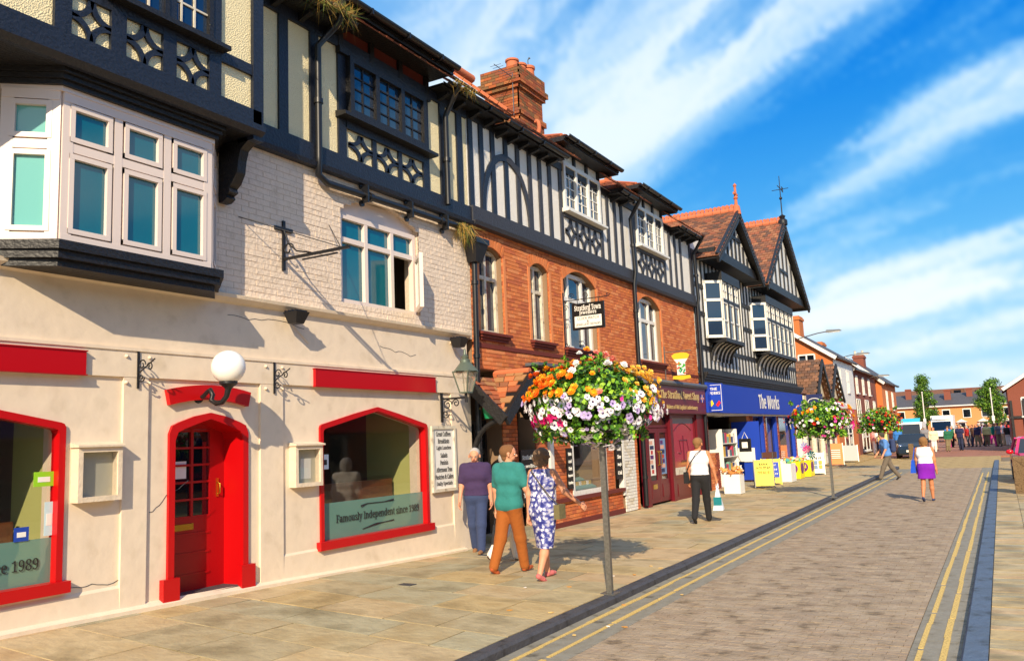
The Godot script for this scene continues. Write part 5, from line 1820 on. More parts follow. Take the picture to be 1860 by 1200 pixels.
		part(b, "case_frame", M.cream_trim, t)
		b = MB.new()
		b.hexa([Vector3(0, q[3], -hw - 0.02), Vector3(0.15, q[3], -hw - 0.02), Vector3(0.15, q[3], hw + 0.02), Vector3(0, q[3], hw + 0.02), Vector3(0, q[3] + 0.05, -hw - 0.02), Vector3(0.15, q[3] + 0.02, -hw - 0.02), Vector3(0.15, q[3] + 0.02, hw + 0.02), Vector3(0, q[3] + 0.05, hw + 0.02)])
		part(b, "sloping_top", M.cream_trim, t)
		b = MB.new()
		b.box(Vector3(0.01, 0.05, -hw + 0.05), Vector3(0.03, q[3] - 0.05, hw - 0.05))
		part(b, "backing", mat(rgb(196, 194, 176), 0.8), t)
		if q[0] > 7:
			b = MB.new()
			b.box(Vector3(0.031, 0.1, -0.11), Vector3(0.034, 0.36, 0.08))
			part(b, "paper_menu", M.white_sign, t)
		b = MB.new()
		b.box(Vector3(0.1, 0.05, -hw + 0.05), Vector3(0.104, q[3] - 0.05, hw - 0.05))
		part(b, "pane", M.clear, t)
	var mb := thing("menu_board", "white framed menu board with handwritten dishes beside the wall lantern", "sign", P(11.43, 1.06, 0.03))
	b = MB.new()
	b.box(Vector3(0, 0, -0.31), Vector3(0.02, 1.0, 0.31))
	part(b, "board", M.white_sign, mb)
	b = MB.new()
	for s in [[-0.34, 0.34, -0.03, 0.02], [-0.34, 0.34, 0.98, 1.03], [-0.34, -0.29, 0.02, 0.98], [0.29, 0.34, 0.02, 0.98]]: b.box(Vector3(0, s[2], s[0]), Vector3(0.045, s[3], s[1]))
	part(b, "frame", M.old_white, mb)
	var dishes := ["Great Coffees", "Breakfasts", "Light Lunches", "Salads", "Paninis", "Afternoon Teas", "Pastries & Cakes", "Daily Specials"]
	for i in 8: text(dishes[i], mb, "lettering", M.ink, Vector3(0.024, 0.9 - i * 0.115, 0), PI / 2, 0.032 * dishes[i].length(), 0.075, "Droid Serif", false, true)
	# stickers on the two shop windows
	for q in [[4.82, 1.62, 0.2, 0.14, rgb(150, 210, 40), "green hygiene sticker inside the window beside the menu case"], [4.88, 1.24, 0.09, 0.32, rgb(190, 226, 232), "tall pale blue sticker inside the red framed window"], [4.62, 1.12, 0.14, 0.13, rgb(30, 70, 170), "round blue sticker low on the red framed window"], [8.72, 1.62, 0.17, 0.2, rgb(224, 234, 240), "white sticker with dark emblem on window beside paper menu"]]:
		var t := thing("window_sticker", q[5], "sticker", P(q[0], q[1], -0.054), "window stickers")
		b = MB.new()
		b.box(Vector3(0, -q[3] * 0.5, -q[2] * 0.5), Vector3(0.003, q[3] * 0.5, q[2] * 0.5))
		part(b, "label_sheet", mat(q[4], 0.5), t)
		b = MB.new()
		b.box(Vector3(0.003, -q[3] * 0.2, -q[2] * 0.3), Vector3(0.005, q[3] * 0.15, q[2] * 0.3))
		part(b, "print", M.ink if q[0] > 8 else M.white_sign, t)
	# street lantern on a scrolled wall bracket
	var L := thing("wall_lantern", "old copper street lantern on scrolled iron bracket at the cafe corner", "lantern", P(11.42, 2.45, 0.03))
	b = MB.new()
	b.box(Vector3(0, -0.3, -0.02), Vector3(0.03, 0.18, 0.02))
	part(b, "back_bar", M.iron, L)
	b = MB.new()
	b.bar(Vector3(0.02, 0.08, 0), Vector3(0.5, 0.08, 0), 0.025, 0.03)
	scroll(b, Vector3(0.13, -0.02, 0), 0.09, 1.4, X, Y, 0.01)
	scroll(b, Vector3(0.3, 0.0, 0), 0.07, 1.4, -X, Y, 0.01)
	scroll(b, Vector3(0.09, -0.17, 0), 0.07, 1.3, X, -Y, 0.01)
	b.tube([Vector3(0.5, 0.0, 0), Vector3(0.5, 0.16, 0)], [0.025], 8)
	part(b, "bracket", M.iron, L)
	var lc := Vector3(0.5, 0.16, 0)
	var cop := mat(rgb(112, 124, 112), 0.5, null, 1.0, null, 1.0, 0.5)
	b = MB.new()
	for i in 4:
		var a0 := TAU * i / 4.0 + PI / 4
		var d0 := Vector3(cos(a0), 0, sin(a0))
		b.bar(lc + d0 * 0.1, lc + d0 * 0.21 + Vector3(0, 0.34, 0), 0.018, 0.018)
		var d1 := Vector3(cos(a0 + PI / 2), 0, sin(a0 + PI / 2))
		b.bar(lc + d0 * 0.1, lc + d1 * 0.1, 0.02, 0.02)
		b.bar(lc + d0 * 0.21 + Vector3(0, 0.34, 0), lc + d1 * 0.21 + Vector3(0, 0.34, 0), 0.02, 0.02)
	part(b, "cage", cop, L)
	b = MB.new()
	b.lathe(lc + Vector3(0, 0.34, 0), [Vector2(0.25, 0.0), Vector2(0.1, 0.15), Vector2(0.1, 0.19), Vector2(0.06, 0.21), Vector2(0.07, 0.25), Vector2(0.03, 0.28), Vector2(0.02, 0.36), Vector2(0.0, 0.38)], 4)
	part(b, "roof", cop, L)
	for i in 4:
		b = MB.new()
		var a0 := TAU * i / 4.0 + PI / 4
		var d0 := Vector3(cos(a0), 0, sin(a0))
		var d1 := Vector3(cos(a0 + PI / 2), 0, sin(a0 + PI / 2))
		b.quad(lc + d0 * 0.1, lc + d1 * 0.1, lc + d1 * 0.21 + Vector3(0, 0.34, 0), lc + d0 * 0.21 + Vector3(0, 0.34, 0), d0 + d1)
		part(b, "pane", glass(rgb(210, 200, 180), 0.35, 0.15), L)
	# green flower pot hung in the porch
	var hp := thing("hanging_pot", "small green pot of faded flowers hung under the porch eaves", "plant pot", P(12.45, 2.2, 0.35))
	b = MB.new()
	b.lathe(Vector3.ZERO, [Vector2(0.0, 0.0), Vector2(0.1, 0.0), Vector2(0.14, 0.18), Vector2(0.15, 0.19), Vector2(0.13, 0.19)], 14)
	part(b, "pot", mat(rgb(20, 140, 90), 0.4), hp)
	b = MB.new()
	for i in 160:
		var d := Vector3(R.randf_range(-1, 1), R.randf_range(0.0, 1), R.randf_range(-1, 1)).normalized()
		var p := Vector3(0, 0.17, 0) + d * R.randf_range(0.04, 0.19)
		b.col = [lin(170, 120, 60), lin(120, 110, 50), lin(190, 110, 80)][R.randi() % 3]
		var s := Vector3(R.randf() - 0.5, R.randf() - 0.5, R.randf() - 0.5).normalized() * 0.02
		b.tri(p - s, p + s, p + d * 0.04, d)
	part(b, "faded_flowers", M.petal, hp)
	# hanging sign of the jewellers
	var hs := thing("jewellers_hanging_sign", "black hanging sign with white panel on scrolled bracket above flower basket", "sign", P(16.2, 4.1, 0.0))
	b = MB.new()
	b.box(Vector3(0.0, -0.5, -0.02), Vector3(0.02, 0.85, 0.02))
	scroll(b, Vector3(0.06, 0.5, 0), 0.07, 1.2, X, Y)
	scroll(b, Vector3(0.05, -0.3, 0), 0.06, 1.2, X, -Y)
	part(b, "back_bar", M.iron, hs)
	b = MB.new()
	b.bar(Vector3(0.01, 0.66, 0), Vector3(1.05, 0.66, 0), 0.018, 0.018)
	scroll(b, Vector3(0.2, 0.74, 0), 0.08, 1.3, X, Y)
	scroll(b, Vector3(0.55, 0.73, 0), 0.07, 1.3, -X, Y)
	scroll(b, Vector3(1.07, 0.71, 0), 0.05, 0.8, X, -Y)
	part(b, "arm", M.iron, hs)
	for x in [0.35, 0.85]:
		b = MB.new()
		b.tube([Vector3(x, 0.66, 0), Vector3(x, 0.57, 0)], [0.008], 5)
		part(b, "hanger", M.iron, hs)
	b = MB.new()
	b.box(Vector3(0.22, 0.0, -0.025), Vector3(0.97, 0.57, 0.025))
	part(b, "board", M.black_sign, hs)
	b = MB.new()
	b.box(Vector3(0.28, 0.05, 0.025), Vector3(0.91, 0.29, 0.028))
	part(b, "white_panel", M.white_sign, hs)
	text("Stratford Town", hs, "lettering", M.white_sign, Vector3(0.595, 0.47, 0.029), 0.0, 0.62, 0.12, "Droid Serif", true)
	text("Jewellers", hs, "lettering", M.white_sign, Vector3(0.595, 0.355, 0.029), 0.0, 0.4, 0.11, "Droid Serif", true)
	text("CLOCK WATCH", hs, "lettering", M.ink, Vector3(0.595, 0.24, 0.03), 0.0, 0.5, 0.06, "Droid Sans")
	text("&", hs, "lettering", M.ink, Vector3(0.595, 0.17, 0.03), 0.0, 0.05, 0.05, "Droid Sans")
	text("JEWELLERY REPAIRS", hs, "lettering", M.ink, Vector3(0.595, 0.1, 0.03), 0.0, 0.58, 0.06, "Droid Sans")
	# sweet jar sign
	var sj := thing("sweet_jar_sign", "yellow and green sweet jar shaped sign hung above the maroon shop", "sign", P(22.4, 3.3, 0.25))
	b = MB.new()
	b.bar(Vector3(-0.22, 0.78, 0), Vector3(0.55, 0.78, 0), 0.02, 0.02)
	b.bar(Vector3(-0.22, -0.1, 0), Vector3(-0.22, 0.95, 0), 0.02, 0.02)
	part(b, "bracket", M.steel, sj)
	var yl := mat(rgb(236, 190, 40), 0.5)
	b = MB.new()
	b.prism([Vector3(-0.02, 0.66, -0.012), Vector3(0.06, 0.72, -0.012), Vector3(0.24, 0.74, -0.012), Vector3(0.42, 0.72, -0.012), Vector3(0.5, 0.66, -0.012), Vector3(0.44, 0.56, -0.012), Vector3(0.04, 0.56, -0.012)], Vector3(0, 0, 0.024))
	part(b, "banner", yl, sj)
	b = MB.new()
	b.prism([Vector3(0.04, 0.56, -0.01), Vector3(0.44, 0.56, -0.01), Vector3(0.36, 0.46, -0.01), Vector3(0.36, 0.12, -0.01), Vector3(0.12, 0.12, -0.01), Vector3(0.12, 0.46, -0.01)], Vector3(0, 0, 0.02))
	part(b, "jar", M.white_sign, sj)
	b = MB.new()
	b.prism([Vector3(0.0, 0.1, -0.012), Vector3(0.48, 0.1, -0.012), Vector3(0.5, 0.02, -0.012), Vector3(0.24, -0.02, -0.012), Vector3(-0.02, 0.02, -0.012)], Vector3(0, 0, 0.024))
	part(b, "ribbon", yl, sj)
	for i in 26:
		b = MB.new()
		b.ball(Vector3(0.24 + R.randf_range(-0.1, 0.1), 0.16 + i * 0.012, 0.01), Vector3(0.03, 0.025, 0.012), 7, 4)
		part(b, "painted_sweet", mat([rgb(30, 170, 60), rgb(220, 90, 30), rgb(20, 140, 50), rgb(200, 40, 40), rgb(40, 160, 140)][(R.randi() % 3) + (0 if i > 14 else 2)], 0.5), sj)
	# blue shop's blade sign
	var bs := thing("projecting_shop_sign", "square blue projecting sign with white border and letters beside blue fascia", "sign", P(25.9, 2.45, 0.06))
	b = MB.new()
	b.box(Vector3(0, 0, -0.05), Vector3(0.54, 0.86, 0.05))
	part(b, "panel", M.blue, bs)
	b = MB.new()
	for s in [[0.03, 0.51, 0.03, 0.045], [0.03, 0.51, 0.815, 0.83], [0.03, 0.045, 0.045, 0.815], [0.495, 0.51, 0.045, 0.815]]: b.box(Vector3(s[0], s[2], 0.05), Vector3(s[1], s[3], 0.054))
	part(b, "border", M.white_sign, bs)
	text("THE", bs, "lettering", M.white_sign, Vector3(0.27, 0.7, 0.055), 0.0, 0.22, 0.085, "Droid Sans", true)
	text("WORKS", bs, "lettering", M.white_sign, Vector3(0.27, 0.57, 0.055), 0.0, 0.4, 0.085, "Droid Sans", true)
	b = MB.new()
	b.prism([Vector3(0.1, 0.28, 0.052), Vector3(0.2, 0.36, 0.052), Vector3(0.25, 0.24, 0.052), Vector3(0.17, 0.15, 0.052)], Vector3(0, 0, 0.006))
	part(b, "yellow_tag", mat(rgb(240, 210, 30), 0.5), bs)
	b = MB.new()
	b.prism([Vector3(0.31, 0.2, 0.052), Vector3(0.42, 0.34, 0.052), Vector3(0.47, 0.26, 0.052), Vector3(0.38, 0.14, 0.052)], Vector3(0, 0, 0.006))
	part(b, "red_tag", mat(rgb(220, 30, 50), 0.5), bs)
	# growth in the gutters
	gutter_weeds("gutter_weeds", "long tuft of dry grass hanging from the gutter beside dormer window", P(8.35, 7.95, 0.5), 0.5, 0.35, 420)
	gutter_weeds("gutter_weeds", "short dry moss and grass in the gutter at the dormer corner", P(11.75, 7.93, 0.5), 0.35, 0.22, 200)
	gutter_weeds("gutter_weeds", "straw coloured weeds sprouting behind the hopper of the corner drainpipe", P(12.15, 5.62, 0.12), 0.2, 0.4, 320, true)
	gutter_weeds("gutter_weeds", "yellow dry tuft on the gable corner post", P(7.0, 7.85, 0.65), 0.12, 0.3, 160)

# plain street house seen from afar: walls, pitched roof with the ridge along the street, windows as parts
func house(label: String, called: String, x0: float, x1: float, z0: float, z1: float, eave: float, ridge: float, wall: Material, roof: Material, wins: Array, trim: Material, gable_roof_back := true) -> Node3D:
	var t := thing(called, label, "building")
	var b := MB.new()
	b.box(Vector3(x0, -0.2, z1), Vector3(x1, eave, z0))
	part(b, "wall", wall, t)
	var xm := (x0 + x1) * 0.5
	b = MB.new()
	b.prism([Vector3(x0 + 0.02, eave, z0 - 0.02), Vector3(x1 - 0.02, eave, z0 - 0.02), Vector3(xm, ridge - 0.1, z0 - 0.02)], Vector3(0, 0, z1 - z0 + 0.04))
	part(b, "gable_wall", wall, t)
	for s in [[x1 + 0.25, xm], [x0 - 0.25, xm]]:
		b = MB.new()
		var dy := (ridge - eave) / (xm - x0) * 0.25
		b.prism([Vector3(s[0], eave - dy, z0 + 0.2), Vector3(s[0], eave - dy + 0.14, z0 + 0.2), Vector3(s[1], ridge + 0.1, z0 + 0.2), Vector3(s[1], ridge - 0.04, z0 + 0.2)], Vector3(0, 0, z1 - z0 - 0.4))
		part(b, "roof_slope", roof, t)
	b = MB.new()
	for s in [x0 - 0.25, x1 + 0.25]: b.bar(Vector3(s, eave - (ridge - eave) / (xm - x0) * 0.25, z0 + 0.24), Vector3(xm, ridge, z0 + 0.24), 0.05, 0.2)
	part(b, "bargeboards", trim, t)
	b = MB.new()
	b.tube([Vector3(x1 + 0.3, eave - 0.1, z0 + 0.1), Vector3(x1 + 0.3, eave - 0.1, z1)], [0.07], 6)
	part(b, "gutter", M.gutter, t)
	for w in wins: # [face, along, y, width, height]: face "x" looks to the street, "z" towards the camera
		var n := node("window", t)
		var c := Vector3(x1, w[2], w[1]) if w[0] == "x" else Vector3(w[1], w[2], z0)
		var r := Vector3(0, 0, 1) if w[0] == "x" else Vector3(1, 0, 0)
		var o := Vector3(1, 0, 0) if w[0] == "x" else Vector3(0, 0, 1)
		var hw: float = w[3] * 0.5
		var hh: float = w[4] * 0.5
		b = MB.new()
		for s in [-1, 0, 1]: b.bar(c + r * hw * s - Vector3(0, hh, 0), c + r * hw * s + Vector3(0, hh, 0), 0.08, 0.1, r)
		for s in [-1, 0, 1]: b.bar(c - r * hw + Vector3(0, hh * s, 0), c + r * hw + Vector3(0, hh * s, 0), 0.09, 0.08)
		part(b, "frame", trim, n)
		b = MB.new()
		b.bar(c - Vector3(0, hh, 0) + o * 0.01, c + Vector3(0, hh, 0) + o * 0.01, hw * 2, 0.02, r)
		part(b, "pane", M.pane, n)
		b = MB.new()
		b.bar(c - r * (hw + 0.08) - Vector3(0, hh + 0.06, 0) + o * 0.05, c + r * (hw + 0.08) - Vector3(0, hh + 0.06, 0) + o * 0.05, 0.16, 0.09)
		part(b, "sill", trim, n)
	return t

func stack(t: Node3D, at: Vector3, w: float, d: float, h: float, pots: int, m: Material) -> void:
	var c := node("chimney", t)
	var b := MB.new()
	b.box(at - Vector3(w * 0.5, 1.0, d * 0.5), at + Vector3(w * 0.5, h, d * 0.5))
	b.box(at + Vector3(-w * 0.5 - 0.06, h - 0.25, -d * 0.5 - 0.06), at + Vector3(w * 0.5 + 0.06, h - 0.1, d * 0.5 + 0.06))
	part(b, "stack", m, c)
	for i in pots:
		b = MB.new()
		b.lathe(at + Vector3(lerpf(-w * 0.35, w * 0.35, float(i) / maxi(pots - 1, 1)), h, 0), [Vector2(0.11, 0), Vector2(0.09, 0.35), Vector2(0.11, 0.4), Vector2(0.0, 0.4)], 8)
		part(b, "chimney_pot", M.old_white, c)

func far_buildings() -> void:
	var orange := mat(rgb(222, 130, 70), 0.9, ntex(0.07, 3, [Color(0.8, 0.78, 0.76), Color.WHITE], 51), 0.5)
	var redb := mat(rgb(150, 86, 68), 0.9, ntex(0.07, 3, [Color(0.8, 0.78, 0.76), Color.WHITE], 52), 0.5)
	var buff := mat(rgb(232, 160, 100), 0.9, ntex(0.07, 3, [Color(0.85, 0.83, 0.8), Color.WHITE], 53), 0.5)
	# low white shop with two tiled gables
	var t := thing("low_gabled_shop", "low old white shop with two brown tiled gables beyond the blue fascia", "building")
	var b := MB.new()
	b.box(Vector3(-14, -0.2, -50.4), Vector3(-8.1, 3.6, -40.75))
	part(b, "wall", M.white_paint, t)
	b = MB.new()
	b.prism([Vector3(-7.9, 3.45, -40.8), Vector3(-11, 5.6, -40.8), Vector3(-14.2, 3.45, -40.8)], Vector3(0, 0, -9.7))
	part(b, "main_roof", M.roof_brown, t)
	var cols := [lin(130, 92, 68), lin(112, 80, 62), lin(146, 104, 78), lin(100, 76, 62)]
	for u in [43.6, 47.6]:
		var g := node("gable", t)
		b = MB.new()
		b.prism([P(u - 1.7, 3.4, 0.3), P(u + 1.7, 3.4, 0.3), P(u, 5.0, 0.3)], Vector3(-0.2, 0, 0))
		part(b, "gable_panel", M.old_white, g)
		for s in [-1.0, 1.0]:
			tiles(g, P(u + s * 2.0, 3.2, 0.65), P(u + s * 2.0, 3.2, -3.0), P(u, 5.2, 0.65), P(u, 5.2, -3.0), 14, 0.25, cols)
			b = MB.new()
			b.bar(P(u + s * 2.0, 3.15, 0.62), P(u, 5.12, 0.62), 0.08, 0.22, Vector3(1, 0, 0))
			part(b, "bargeboard", M.timber_black, g)
		win(g, u - 0.6, u + 0.6, 3.45, 4.2, 0.34, [u], [], 0.06, 0.05, M.timber_black, M.pane)
	for u in [41.2, 43.4, 45.6, 47.8]:
		fpart(t, "pilaster", M.old_white, u, u + 0.3, -0.1, 2.9, -0.1, 0.05)
		win(t, u + 0.4, u + 2.0, 0.4, 2.6, -0.05, [], [2.1], 0.08, 0.06, M.cream_trim, M.pane, 1, 1, null, "shop_window")
	fpart(t, "fascia", M.cream_trim, 40.9, 50.3, 2.9, 3.35, -0.1, 0.12)
	var h := house("tall orange brick house with white bargeboard rising behind the low gabled shop", "brick_house", -14.0, -8.0, -50.6, -58.0, 5.9, 8.0, orange, M.slate, [["z", -9.4, 5.4, 0.9, 1.3], ["x", -52.5, 4.6, 0.8, 1.3], ["x", -55.5, 4.6, 0.8, 1.3], ["x", -54.0, 1.4, 3.0, 1.8]], M.white_paint)
	stack(h, Vector3(-10.2, 8.0, -52.0), 0.8, 1.2, 0.5, 0, orange)
	fpart(h, "painted_front", M.white_paint, 50.7, 57.9, 2.9, 5.7, -0.2, 0.03)
	h = house("dark red brick terrace with white window frames along the far pavement", "red_terrace", -14.0, -8.1, -58.1, -70.0, 5.6, 7.0, redb, M.slate, [["x", -60.0, 4.6, 0.8, 1.1], ["x", -63.0, 4.6, 0.8, 1.1], ["x", -66.0, 4.6, 0.8, 1.1], ["x", -60.0, 2.9, 1.6, 1.4], ["x", -64.0, 2.9, 1.6, 1.4], ["x", -68.0, 2.9, 1.0, 1.4], ["x", -62.0, 1.1, 3.2, 1.8], ["x", -67.0, 1.1, 3.0, 1.8]], M.white_paint)
	stack(h, Vector3(-10.4, 6.8, -60.0), 0.9, 1.4, 0.8, 0, orange)
	h = house("orange brick gable house at the end of the far pavement", "gable_house", -12.6, -7.7, -70.2, -80.0, 5.2, 7.2, orange, M.slate, [["x", -73.0, 3.8, 0.9, 1.4], ["x", -77.0, 3.8, 0.9, 1.4], ["z", -9.0, 3.4, 0.9, 1.3]], M.white_paint)
	stack(h, Vector3(-9.6, 7.0, -74.0), 0.8, 1.3, 0.6, 2, redb)
	h = house("slate roofed house with pale chimney pots in the far distance", "slate_house", -22.0, -12.5, -98.0, -112.0, 4.2, 7.2, buff, M.slate, [["z", -14.5, 3.0, 1.0, 1.4], ["x", -103.0, 3.0, 1.0, 1.4]], M.white_paint)
	stack(h, Vector3(-14.5, 6.0, -99.0), 1.6, 0.9, 1.2, 5, orange)
	stack(h, Vector3(-16.8, 6.6, -106.0), 0.9, 0.9, 1.0, 2, orange)
	# long terrace that closes the street
	var wins := []
	for x in [-13.0, -8.6, -6.9, -4.2, -1.8, 1.0, 3.6]: wins.append(["z", x, 3.1, 0.9, 1.1])
	for x in [-8.2, -5.0, -2.2, 0.6]: wins.append(["z", x, 0.9, 0.9, 1.6])
	t = thing("long_brick_terrace", "long orange brick terrace with slate roof closing the far end of the square", "building")
	b = MB.new()
	b.box(Vector3(-20, -0.2, -150), Vector3(9, 4.35, -140))
	part(b, "wall", buff, t)
	b = MB.new()
	b.prism([Vector3(-20.3, 4.25, -139.6), Vector3(-20.3, 4.4, -139.6), Vector3(-20.3, 6.3, -145.0), Vector3(-20.3, 4.25, -150.4)], Vector3(29.6, 0, 0))
	part(b, "roof", M.slate, t)
	b = MB.new()
	b.box(Vector3(-20, 4.2, -139.75), Vector3(9, 4.36, -139.5))
	part(b, "eaves_board", M.white_paint, t)
	for w in wins:
		var n := node("window" if w[2] > 2 else "doorway", t)
		b = MB.new()
		b.box(Vector3(w[1] - w[3] * 0.5 - 0.1, w[2] - w[4] * 0.5 - 0.1, -140.05), Vector3(w[1] + w[3] * 0.5 + 0.1, w[2] + w[4] * 0.5 + 0.15, -139.93))
		part(b, "frame", M.white_paint, n)
		b = MB.new()
		b.box(Vector3(w[1] - w[3] * 0.5, w[2] - w[4] * 0.5, -139.95), Vector3(w[1] + w[3] * 0.5, w[2] + w[4] * 0.5, -139.9))
		part(b, "pane", M.pane, n)
		if w[2] < 2:
			b = MB.new()
			b.prism([Vector3(w[1] - 0.8, 1.85, -139.93), Vector3(w[1] + 0.8, 1.85, -139.93), Vector3(w[1], 2.3, -139.93)], Vector3(0, 0, 0.25))
			part(b, "pediment", M.white_paint, n)
	stack(t, Vector3(-6.6, 5.3, -142.4), 0.9, 0.9, 1.5, 0, redb)
	stack(t, Vector3(-3.7, 5.6, -143.4), 0.8, 0.8, 1.3, 0, redb)
	stack(t, Vector3(-12.0, 5.6, -143.4), 0.8, 0.8, 1.6, 0, redb)
	t = thing("back_roofs_house", "brown tiled house with flat dormers behind the long brick terrace", "building")
	b = MB.new()
	b.prism([Vector3(-18, 4.0, -152), Vector3(-18, 7.4, -157), Vector3(-18, 4.0, -162)], Vector3(20, 0, 0))
	part(b, "roof", M.roof_brown, t)
	b = MB.new()
	b.box(Vector3(-18, -0.2, -161.5), Vector3(2, 4.2, -152.5))
	part(b, "wall", buff, t)
	for x in [-5.6, -2.0]:
		b = MB.new()
		b.box(Vector3(x - 0.9, 6.0, -156), Vector3(x + 0.9, 7.2, -153.2))
		part(b, "dormer", M.roof_brown, t)
		b = MB.new()
		b.box(Vector3(x - 0.5, 6.3, -153.3), Vector3(x + 0.5, 7.0, -153.1))
		part(b, "dormer_pane", M.pane, t)
	# dark building at the edge of the square
	h = house("dark brick house with brown roof beyond the parked pink car", "corner_house", 0.5, 9.0, -60.0, -70.0, 3.85, 6.6, redb, M.roof_brown, [["z", 1.6, 2.6, 0.8, 1.1], ["z", 3.4, 2.6, 0.8, 1.1], ["z", 2.2, 0.9, 1.6, 1.4]], M.white_paint)
	b = MB.new()
	for x in [0.55, 1.2, 2.6, 4.0]: b.box(Vector3(x, 0.0, -59.98), Vector3(x + 0.14, 3.0, -59.9))
	b.box(Vector3(0.5, 1.9, -59.97), Vector3(6.0, 2.05, -59.88))
	part(b, "timber_frame", M.timber_black, h)
	# shops on the camera's side of the street, mirrored in the glass
	for k in 7:
		var said: String = ["brick shop facing the cream cafe across the street", "pale rendered shop opposite the jewellers across the street", "brick shop opposite the maroon shopfront across the street", "buff brick shop opposite the blue fascia across the street", "brick house opposite the low gabled shop across the street", "buff brick house opposite the tall orange house", "pale rendered house opposite the red terrace"][k]
		h = house(said, "opposite_shop", 10.0, 16.0, 8.0 - k * 9.0, -0.9 - k * 9.0, 6.2, 8.4, [redb, M.stucco, redb, buff, redb, buff, M.stucco][k], M.roof_brown, [], M.white_paint)
		for i in 3:
			b = MB.new()
			b.box(Vector3(9.95, 3.6, 6.4 - k * 9.0 - i * 2.6), Vector3(9.99, 5.2, 7.6 - k * 9.0 - i * 2.6))
			part(b, "upper_pane", M.pane, h)
		b = MB.new()
		b.box(Vector3(9.94, 0.4, -0.4 - k * 9.0), Vector3(9.99, 2.4, 7.4 - k * 9.0))
		part(b, "shop_pane", M.pane, h)
		b = MB.new()
		b.box(Vector3(9.85, 2.5, -0.6 - k * 9.0), Vector3(9.99, 3.2, 7.7 - k * 9.0))
		part(b, "shop_fascia", [M.white_sign, M.black_sign, M.blue_dark, M.white_sign, M.red_sign, M.black_sign, M.white_sign][k], h)

func flower_mesh(kind: String, col: Color, mid: Color) -> ArrayMesh:
	var b := MB.new()
	if kind == "petunia":
		for i in 5:
			var a := TAU * i / 5.0
			var p := []
			for k in [-0.5, -0.2, 0.2, 0.5]: p.append(Vector3(cos(a + k * 1.2) * (1.0 if absf(k) < 0.4 else 0.86), 0.16 if absf(k) < 0.4 else 0.24, sin(a + k * 1.2) * (1.0 if absf(k) < 0.4 else 0.86)))
			b.col = col
			var c := [Vector3(cos(a - 0.6) * 0.3, 0.02, sin(a - 0.6) * 0.3), Vector3(cos(a + 0.6) * 0.3, 0.02, sin(a + 0.6) * 0.3)]
			b.tri(c[0], p[0], p[1], Vector3.UP)
			b.tri(c[0], p[1], p[2], Vector3.UP)
			b.tri(c[0], p[2], c[1], Vector3.UP)
			b.tri(c[1], p[2], p[3], Vector3.UP)
			b.col = mid
			b.tri(Vector3(0, -0.25, 0), c[0], c[1], Vector3.UP)
	else:
		for ring in 3:
			for i in 6:
				var a := TAU * (i + ring * 0.5) / 6.0
				var r := 1.0 - ring * 0.3
				var y := ring * 0.28
				b.col = col.lerp(mid, ring * 0.3 + (i % 2) * 0.12)
				var d := Vector3(cos(a), 0, sin(a))
				var s := Vector3(-sin(a), 0, cos(a)) * 0.45 * r
				b.tri(Vector3(0, y - 0.1, 0), d * r * 0.6 - s + Vector3(0, y + 0.1, 0), d * r + Vector3(0, y + 0.3, 0), Vector3.UP)
				b.tri(Vector3(0, y - 0.1, 0), d * r + Vector3(0, y + 0.3, 0), d * r * 0.6 + s + Vector3(0, y + 0.1, 0), Vector3.UP)
	return b.mesh(M.petal)

func add_flower(parent: Node, called: String, mesh: ArrayMesh, at: Vector3, nrm: Vector3, size: float) -> void:
	var o := MeshInstance3D.new()
	o.mesh = mesh
	o.name = called
	var y := (nrm + Vector3(R.randf_range(-0.4, 0.4), R.randf_range(-0.3, 0.4), R.randf_range(-0.4, 0.4))).normalized()
	var x := y.cross(Vector3(R.randf() - 0.5, R.randf() - 0.5, R.randf() - 0.5)).normalized()
	o.transform = Transform3D(Basis(x, y, x.cross(y)).scaled(Vector3.ONE * size), at)
	parent.add_child(o, true)

func leaf_ball(b: MB, c: Vector3, r: Vector3, n: int, size: float, cols: Array) -> void:
	for i in n:
		var d := Vector3(R.randfn(), R.randfn(), R.randfn()).normalized()
		var rad := pow(R.randf(), 0.28) * (1.0 + 0.1 * sin(d.x * 9.0 + d.y * 7.0) + 0.08 * sin(d.z * 13.0))
		var p := c + d * r * rad
		var up := (d + Vector3(R.randfn(), R.randfn() + 0.3, R.randfn()) * 0.6).normalized()
		var s := up.cross(Vector3(R.randfn(), R.randfn(), R.randfn())).normalized()
		var f := up.cross(s)
		var k := size * R.randf_range(0.6, 1.3)
		b.col = cols[R.randi() % cols.size()]
		b.tri(p - s * k * 0.45, p + f * k * 0.5 + up * k * 0.12, p + s * k * 0.45, up)
		b.tri(p - s * k * 0.45, p + s * k * 0.45, p - f * k * 0.5 + up * k * 0.05, up)

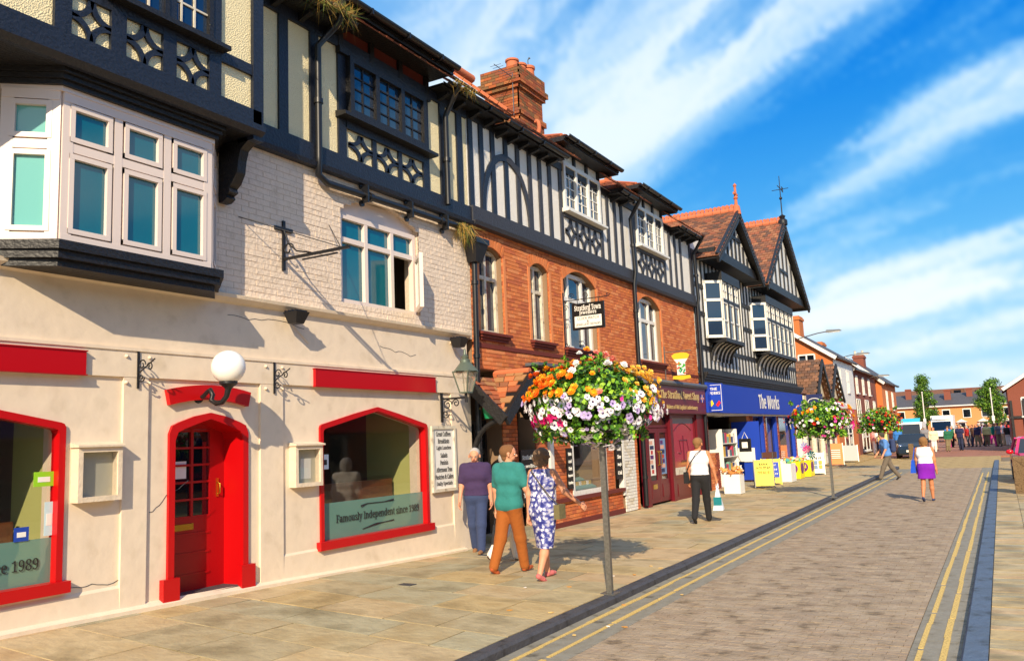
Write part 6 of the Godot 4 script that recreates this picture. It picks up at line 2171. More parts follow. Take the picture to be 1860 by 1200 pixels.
func flower_pole(at: Vector3, label: String, c: Vector3, r: Vector3, plan: Array, leaves: int, size: float, pole_top: float) -> void:
	var t := thing("flower_pole", label, "flower display", at, "flower displays on poles along the kerb")
	var b := MB.new()
	var y0 := pave(at.x, -at.z)
	b.box(Vector3(-0.032, -0.02, -0.028), Vector3(0.032, pole_top, 0.028))
	part(b, "pole", M.steel, t)
	b = MB.new()
	b.box(Vector3(-0.09, -0.01, -0.09), Vector3(0.09, 0.012, 0.09))
	part(b, "foot_plate", M.steel, t)
	var bk := node("basket", t)
	b = MB.new()
	b.lathe(c + Vector3(0, -r.y * 0.35, 0), [Vector2(0.0, -r.y * 0.4), Vector2(r.x * 0.45, -r.y * 0.35), Vector2(r.x * 0.72, r.y * 0.3), Vector2(0.0, r.y * 0.32)], 16)
	part(b, "planter", M.black_sign, bk)
	var greens := [lin(70, 120, 30), lin(96, 150, 36), lin(120, 176, 44), lin(50, 96, 28), lin(150, 190, 50), lin(40, 80, 30)]
	b = MB.new()
	leaf_ball(b, c, r * 0.95, leaves, size * 1.25, greens)
	for i in 26: # trailing and upright sprigs break the outline
		var an := R.randf() * TAU
		var st := c + Vector3(cos(an) * r.x * R.randf_range(0.5, 1.0), (-0.55 if i < 18 else 0.8) * r.y, sin(an) * r.z * R.randf_range(0.5, 1.0))
		for k in (8 if i < 18 else 6): leaf_ball(b, st + Vector3(cos(an) * 0.01, (-0.022 if i < 18 else 0.02), sin(an) * 0.01) * k + Vector3(R.randf_range(-0.02, 0.02), 0, R.randf_range(-0.02, 0.02)), Vector3(0.03, 0.03, 0.03), 4, size, greens)
	part(b, "foliage", M.leaf, bk).set_meta("kind", "stuff")
	# plan rows: [name, mesh, count, size, fn(d) -> bool region]
	for q in plan:
		var made := 0
		var tries := 0
		while made < q[2] and tries < q[2] * 60:
			tries += 1
			var d := Vector3(R.randfn(), R.randfn(), R.randfn()).normalized()
			if not q[4].call(d): continue
			var lump := 1.0 + 0.09 * sin(d.x * 7.0 + 1.0) + 0.08 * sin(d.z * 9.0) + 0.07 * sin(d.y * 8.0 + d.x * 5.0)
			add_flower(bk, q[0], q[1], c + d * r * lump * R.randf_range(0.88, 1.04), d, q[3] * R.randf_range(0.6, 1.15))
			made += 1

func flower_poles() -> void:
	var white := flower_mesh("petunia", lin(244, 240, 246), lin(60, 30, 90))
	var violet := flower_mesh("petunia", lin(190, 170, 225), lin(70, 30, 110))
	var orange := flower_mesh("begonia", lin(250, 150, 10), lin(255, 196, 30))
	var deep := flower_mesh("begonia", lin(250, 110, 10), lin(255, 150, 20))
	var yellow := flower_mesh("begonia", lin(250, 190, 50), lin(255, 220, 110))
	var salmon := flower_mesh("begonia", lin(240, 130, 110), lin(250, 170, 150))
	var magenta := flower_mesh("petunia", lin(210, 10, 110), lin(150, 0, 90))
	var pink := flower_mesh("petunia", lin(236, 70, 170), lin(220, 40, 150))
	var red := flower_mesh("begonia", lin(210, 30, 20), lin(230, 70, 40))
	# towards the camera is +z, along the picture to the right is -z and +x
	var rt := Vector3(0.87, 0, -0.5)
	var plan := [
		["white_petunia", white, 300, 0.05, func(d): return d.y < 0.12 + 0.1 * sin(d.x * 8.0)],
		["violet_petunia", violet, 110, 0.042, func(d): return d.y < 0.1],
		["orange_begonia", orange, 80, 0.056, func(d): return d.y > 0.12 and d.dot(rt) < -0.05],
		["deep_orange_begonia", deep, 50, 0.056, func(d): return d.y > 0.1 and d.dot(rt) < -0.3],
		["yellow_begonia", yellow, 130, 0.045, func(d): return d.y > -0.1 and d.dot(rt) > 0.42],
		["salmon_geranium", salmon, 22, 0.06, func(d): return d.y > 0.15 and absf(d.dot(rt) - 0.15) < 0.22],
		["magenta_petunia", magenta, 40, 0.045, func(d): return absf(d.y + 0.38) < 0.16 and d.dot(rt) < -0.55],
		["pink_petunia", pink, 7, 0.045, func(d): return absf(d.y + 0.2) < 0.2 and d.dot(rt) > 0.1],
		["white_geranium", flower_mesh("begonia", lin(245, 245, 240), lin(250, 250, 240)), 12, 0.06, func(d): return d.y > 0.6]]
	var at := Vector3(-4.12, 0.0, -9.21)
	flower_pole(at, "big ball of orange, yellow and white flowers on a pole beside the walking couple", Vector3(-0.1, 2.22, 0), Vector3(0.76, 0.52, 0.7), plan, 6500, 0.05, 2.3)
	var p2 := [
		["white_petunia", white, 120, 0.045, func(d): return d.y < 0.1 or d.dot(rt) > 0.3],
		["pink_petunia", pink, 40, 0.05, func(d): return d.y < 0.1 and d.dot(rt) > -0.3],
		["magenta_petunia", magenta, 26, 0.05, func(d): return d.dot(rt) > 0.35],
		["red_begonia", red, 16, 0.06, func(d): return d.dot(rt) < 0.2 and absf(d.y) < 0.4],
		["orange_begonia", orange, 24, 0.06, func(d): return d.y > 0.0 and absf(d.dot(rt)) > 0.4],
		["white_geranium", white, 20, 0.06, func(d): return d.y > 0.4]]
	flower_pole(Vector3(-3.98, 0, -23.4), "ball of pink, white and red flowers on a pole near the blue shop", Vector3(-0.15, 2.02, 0), Vector3(0.78, 0.52, 0.7), p2, 3200, 0.06, 2.1)
	var p3 := [
		["red_begonia", red, 50, 0.06, func(d): return true],
		["orange_begonia", deep, 50, 0.06, func(d): return d.dot(rt) > -0.1],
		["magenta_petunia", magenta, 40, 0.05, func(d): return d.y < 0.3],
		["white_petunia", white, 20, 0.05, func(d): return true]]
	flower_pole(Vector3(-4.1, 0, -38.0), "ball of red and orange flowers on a pole behind the man in blue shirt", Vector3(-0.3, 2.0, 0), Vector3(0.82, 0.55, 0.7), p3, 2200, 0.07, 2.1)

func a_board(called: String, label: String, at: Vector3, w: float, h: float, face: Material, lines: Array, ink: Material, legs: Material, turn := 0.0) -> Node3D:
	var t := thing(called, label, "sign board", at, "", turn)
	for s in [1, -1]:
		var b := MB.new()
		b.hexa([Vector3(-w * 0.5, 0.06, s * 0.25), Vector3(w * 0.5, 0.06, s * 0.25), Vector3(w * 0.5, 0.06, s * 0.22), Vector3(-w * 0.5, 0.06, s * 0.22), Vector3(-w * 0.5, h, s * 0.03), Vector3(w * 0.5, h, s * 0.03), Vector3(w * 0.5, h, s * 0.005), Vector3(-w * 0.5, h, s * 0.005)])
		part(b, "panel", face, t)
		for x in [-w * 0.5 - 0.02, w * 0.5 + 0.02]:
			b = MB.new()
			b.bar(Vector3(x, 0.0, s * 0.25), Vector3(x, h + 0.02, s * 0.02), 0.04, 0.03)
			part(b, "leg", legs, t)
	for i in lines.size():
		var L: Array = lines[i] # text, width share, height, y share
		var y: float = h * L[3]
		var z := lerpf(0.25, 0.03, (y - 0.06) / (h - 0.06)) + 0.012
		text(L[0], t, "lettering", ink if L.size() < 5 else L[4], Vector3(0, y, z), 0.0, w * L[1], L[2], "Droid Sans", true)
	return t

func shop_goods() -> void:
	var yellow := mat(rgb(244, 226, 20), 0.5)
	var purple := mat(rgb(110, 30, 120), 0.5)
	var plush := [mat(rgb(222, 160, 92), 0.95), mat(rgb(240, 232, 220), 0.95), mat(rgb(196, 128, 66), 0.95)]
	# white bin heaped with soft toys
	var t := thing("toy_bin", "tall white bin heaped with tan soft toys beside the brick pier", "bin", Vector3(-7.0, 0, -25.0))
	var b := MB.new()
	b.box(Vector3(-0.24, 0, -0.24), Vector3(0.24, 0.56, 0.24))
	part(b, "bin", M.white_sign, t)
	for i in 16:
		var toy := thing("soft_toy", "tan and white soft toy heaped on the tall white bin", "soft toy", t.position + Vector3(R.randf_range(-0.26, 0.26), 0.6 + R.randf_range(0.0, 0.12), R.randf_range(-0.22, 0.26)), "soft toys on the white bin", R.randf_range(0, TAU))
		b = MB.new()
		blend(b, [[Vector3(0, 0, -0.05), Vector3(0, 0.01, 0.05), 0.055, 0.05], [Vector3(0, 0.05, 0.09), Vector3(0, 0.05, 0.1), 0.048, 0.046], [Vector3(0.035, 0.085, 0.09), Vector3(0.05, 0.1, 0.09), 0.018, 0.016], [Vector3(-0.035, 0.085, 0.09), Vector3(-0.05, 0.1, 0.09), 0.018, 0.016], [Vector3(0.05, -0.03, 0.05), Vector3(0.1, -0.05, 0.08), 0.025, 0.022], [Vector3(-0.05, -0.03, 0.05), Vector3(-0.1, -0.05, 0.08), 0.025, 0.022]], 0.018, 0.02)
		part(b, "body", plush[R.randi() % 3], toy)
		b = MB.new()
		b.ball(Vector3(0, 0.04, 0.145), Vector3(0.022, 0.018, 0.015), 7, 5)
		part(b, "muzzle", plush[1], toy)
	a_board("sale_board", "yellow bank holiday deals board standing outside the blue shop", Vector3(-6.75, 0, -27.6), 0.56, 0.86, yellow, [["BANK", 0.5, 0.08, 0.85], ["HOLIDAY", 0.8, 0.08, 0.72], ["DEALS!", 0.7, 0.09, 0.55, mat(rgb(230, 90, 20), 0.5)]], M.ink, M.black_sign, 0.3)
	t = a_board("price_board", "yellow board with blue low prices panel behind the deals board", Vector3(-6.85, 0, -29.0), 0.56, 0.84, yellow, [["LOW", 0.55, 0.11, 0.74, M.white_sign], ["PRICES", 0.7, 0.11, 0.56, M.white_sign], ["EVERYDAY", 0.75, 0.1, 0.4, M.white_sign]], M.ink, yellow, 0.3)
	b = MB.new()
	b.hexa([Vector3(-0.25, 0.24, 0.213), Vector3(0.25, 0.24, 0.213), Vector3(0.25, 0.24, 0.2), Vector3(-0.25, 0.24, 0.2), Vector3(-0.25, 0.74, 0.073), Vector3(0.25, 0.74, 0.073), Vector3(0.25, 0.74, 0.06), Vector3(-0.25, 0.74, 0.06)])
	part(b, "blue_panel", M.blue, t)
	# stands and bins of goods along the windows
	for q in [[-6.75, -30.6, 0.75, 0.62, M.white_sign, "white cardboard display bin of small toys by the shop window"], [-6.85, -32.6, 0.8, 0.62, yellow, "yellow and purple display bin of pocket money toys"], [-6.75, -34.0, 0.7, 0.6, yellow, "second yellow and purple display bin beside the folding board"]]:
		t = thing("display_bin", q[5], "display bin", Vector3(q[0], 0, q[1]))
		b = MB.new()
		b.box(Vector3(-0.3, 0, -0.38), Vector3(0.3, q[3], 0.38))
		part(b, "bin", q[4], t)
		if q[4] == yellow:
			for s in [Vector3(0, 0.36, 0.385), Vector3(0.305, 0.36, 0.0)]:
				b = MB.new()
				b.ball(s, Vector3(0.22 if s.x == 0 else 0.012, 0.2, 0.012 if s.x == 0 else 0.26), 14, 8)
				part(b, "purple_roundel", purple, t)
			text("BUY 4", t, "lettering", yellow, Vector3(0.0, 0.38, 0.402), 0.0, 0.3, 0.14, "Droid Sans", true)
		else:
			for y in [0.12, 0.3, 0.48]:
				b = MB.new()
				b.box(Vector3(-0.22, y - 0.05, 0.38), Vector3(-0.06, y + 0.05, 0.386))
				part(b, "printed_patch", [mat(rgb(60, 190, 190), 0.5), mat(rgb(230, 210, 40), 0.5)][int(y * 10) % 2], t)
		for i in 18:
			b = MB.new()
			var p := Vector3(R.randf_range(-0.24, 0.24), q[3] + R.randf_range(0.0, 0.12), R.randf_range(-0.32, 0.32))
			b.tbox(Transform3D(Basis(Vector3(R.randf(), R.randf(), R.randf()).normalized(), R.randf() * 3.0), p), Vector3(0.1, 0.06, 0.12))
			part(b, "packet", mat([rgb(240, 220, 180), rgb(90, 190, 190), rgb(236, 120, 110), rgb(240, 240, 240), rgb(120, 180, 90), rgb(230, 200, 60)][i % 6], 0.5), t)
	# crates on racks by the door
	t = thing("book_rack", "rack of red and brown boxes between door and shop window", "rack", Vector3(-7.1, 0, -29.9))
	for k in 3:
		b = MB.new()
		b.box(Vector3(-0.15, 0.35 + k * 0.25, -0.3), Vector3(0.2, 0.55 + k * 0.25, 0.3))
		part(b, "box", [M.wood, mat(rgb(206, 90, 74), 0.6), mat(rgb(90, 50, 40), 0.6)][k], t)
	b = MB.new()
	for z in [-0.3, 0.3]:
		for x in [-0.15, 0.2]: b.bar(Vector3(x, 0, z), Vector3(x, 1.05, z), 0.025, 0.025)
	part(b, "rack_frame", M.steel, t)
	# windmills stuck in the end bin
	for q in [[0.1, 1.0, 0.1, rgb(236, 60, 160), "pink foil windmill toy above the yellow bin"], [0.25, 0.78, 0.2, rgb(0, 130, 140), "teal foil windmill toy above the yellow bin"], [-0.05, 1.12, -0.2, rgb(200, 200, 240), "silver foil windmill toy above the yellow bin"]]:
		t = thing("toy_windmill", q[4], "toy", Vector3(-6.7 + q[0], 0.0, -34.2 + q[2]))
		b = MB.new()
		b.tube([Vector3(0, 0.55, 0), Vector3(0, q[1], 0)], [0.006], 5)
		part(b, "stick", M.white_sign, t)
		for i in 8:
			b = MB.new()
			var a := TAU * i / 8.0
			var c := Vector3(0, q[1], 0.01)
			b.tri(c, c + Vector3(cos(a), sin(a), 0.1) * 0.2, c + Vector3(cos(a + 0.6), sin(a + 0.6), 0.5) * 0.14, Vector3(0, 0, 1))
			b.tri(c, c + Vector3(cos(a), sin(a), 0.1) * 0.2, c + Vector3(cos(a + 0.6), sin(a + 0.6), 0.5) * 0.14, Vector3(0, 0, -1))
			part(b, "vane", mat(q[3], 0.3), t)
	# folding boards farther on
	t = a_board("folding_board", "white folding board with yellow price poster beside the toy windmills", Vector3(-6.5, 0, -35.0), 0.58, 0.84, M.white_sign, [["3 FOR £5", 0.75, 0.12, 0.74]], M.ink, M.white_sign, 0.2)
	for i in 6:
		b = MB.new()
		var x := -0.17 + (i % 3) * 0.17
		b.box(Vector3(x - 0.06, 0.24 + (i / 3) * 0.17, 0.15), Vector3(x + 0.06, 0.37 + (i / 3) * 0.17, 0.235 - (i / 3) * 0.035))
		part(b, "printed_patch", [yellow, mat(rgb(120, 150, 190), 0.5), mat(rgb(220, 180, 80), 0.5)][i % 3], t)
	t = a_board("orange_board", "orange pavement sign on a grey rubber base by the low shop", Vector3(-6.95, 0, -42.5), 0.62, 1.05, mat(rgb(240, 120, 20), 0.5), [], M.white_sign, M.steel, 0.2)
	for i in 5:
		b = MB.new()
		b.box(Vector3(-0.2, 0.36 + i * 0.09, 0.2 - i * 0.018), Vector3(0.2, 0.4 + i * 0.09, 0.215 - i * 0.018))
		part(b, "printed_line", M.white_sign, t)
	b = MB.new()
	b.lathe(Vector3.ZERO, [Vector2(0.0, 0.0), Vector2(0.45, 0.0), Vector2(0.45, 0.05), Vector2(0.3, 0.08), Vector2(0.0, 0.08)], 16)
	part(b, "rubber_base", M.steel, t)
	a_board("grey_board", "grey chalk style pavement board with rounded top beyond the orange sign", Vector3(-7.0, 0, -47.2), 0.7, 0.85, mat(rgb(170, 174, 172), 0.6), [], M.ink, M.steel, 0.2)
	# bags and shelves shown in the open doorway
	var sh := thing("doorway_shelf", "shelf of colourful bags and boxes inside the open blue doorway", "shelf", Vector3(-8.3, 0, -28.8))
	for y in [0.5, 0.95, 1.4]:
		b = MB.new()
		b.box(Vector3(-0.3, y, -0.9), Vector3(0.2, y + 0.03, 0.9))
		part(b, "shelf_board", M.white_sign, sh)
		for i in 7:
			b = MB.new()
			var z := -0.8 + i * 0.25
			b.box(Vector3(-0.2, y + 0.032, z), Vector3(0.15, y + R.randf_range(0.2, 0.38), z + 0.2))
			part(b, "boxed_goods", mat([rgb(120, 170, 150), rgb(190, 60, 90), rgb(70, 110, 120), rgb(230, 220, 210), rgb(40, 60, 120), rgb(200, 160, 60)][(i + int(y * 7)) % 6], 0.6), sh)
	for z in [-0.9, 0.9]:
		b = MB.new()
		b.box(Vector3(-0.3, 0, z - 0.02), Vector3(0.2, 1.9, z + 0.02))
		part(b, "upright", M.white_sign, sh)
	var bag2 := thing("hanging_bag", "black printed bag hung at the open blue doorway", "bag", Vector3(-7.75, 1.35, -29.4))
	b = MB.new()
	b.box(Vector3(-0.2, -0.25, -0.04), Vector3(0.2, 0.2, 0.06))
	part(b, "pouch", M.black_sign, bag2)
	b = MB.new()
	b.tube([Vector3(-0.1, 0.2, 0), Vector3(0, 0.42, 0), Vector3(0.1, 0.2, 0)], [0.012], 5)
	part(b, "handle", M.white_sign, bag2)
	b = MB.new()
	b.box(Vector3(-0.1, -0.12, 0.06), Vector3(0.1, 0.08, 0.064))
	part(b, "print", M.white_sign, bag2)

# One person: a continuous body with clothes, hair and shoes as parts. Local forward is +z.
# pose: ll / rl = [hip pitch, knee bend], la / ra = [shoulder pitch, sideways, elbow], lean, turn and nod of the head
func person(label: String, at: Vector3, yaw: float, h: float, o: Dictionary, group := "") -> Node3D:
	var t := thing("person", label, "person", at, group, yaw)
	var cell: float = o.get("cell", 0.02)
	var near: bool = cell < 0.016
	var wide: float = o.get("wide", 1.0)
	var lean: float = o.get("lean", 0.03)
	var pel := Vector3(0, 0.525 * h, 0)
	var spine := Vector3(0, cos(lean), sin(lean))
	var fwd := Vector3(0, -sin(lean), cos(lean))
	var side := Vector3(1, 0, 0)
	var up := func(y: float, x := 0.0, z := 0.0) -> Vector3: return pel + spine * ((y - 0.525) * h) + side * (x * h) + fwd * (z * h)
	# legs
	var leg := {}
	for s in [1, -1]:
		var q: Array = o.get("ll", [0.0, 0.0]) if s == 1 else o.get("rl", [0.0, 0.0])
		var hip := pel + Vector3(s * 0.05 * h, -0.015 * h, 0)
		var kn := hip + Vector3(0, -cos(q[0]), sin(q[0])) * 0.24 * h
		var sa: float = q[0] - q[1]
		var an := kn + Vector3(0, -cos(sa), sin(sa)) * 0.235 * h
		leg[s] = [hip, kn, an, sa]
	# the lower foot stands on the ground
	var low := 1e9
	for s in [1, -1]: low = minf(low, leg[s][2].y - 0.035 * h - maxf(0.0, -leg[s][3]) * 0.03 * h)
	var drop := Vector3(0, -low, 0)
	pel += drop
	for s in [1, -1]:
		for i in 3: leg[s][i] += drop
	var arm := {}
	for s in [1, -1]:
		var q: Array = o.get("la", [0.05, 0.12, 0.15]) if s == 1 else o.get("ra", [0.05, 0.12, 0.15])
		var sh: Vector3 = up.call(0.81, s * 0.107 * wide)
		var el: Vector3 = sh + (side * (s * sin(q[1])) + (fwd * sin(q[0]) - spine * cos(q[0])) * cos(q[1])) * 0.172 * h
		var b2: float = q[1] * (q[3] if q.size() > 3 else 0.5)
		var wr: Vector3 = el + (side * (s * sin(b2)) + (fwd * sin(q[0] + q[2]) - spine * cos(q[0] + q[2])) * cos(b2)) * 0.148 * h
		arm[s] = [sh, el, wr, (wr - el).normalized()]
	var skin: Material = o.get("skin", M.skin)
	var nod: float = o.get("nod", 0.0)
	var trn: float = o.get("turn", 0.0)
	var hb := Basis(side, lean + nod)
	hb = Basis(Vector3.UP, trn) * hb
	var nk: Vector3 = up.call(0.855)
	var hd := func(x: float, y: float, z: float) -> Vector3: return nk + hb * (Vector3(x, y, z) * h)
	var torso := [
		[up.call(0.53, -0.042 * wide), up.call(0.53, 0.042 * wide), 0.07 * h * wide, 0.07 * h * wide],
		[up.call(0.62, -0.035 * wide), up.call(0.62, 0.035 * wide), 0.064 * h * wide, 0.064 * h * wide],
		[up.call(0.73, -0.05 * wide), up.call(0.73, 0.05 * wide), 0.067 * h * wide, 0.067 * h * wide],
		[up.call(0.825, -0.02), up.call(0.797, -0.092 * wide), 0.036 * h, 0.036 * h],
		[up.call(0.825, 0.02), up.call(0.797, 0.092 * wide), 0.036 * h, 0.036 * h],
		[up.call(0.82), up.call(0.87), 0.034 * h, 0.03 * h]]
	var body := torso.duplicate()
	for s in [1, -1]:
		body.append([arm[s][0], arm[s][1], 0.031 * h, 0.025 * h])
		body.append([arm[s][1], arm[s][2], 0.024 * h, 0.016 * h])
		body.append([leg[s][0], leg[s][1], 0.05 * h, 0.033 * h])
		body.append([leg[s][1], leg[s][1].lerp(leg[s][2], 0.3), 0.031 * h, 0.033 * h])
		body.append([leg[s][1].lerp(leg[s][2], 0.3), leg[s][2], 0.033 * h, 0.02 * h])
		if not near: body.append([arm[s][2], arm[s][2] + arm[s][3] * 0.07 * h, 0.02 * h, 0.014 * h])
	var head := [
		[hd.call(0, 0.082, -0.012), hd.call(0, 0.088, 0.012), 0.05 * h, 0.047 * h],
		[hd.call(0, 0.045, 0.022), hd.call(0, 0.04, 0.026), 0.036 * h, 0.03 * h],
		[nk - spine * 0.02 * h, hd.call(0, 0.05, -0.004), 0.032 * h, 0.03 * h]]
	var b := MB.new()
	if near:
		blend(b, body, cell, 0.02 * h)
		head.append([hd.call(0, 0.066, 0.058), hd.call(0, 0.052, 0.068), 0.006 * h, 0.009 * h]) # nose
		head.append([hd.call(-0.018, 0.078, 0.05), hd.call(0.018, 0.078, 0.05), 0.009 * h, 0.009 * h]) # brow
		for s in [1, -1]: head.append([hd.call(s * 0.05, 0.07, 0.0), hd.call(s * 0.054, 0.052, 0.002), 0.01 * h, 0.007 * h])
		blend(b, head, 0.008, 0.012 * h)
		for s in [1, -1]:
			# hand: palm, four bent fingers, thumb
			var w: Vector3 = arm[s][2]
			var d: Vector3 = arm[s][3]
			var across := d.cross(side).normalized()
			if across.z < 0: across = -across
			var into: Vector3 = -side * s
			var hand := [[w, w + d * 0.045 * h, 0.015 * h, 0.016 * h]]
			for f in 4:
				var k := (f - 1.5) * 0.0115 * h
				var ln: float = [0.036, 0.042, 0.04, 0.03][f] * h
				var p0 := w + d * 0.04 * h - across * k
				var p1 := w + d * 0.058 * h - across * k * 1.1
				var p2 := p1 + (d * 0.9 + into * 0.4).normalized() * ln * 0.5
				var p3 := p2 + (d * 0.6 + into * 0.8).normalized() * ln * 0.5
				hand.append([p0, p1, 0.0075 * h, 0.006 * h])
				hand.append([p1, p2, 0.0056 * h, 0.005 * h])
				hand.append([p2, p3, 0.005 * h, 0.0042 * h])
			var t0 := w + d * 0.018 * h + across * 0.014 * h
			hand.append([t0, t0 + (d * 0.6 + across * 0.8).normalized() * 0.024 * h, 0.007 * h, 0.006 * h])
			hand.append([t0 + (d * 0.6 + across * 0.8).normalized() * 0.024 * h, t0 + (d * 0.6 + across * 0.8).normalized() * 0.024 * h + (d * 0.9 + into * 0.3).normalized() * 0.018 * h, 0.006 * h, 0.005 * h])
			blend(b, hand, 0.0065, 0.006 * h)
	else:
		body.append_array(head)
		blend(b, body, cell, 0.02 * h)
	part(b, "body", skin, t)
	if near:
		for s in [1, -1]:
			b = MB.new()
			b.ball(hd.call(s * 0.019, 0.067, 0.05), Vector3.ONE * 0.0075 * h, 8, 6)
			part(b, "eye", M.white_sign, t)
			b = MB.new()
			b.ball(hd.call(s * 0.019, 0.067, 0.0548), Vector3.ONE * 0.0038 * h, 6, 4)
			part(b, "iris", M.ink, t)
		b = MB.new()
		b.tube([hd.call(-0.015, 0.03, 0.054), hd.call(0, 0.032, 0.0565), hd.call(0.015, 0.03, 0.054)], [0.003 * h], 5)
		part(b, "mouth", mat(rgb(160, 80, 72), 0.6), t)
	# hair or cap
	b = MB.new()
	var style: String = o.get("hair_style", "short")
	var hr := 0.0545 if style == "short" else 0.062
	var hp := [[hd.call(0, 0.088, -0.018), hd.call(0, 0.094, 0.006), hr * h, (hr - 0.003) * h]]
	if style == "bob" or style == "curly":
		for s in [1, -1]: hp.append([hd.call(s * 0.035, 0.085, -0.012), hd.call(s * 0.04, 0.035, -0.018), 0.032 * h, 0.026 * h])
		hp.append([hd.call(0, 0.08, -0.035), hd.call(0, 0.025, -0.03), 0.036 * h, 0.03 * h])
	else: hp.append([hd.call(0, 0.07, -0.03), hd.call(0, 0.038, -0.026), 0.036 * h, 0.03 * h])
	if style == "curly":
		for i in 60:
			var d := Vector3(R.randfn(), R.randfn() + 0.3, R.randfn() - 0.4).normalized()
			var p: Vector3 = hd.call(0, 0.078, -0.012) + hb * (d * 0.062 * h)
			hp.append([p, p + d * 0.004, 0.011 * h, 0.009 * h])
	var fc := hb * Vector3(0, -0.35, 1.0).normalized()
	var cuts := [Plane(fc, fc.dot(hd.call(0, 0.09 if style != "curly" else 0.08, 0.03)))]
	blend(b, hp, 0.009 if near else cell, 0.008 * h, cuts)
	part(b, "cap" if style == "cap" else "hair", o.get("hair", M.bark), t)
	if style == "cap":
		b = MB.new()
		blend(b, [[hd.call(-0.025, 0.09, 0.05), hd.call(0.025, 0.09, 0.05), 0.012 * h, 0.012 * h], [hd.call(-0.015, 0.085, 0.08), hd.call(0.015, 0.085, 0.08), 0.008 * h, 0.008 * h]], maxf(cell * 0.6, 0.008), 0.02)
		part(b, "cap_peak", o.get("hair", M.bark), t)
	# top: torso and sleeves, cut at hem and neck
	var top: Array = o.get("top", [M.white_sign, 0.5]) # material, sleeve length 0..1
	var kind: String = o.get("bottom_kind", "trousers")
	var cp := []
	for q in torso.slice(0, 5): cp.append([q[0], q[1], q[2] + 0.011 * h, q[3] + 0.011 * h])
	if kind != "dress": cp[0][2] = cp[1][2] + 0.003 * h
	var sl: float = top[1]
	for s in [1, -1]:
		var a: Vector3 = arm[s][0]
		var e: Vector3 = arm[s][1]
		var w: Vector3 = arm[s][2]
		if sl > 0.0:
			cp.append([a, a.lerp(e, minf(sl * 1.5, 1.0)), 0.042 * h, 0.039 * h])
			if sl > 0.7: cp.append([e, e.lerp(w, minf((sl - 0.66) * 2.8, 0.95)), 0.036 * h, 0.027 * h])
	if sl <= 0.0:
		cp[3][1] = up.call(0.8, -0.07 * wide)
		cp[4][1] = up.call(0.8, 0.07 * wide)
	var hem: float = o.get("hem", 0.5)
	var neck := Plane(spine, spine.dot(up.call(0.862 if sl > 0.0 else 0.84)))
	b = MB.new()
	if kind == "dress":
		for s in [1, -1]:
			cp.append([leg[s][0], leg[s][1] + Vector3(0, -0.02 * h, 0), 0.066 * h, 0.055 * h])
		cp.append([pel, (leg[1][1] + leg[-1][1]) * 0.5 - Vector3(0, 0.03 * h, 0), 0.075 * h, 0.065 * h])
		var hy: float = leg[1][1].y * 0.5 + leg[-1][1].y * 0.5 - 0.03 * h
		blend(b, cp, cell * 0.85, 0.04 * h, [Plane(Vector3.DOWN, -hy), neck])
		part(b, "dress", top[0], t)
	else:
		blend(b, cp, (cell * 0.85 if cell < 0.03 else cell), 0.03 * h, [Plane(-spine, (-spine).dot(up.call(hem))), neck])
		part(b, "top", top[0], t)
		b = MB.new()
		var lp := [[up.call(0.53, -0.042 * wide), up.call(0.53, 0.042 * wide), 0.074 * h * wide, 0.074 * h * wide], [up.call(0.58, -0.037 * wide), up.call(0.58, 0.037 * wide), 0.066 * h * wide, 0.066 * h * wide]]
		var wst := Plane(spine, spine.dot(up.call(0.59)))
		if kind == "skirt":
			for s in [1, -1]: lp.append([leg[s][0], leg[s][0].lerp(leg[s][1], 0.85), 0.068 * h, 0.08 * h])
			lp.append([pel, (leg[1][1] + leg[-1][1]) * 0.5, 0.08 * h, 0.085 * h])
			blend(b, lp, cell * 0.85, 0.05 * h, [wst, Plane(Vector3.DOWN, -(leg[1][0].y - 0.155 * h))])
			part(b, "skirt", o.bottom, t)
		else:
			var loose: float = o.get("loose", 1.0)
			for s in [1, -1]:
				lp.append([leg[s][0], leg[s][1], 0.06 * h, 0.043 * h * loose])
				lp.append([leg[s][1], leg[s][1].lerp(leg[s][2], 0.96), (0.042 if kind == "trousers" else 0.045) * h * loose, (0.034 if kind == "trousers" else 0.036) * h * loose])
			blend(b, lp, cell * 0.85, 0.02 * h, [wst])
			part(b, "trousers", o.bottom, t)
	# shoes
	for s in [1, -1]:
		var an: Vector3 = leg[s][2]
		var sa: float = leg[s][3]
		var f := Vector3(0, sin(minf(sa, 0.0) * 1.0), cos(sa)).normalized()
		if sa > 0.1: f = Vector3(0, sin(sa) * 0.5, cos(sa)).normalized()
		var dn := Vector3(0, -f.z, f.y)
		b = MB.new()
		blend(b, [[an + dn * 0.014 * h - f * 0.012 * h, an + dn * 0.018 * h + f * 0.05 * h, 0.021 * h, 0.021 * h], [an + dn * 0.02 * h + f * 0.05 * h, an + dn * 0.024 * h + f * 0.092 * h, 0.022 * h, 0.015 * h]], (0.014 if cell < 0.03 else 0.026), 0.01, [Plane(dn, dn.dot(an + dn * 0.034 * h))])
		part(b, "shoe", o.get("shoes", M.ink), t)
	t.set_meta("hand_l", arm[1][2] + arm[1][3] * 0.05 * h)
	t.set_meta("hand_r", arm[-1][2] + arm[-1][3] * 0.05 * h)
	return t

func hand_of(t: Node3D, key: String) -> Vector3:
	var v: Vector3 = t.get_meta(key)
	t.remove_meta(key)
	return t.transform * v

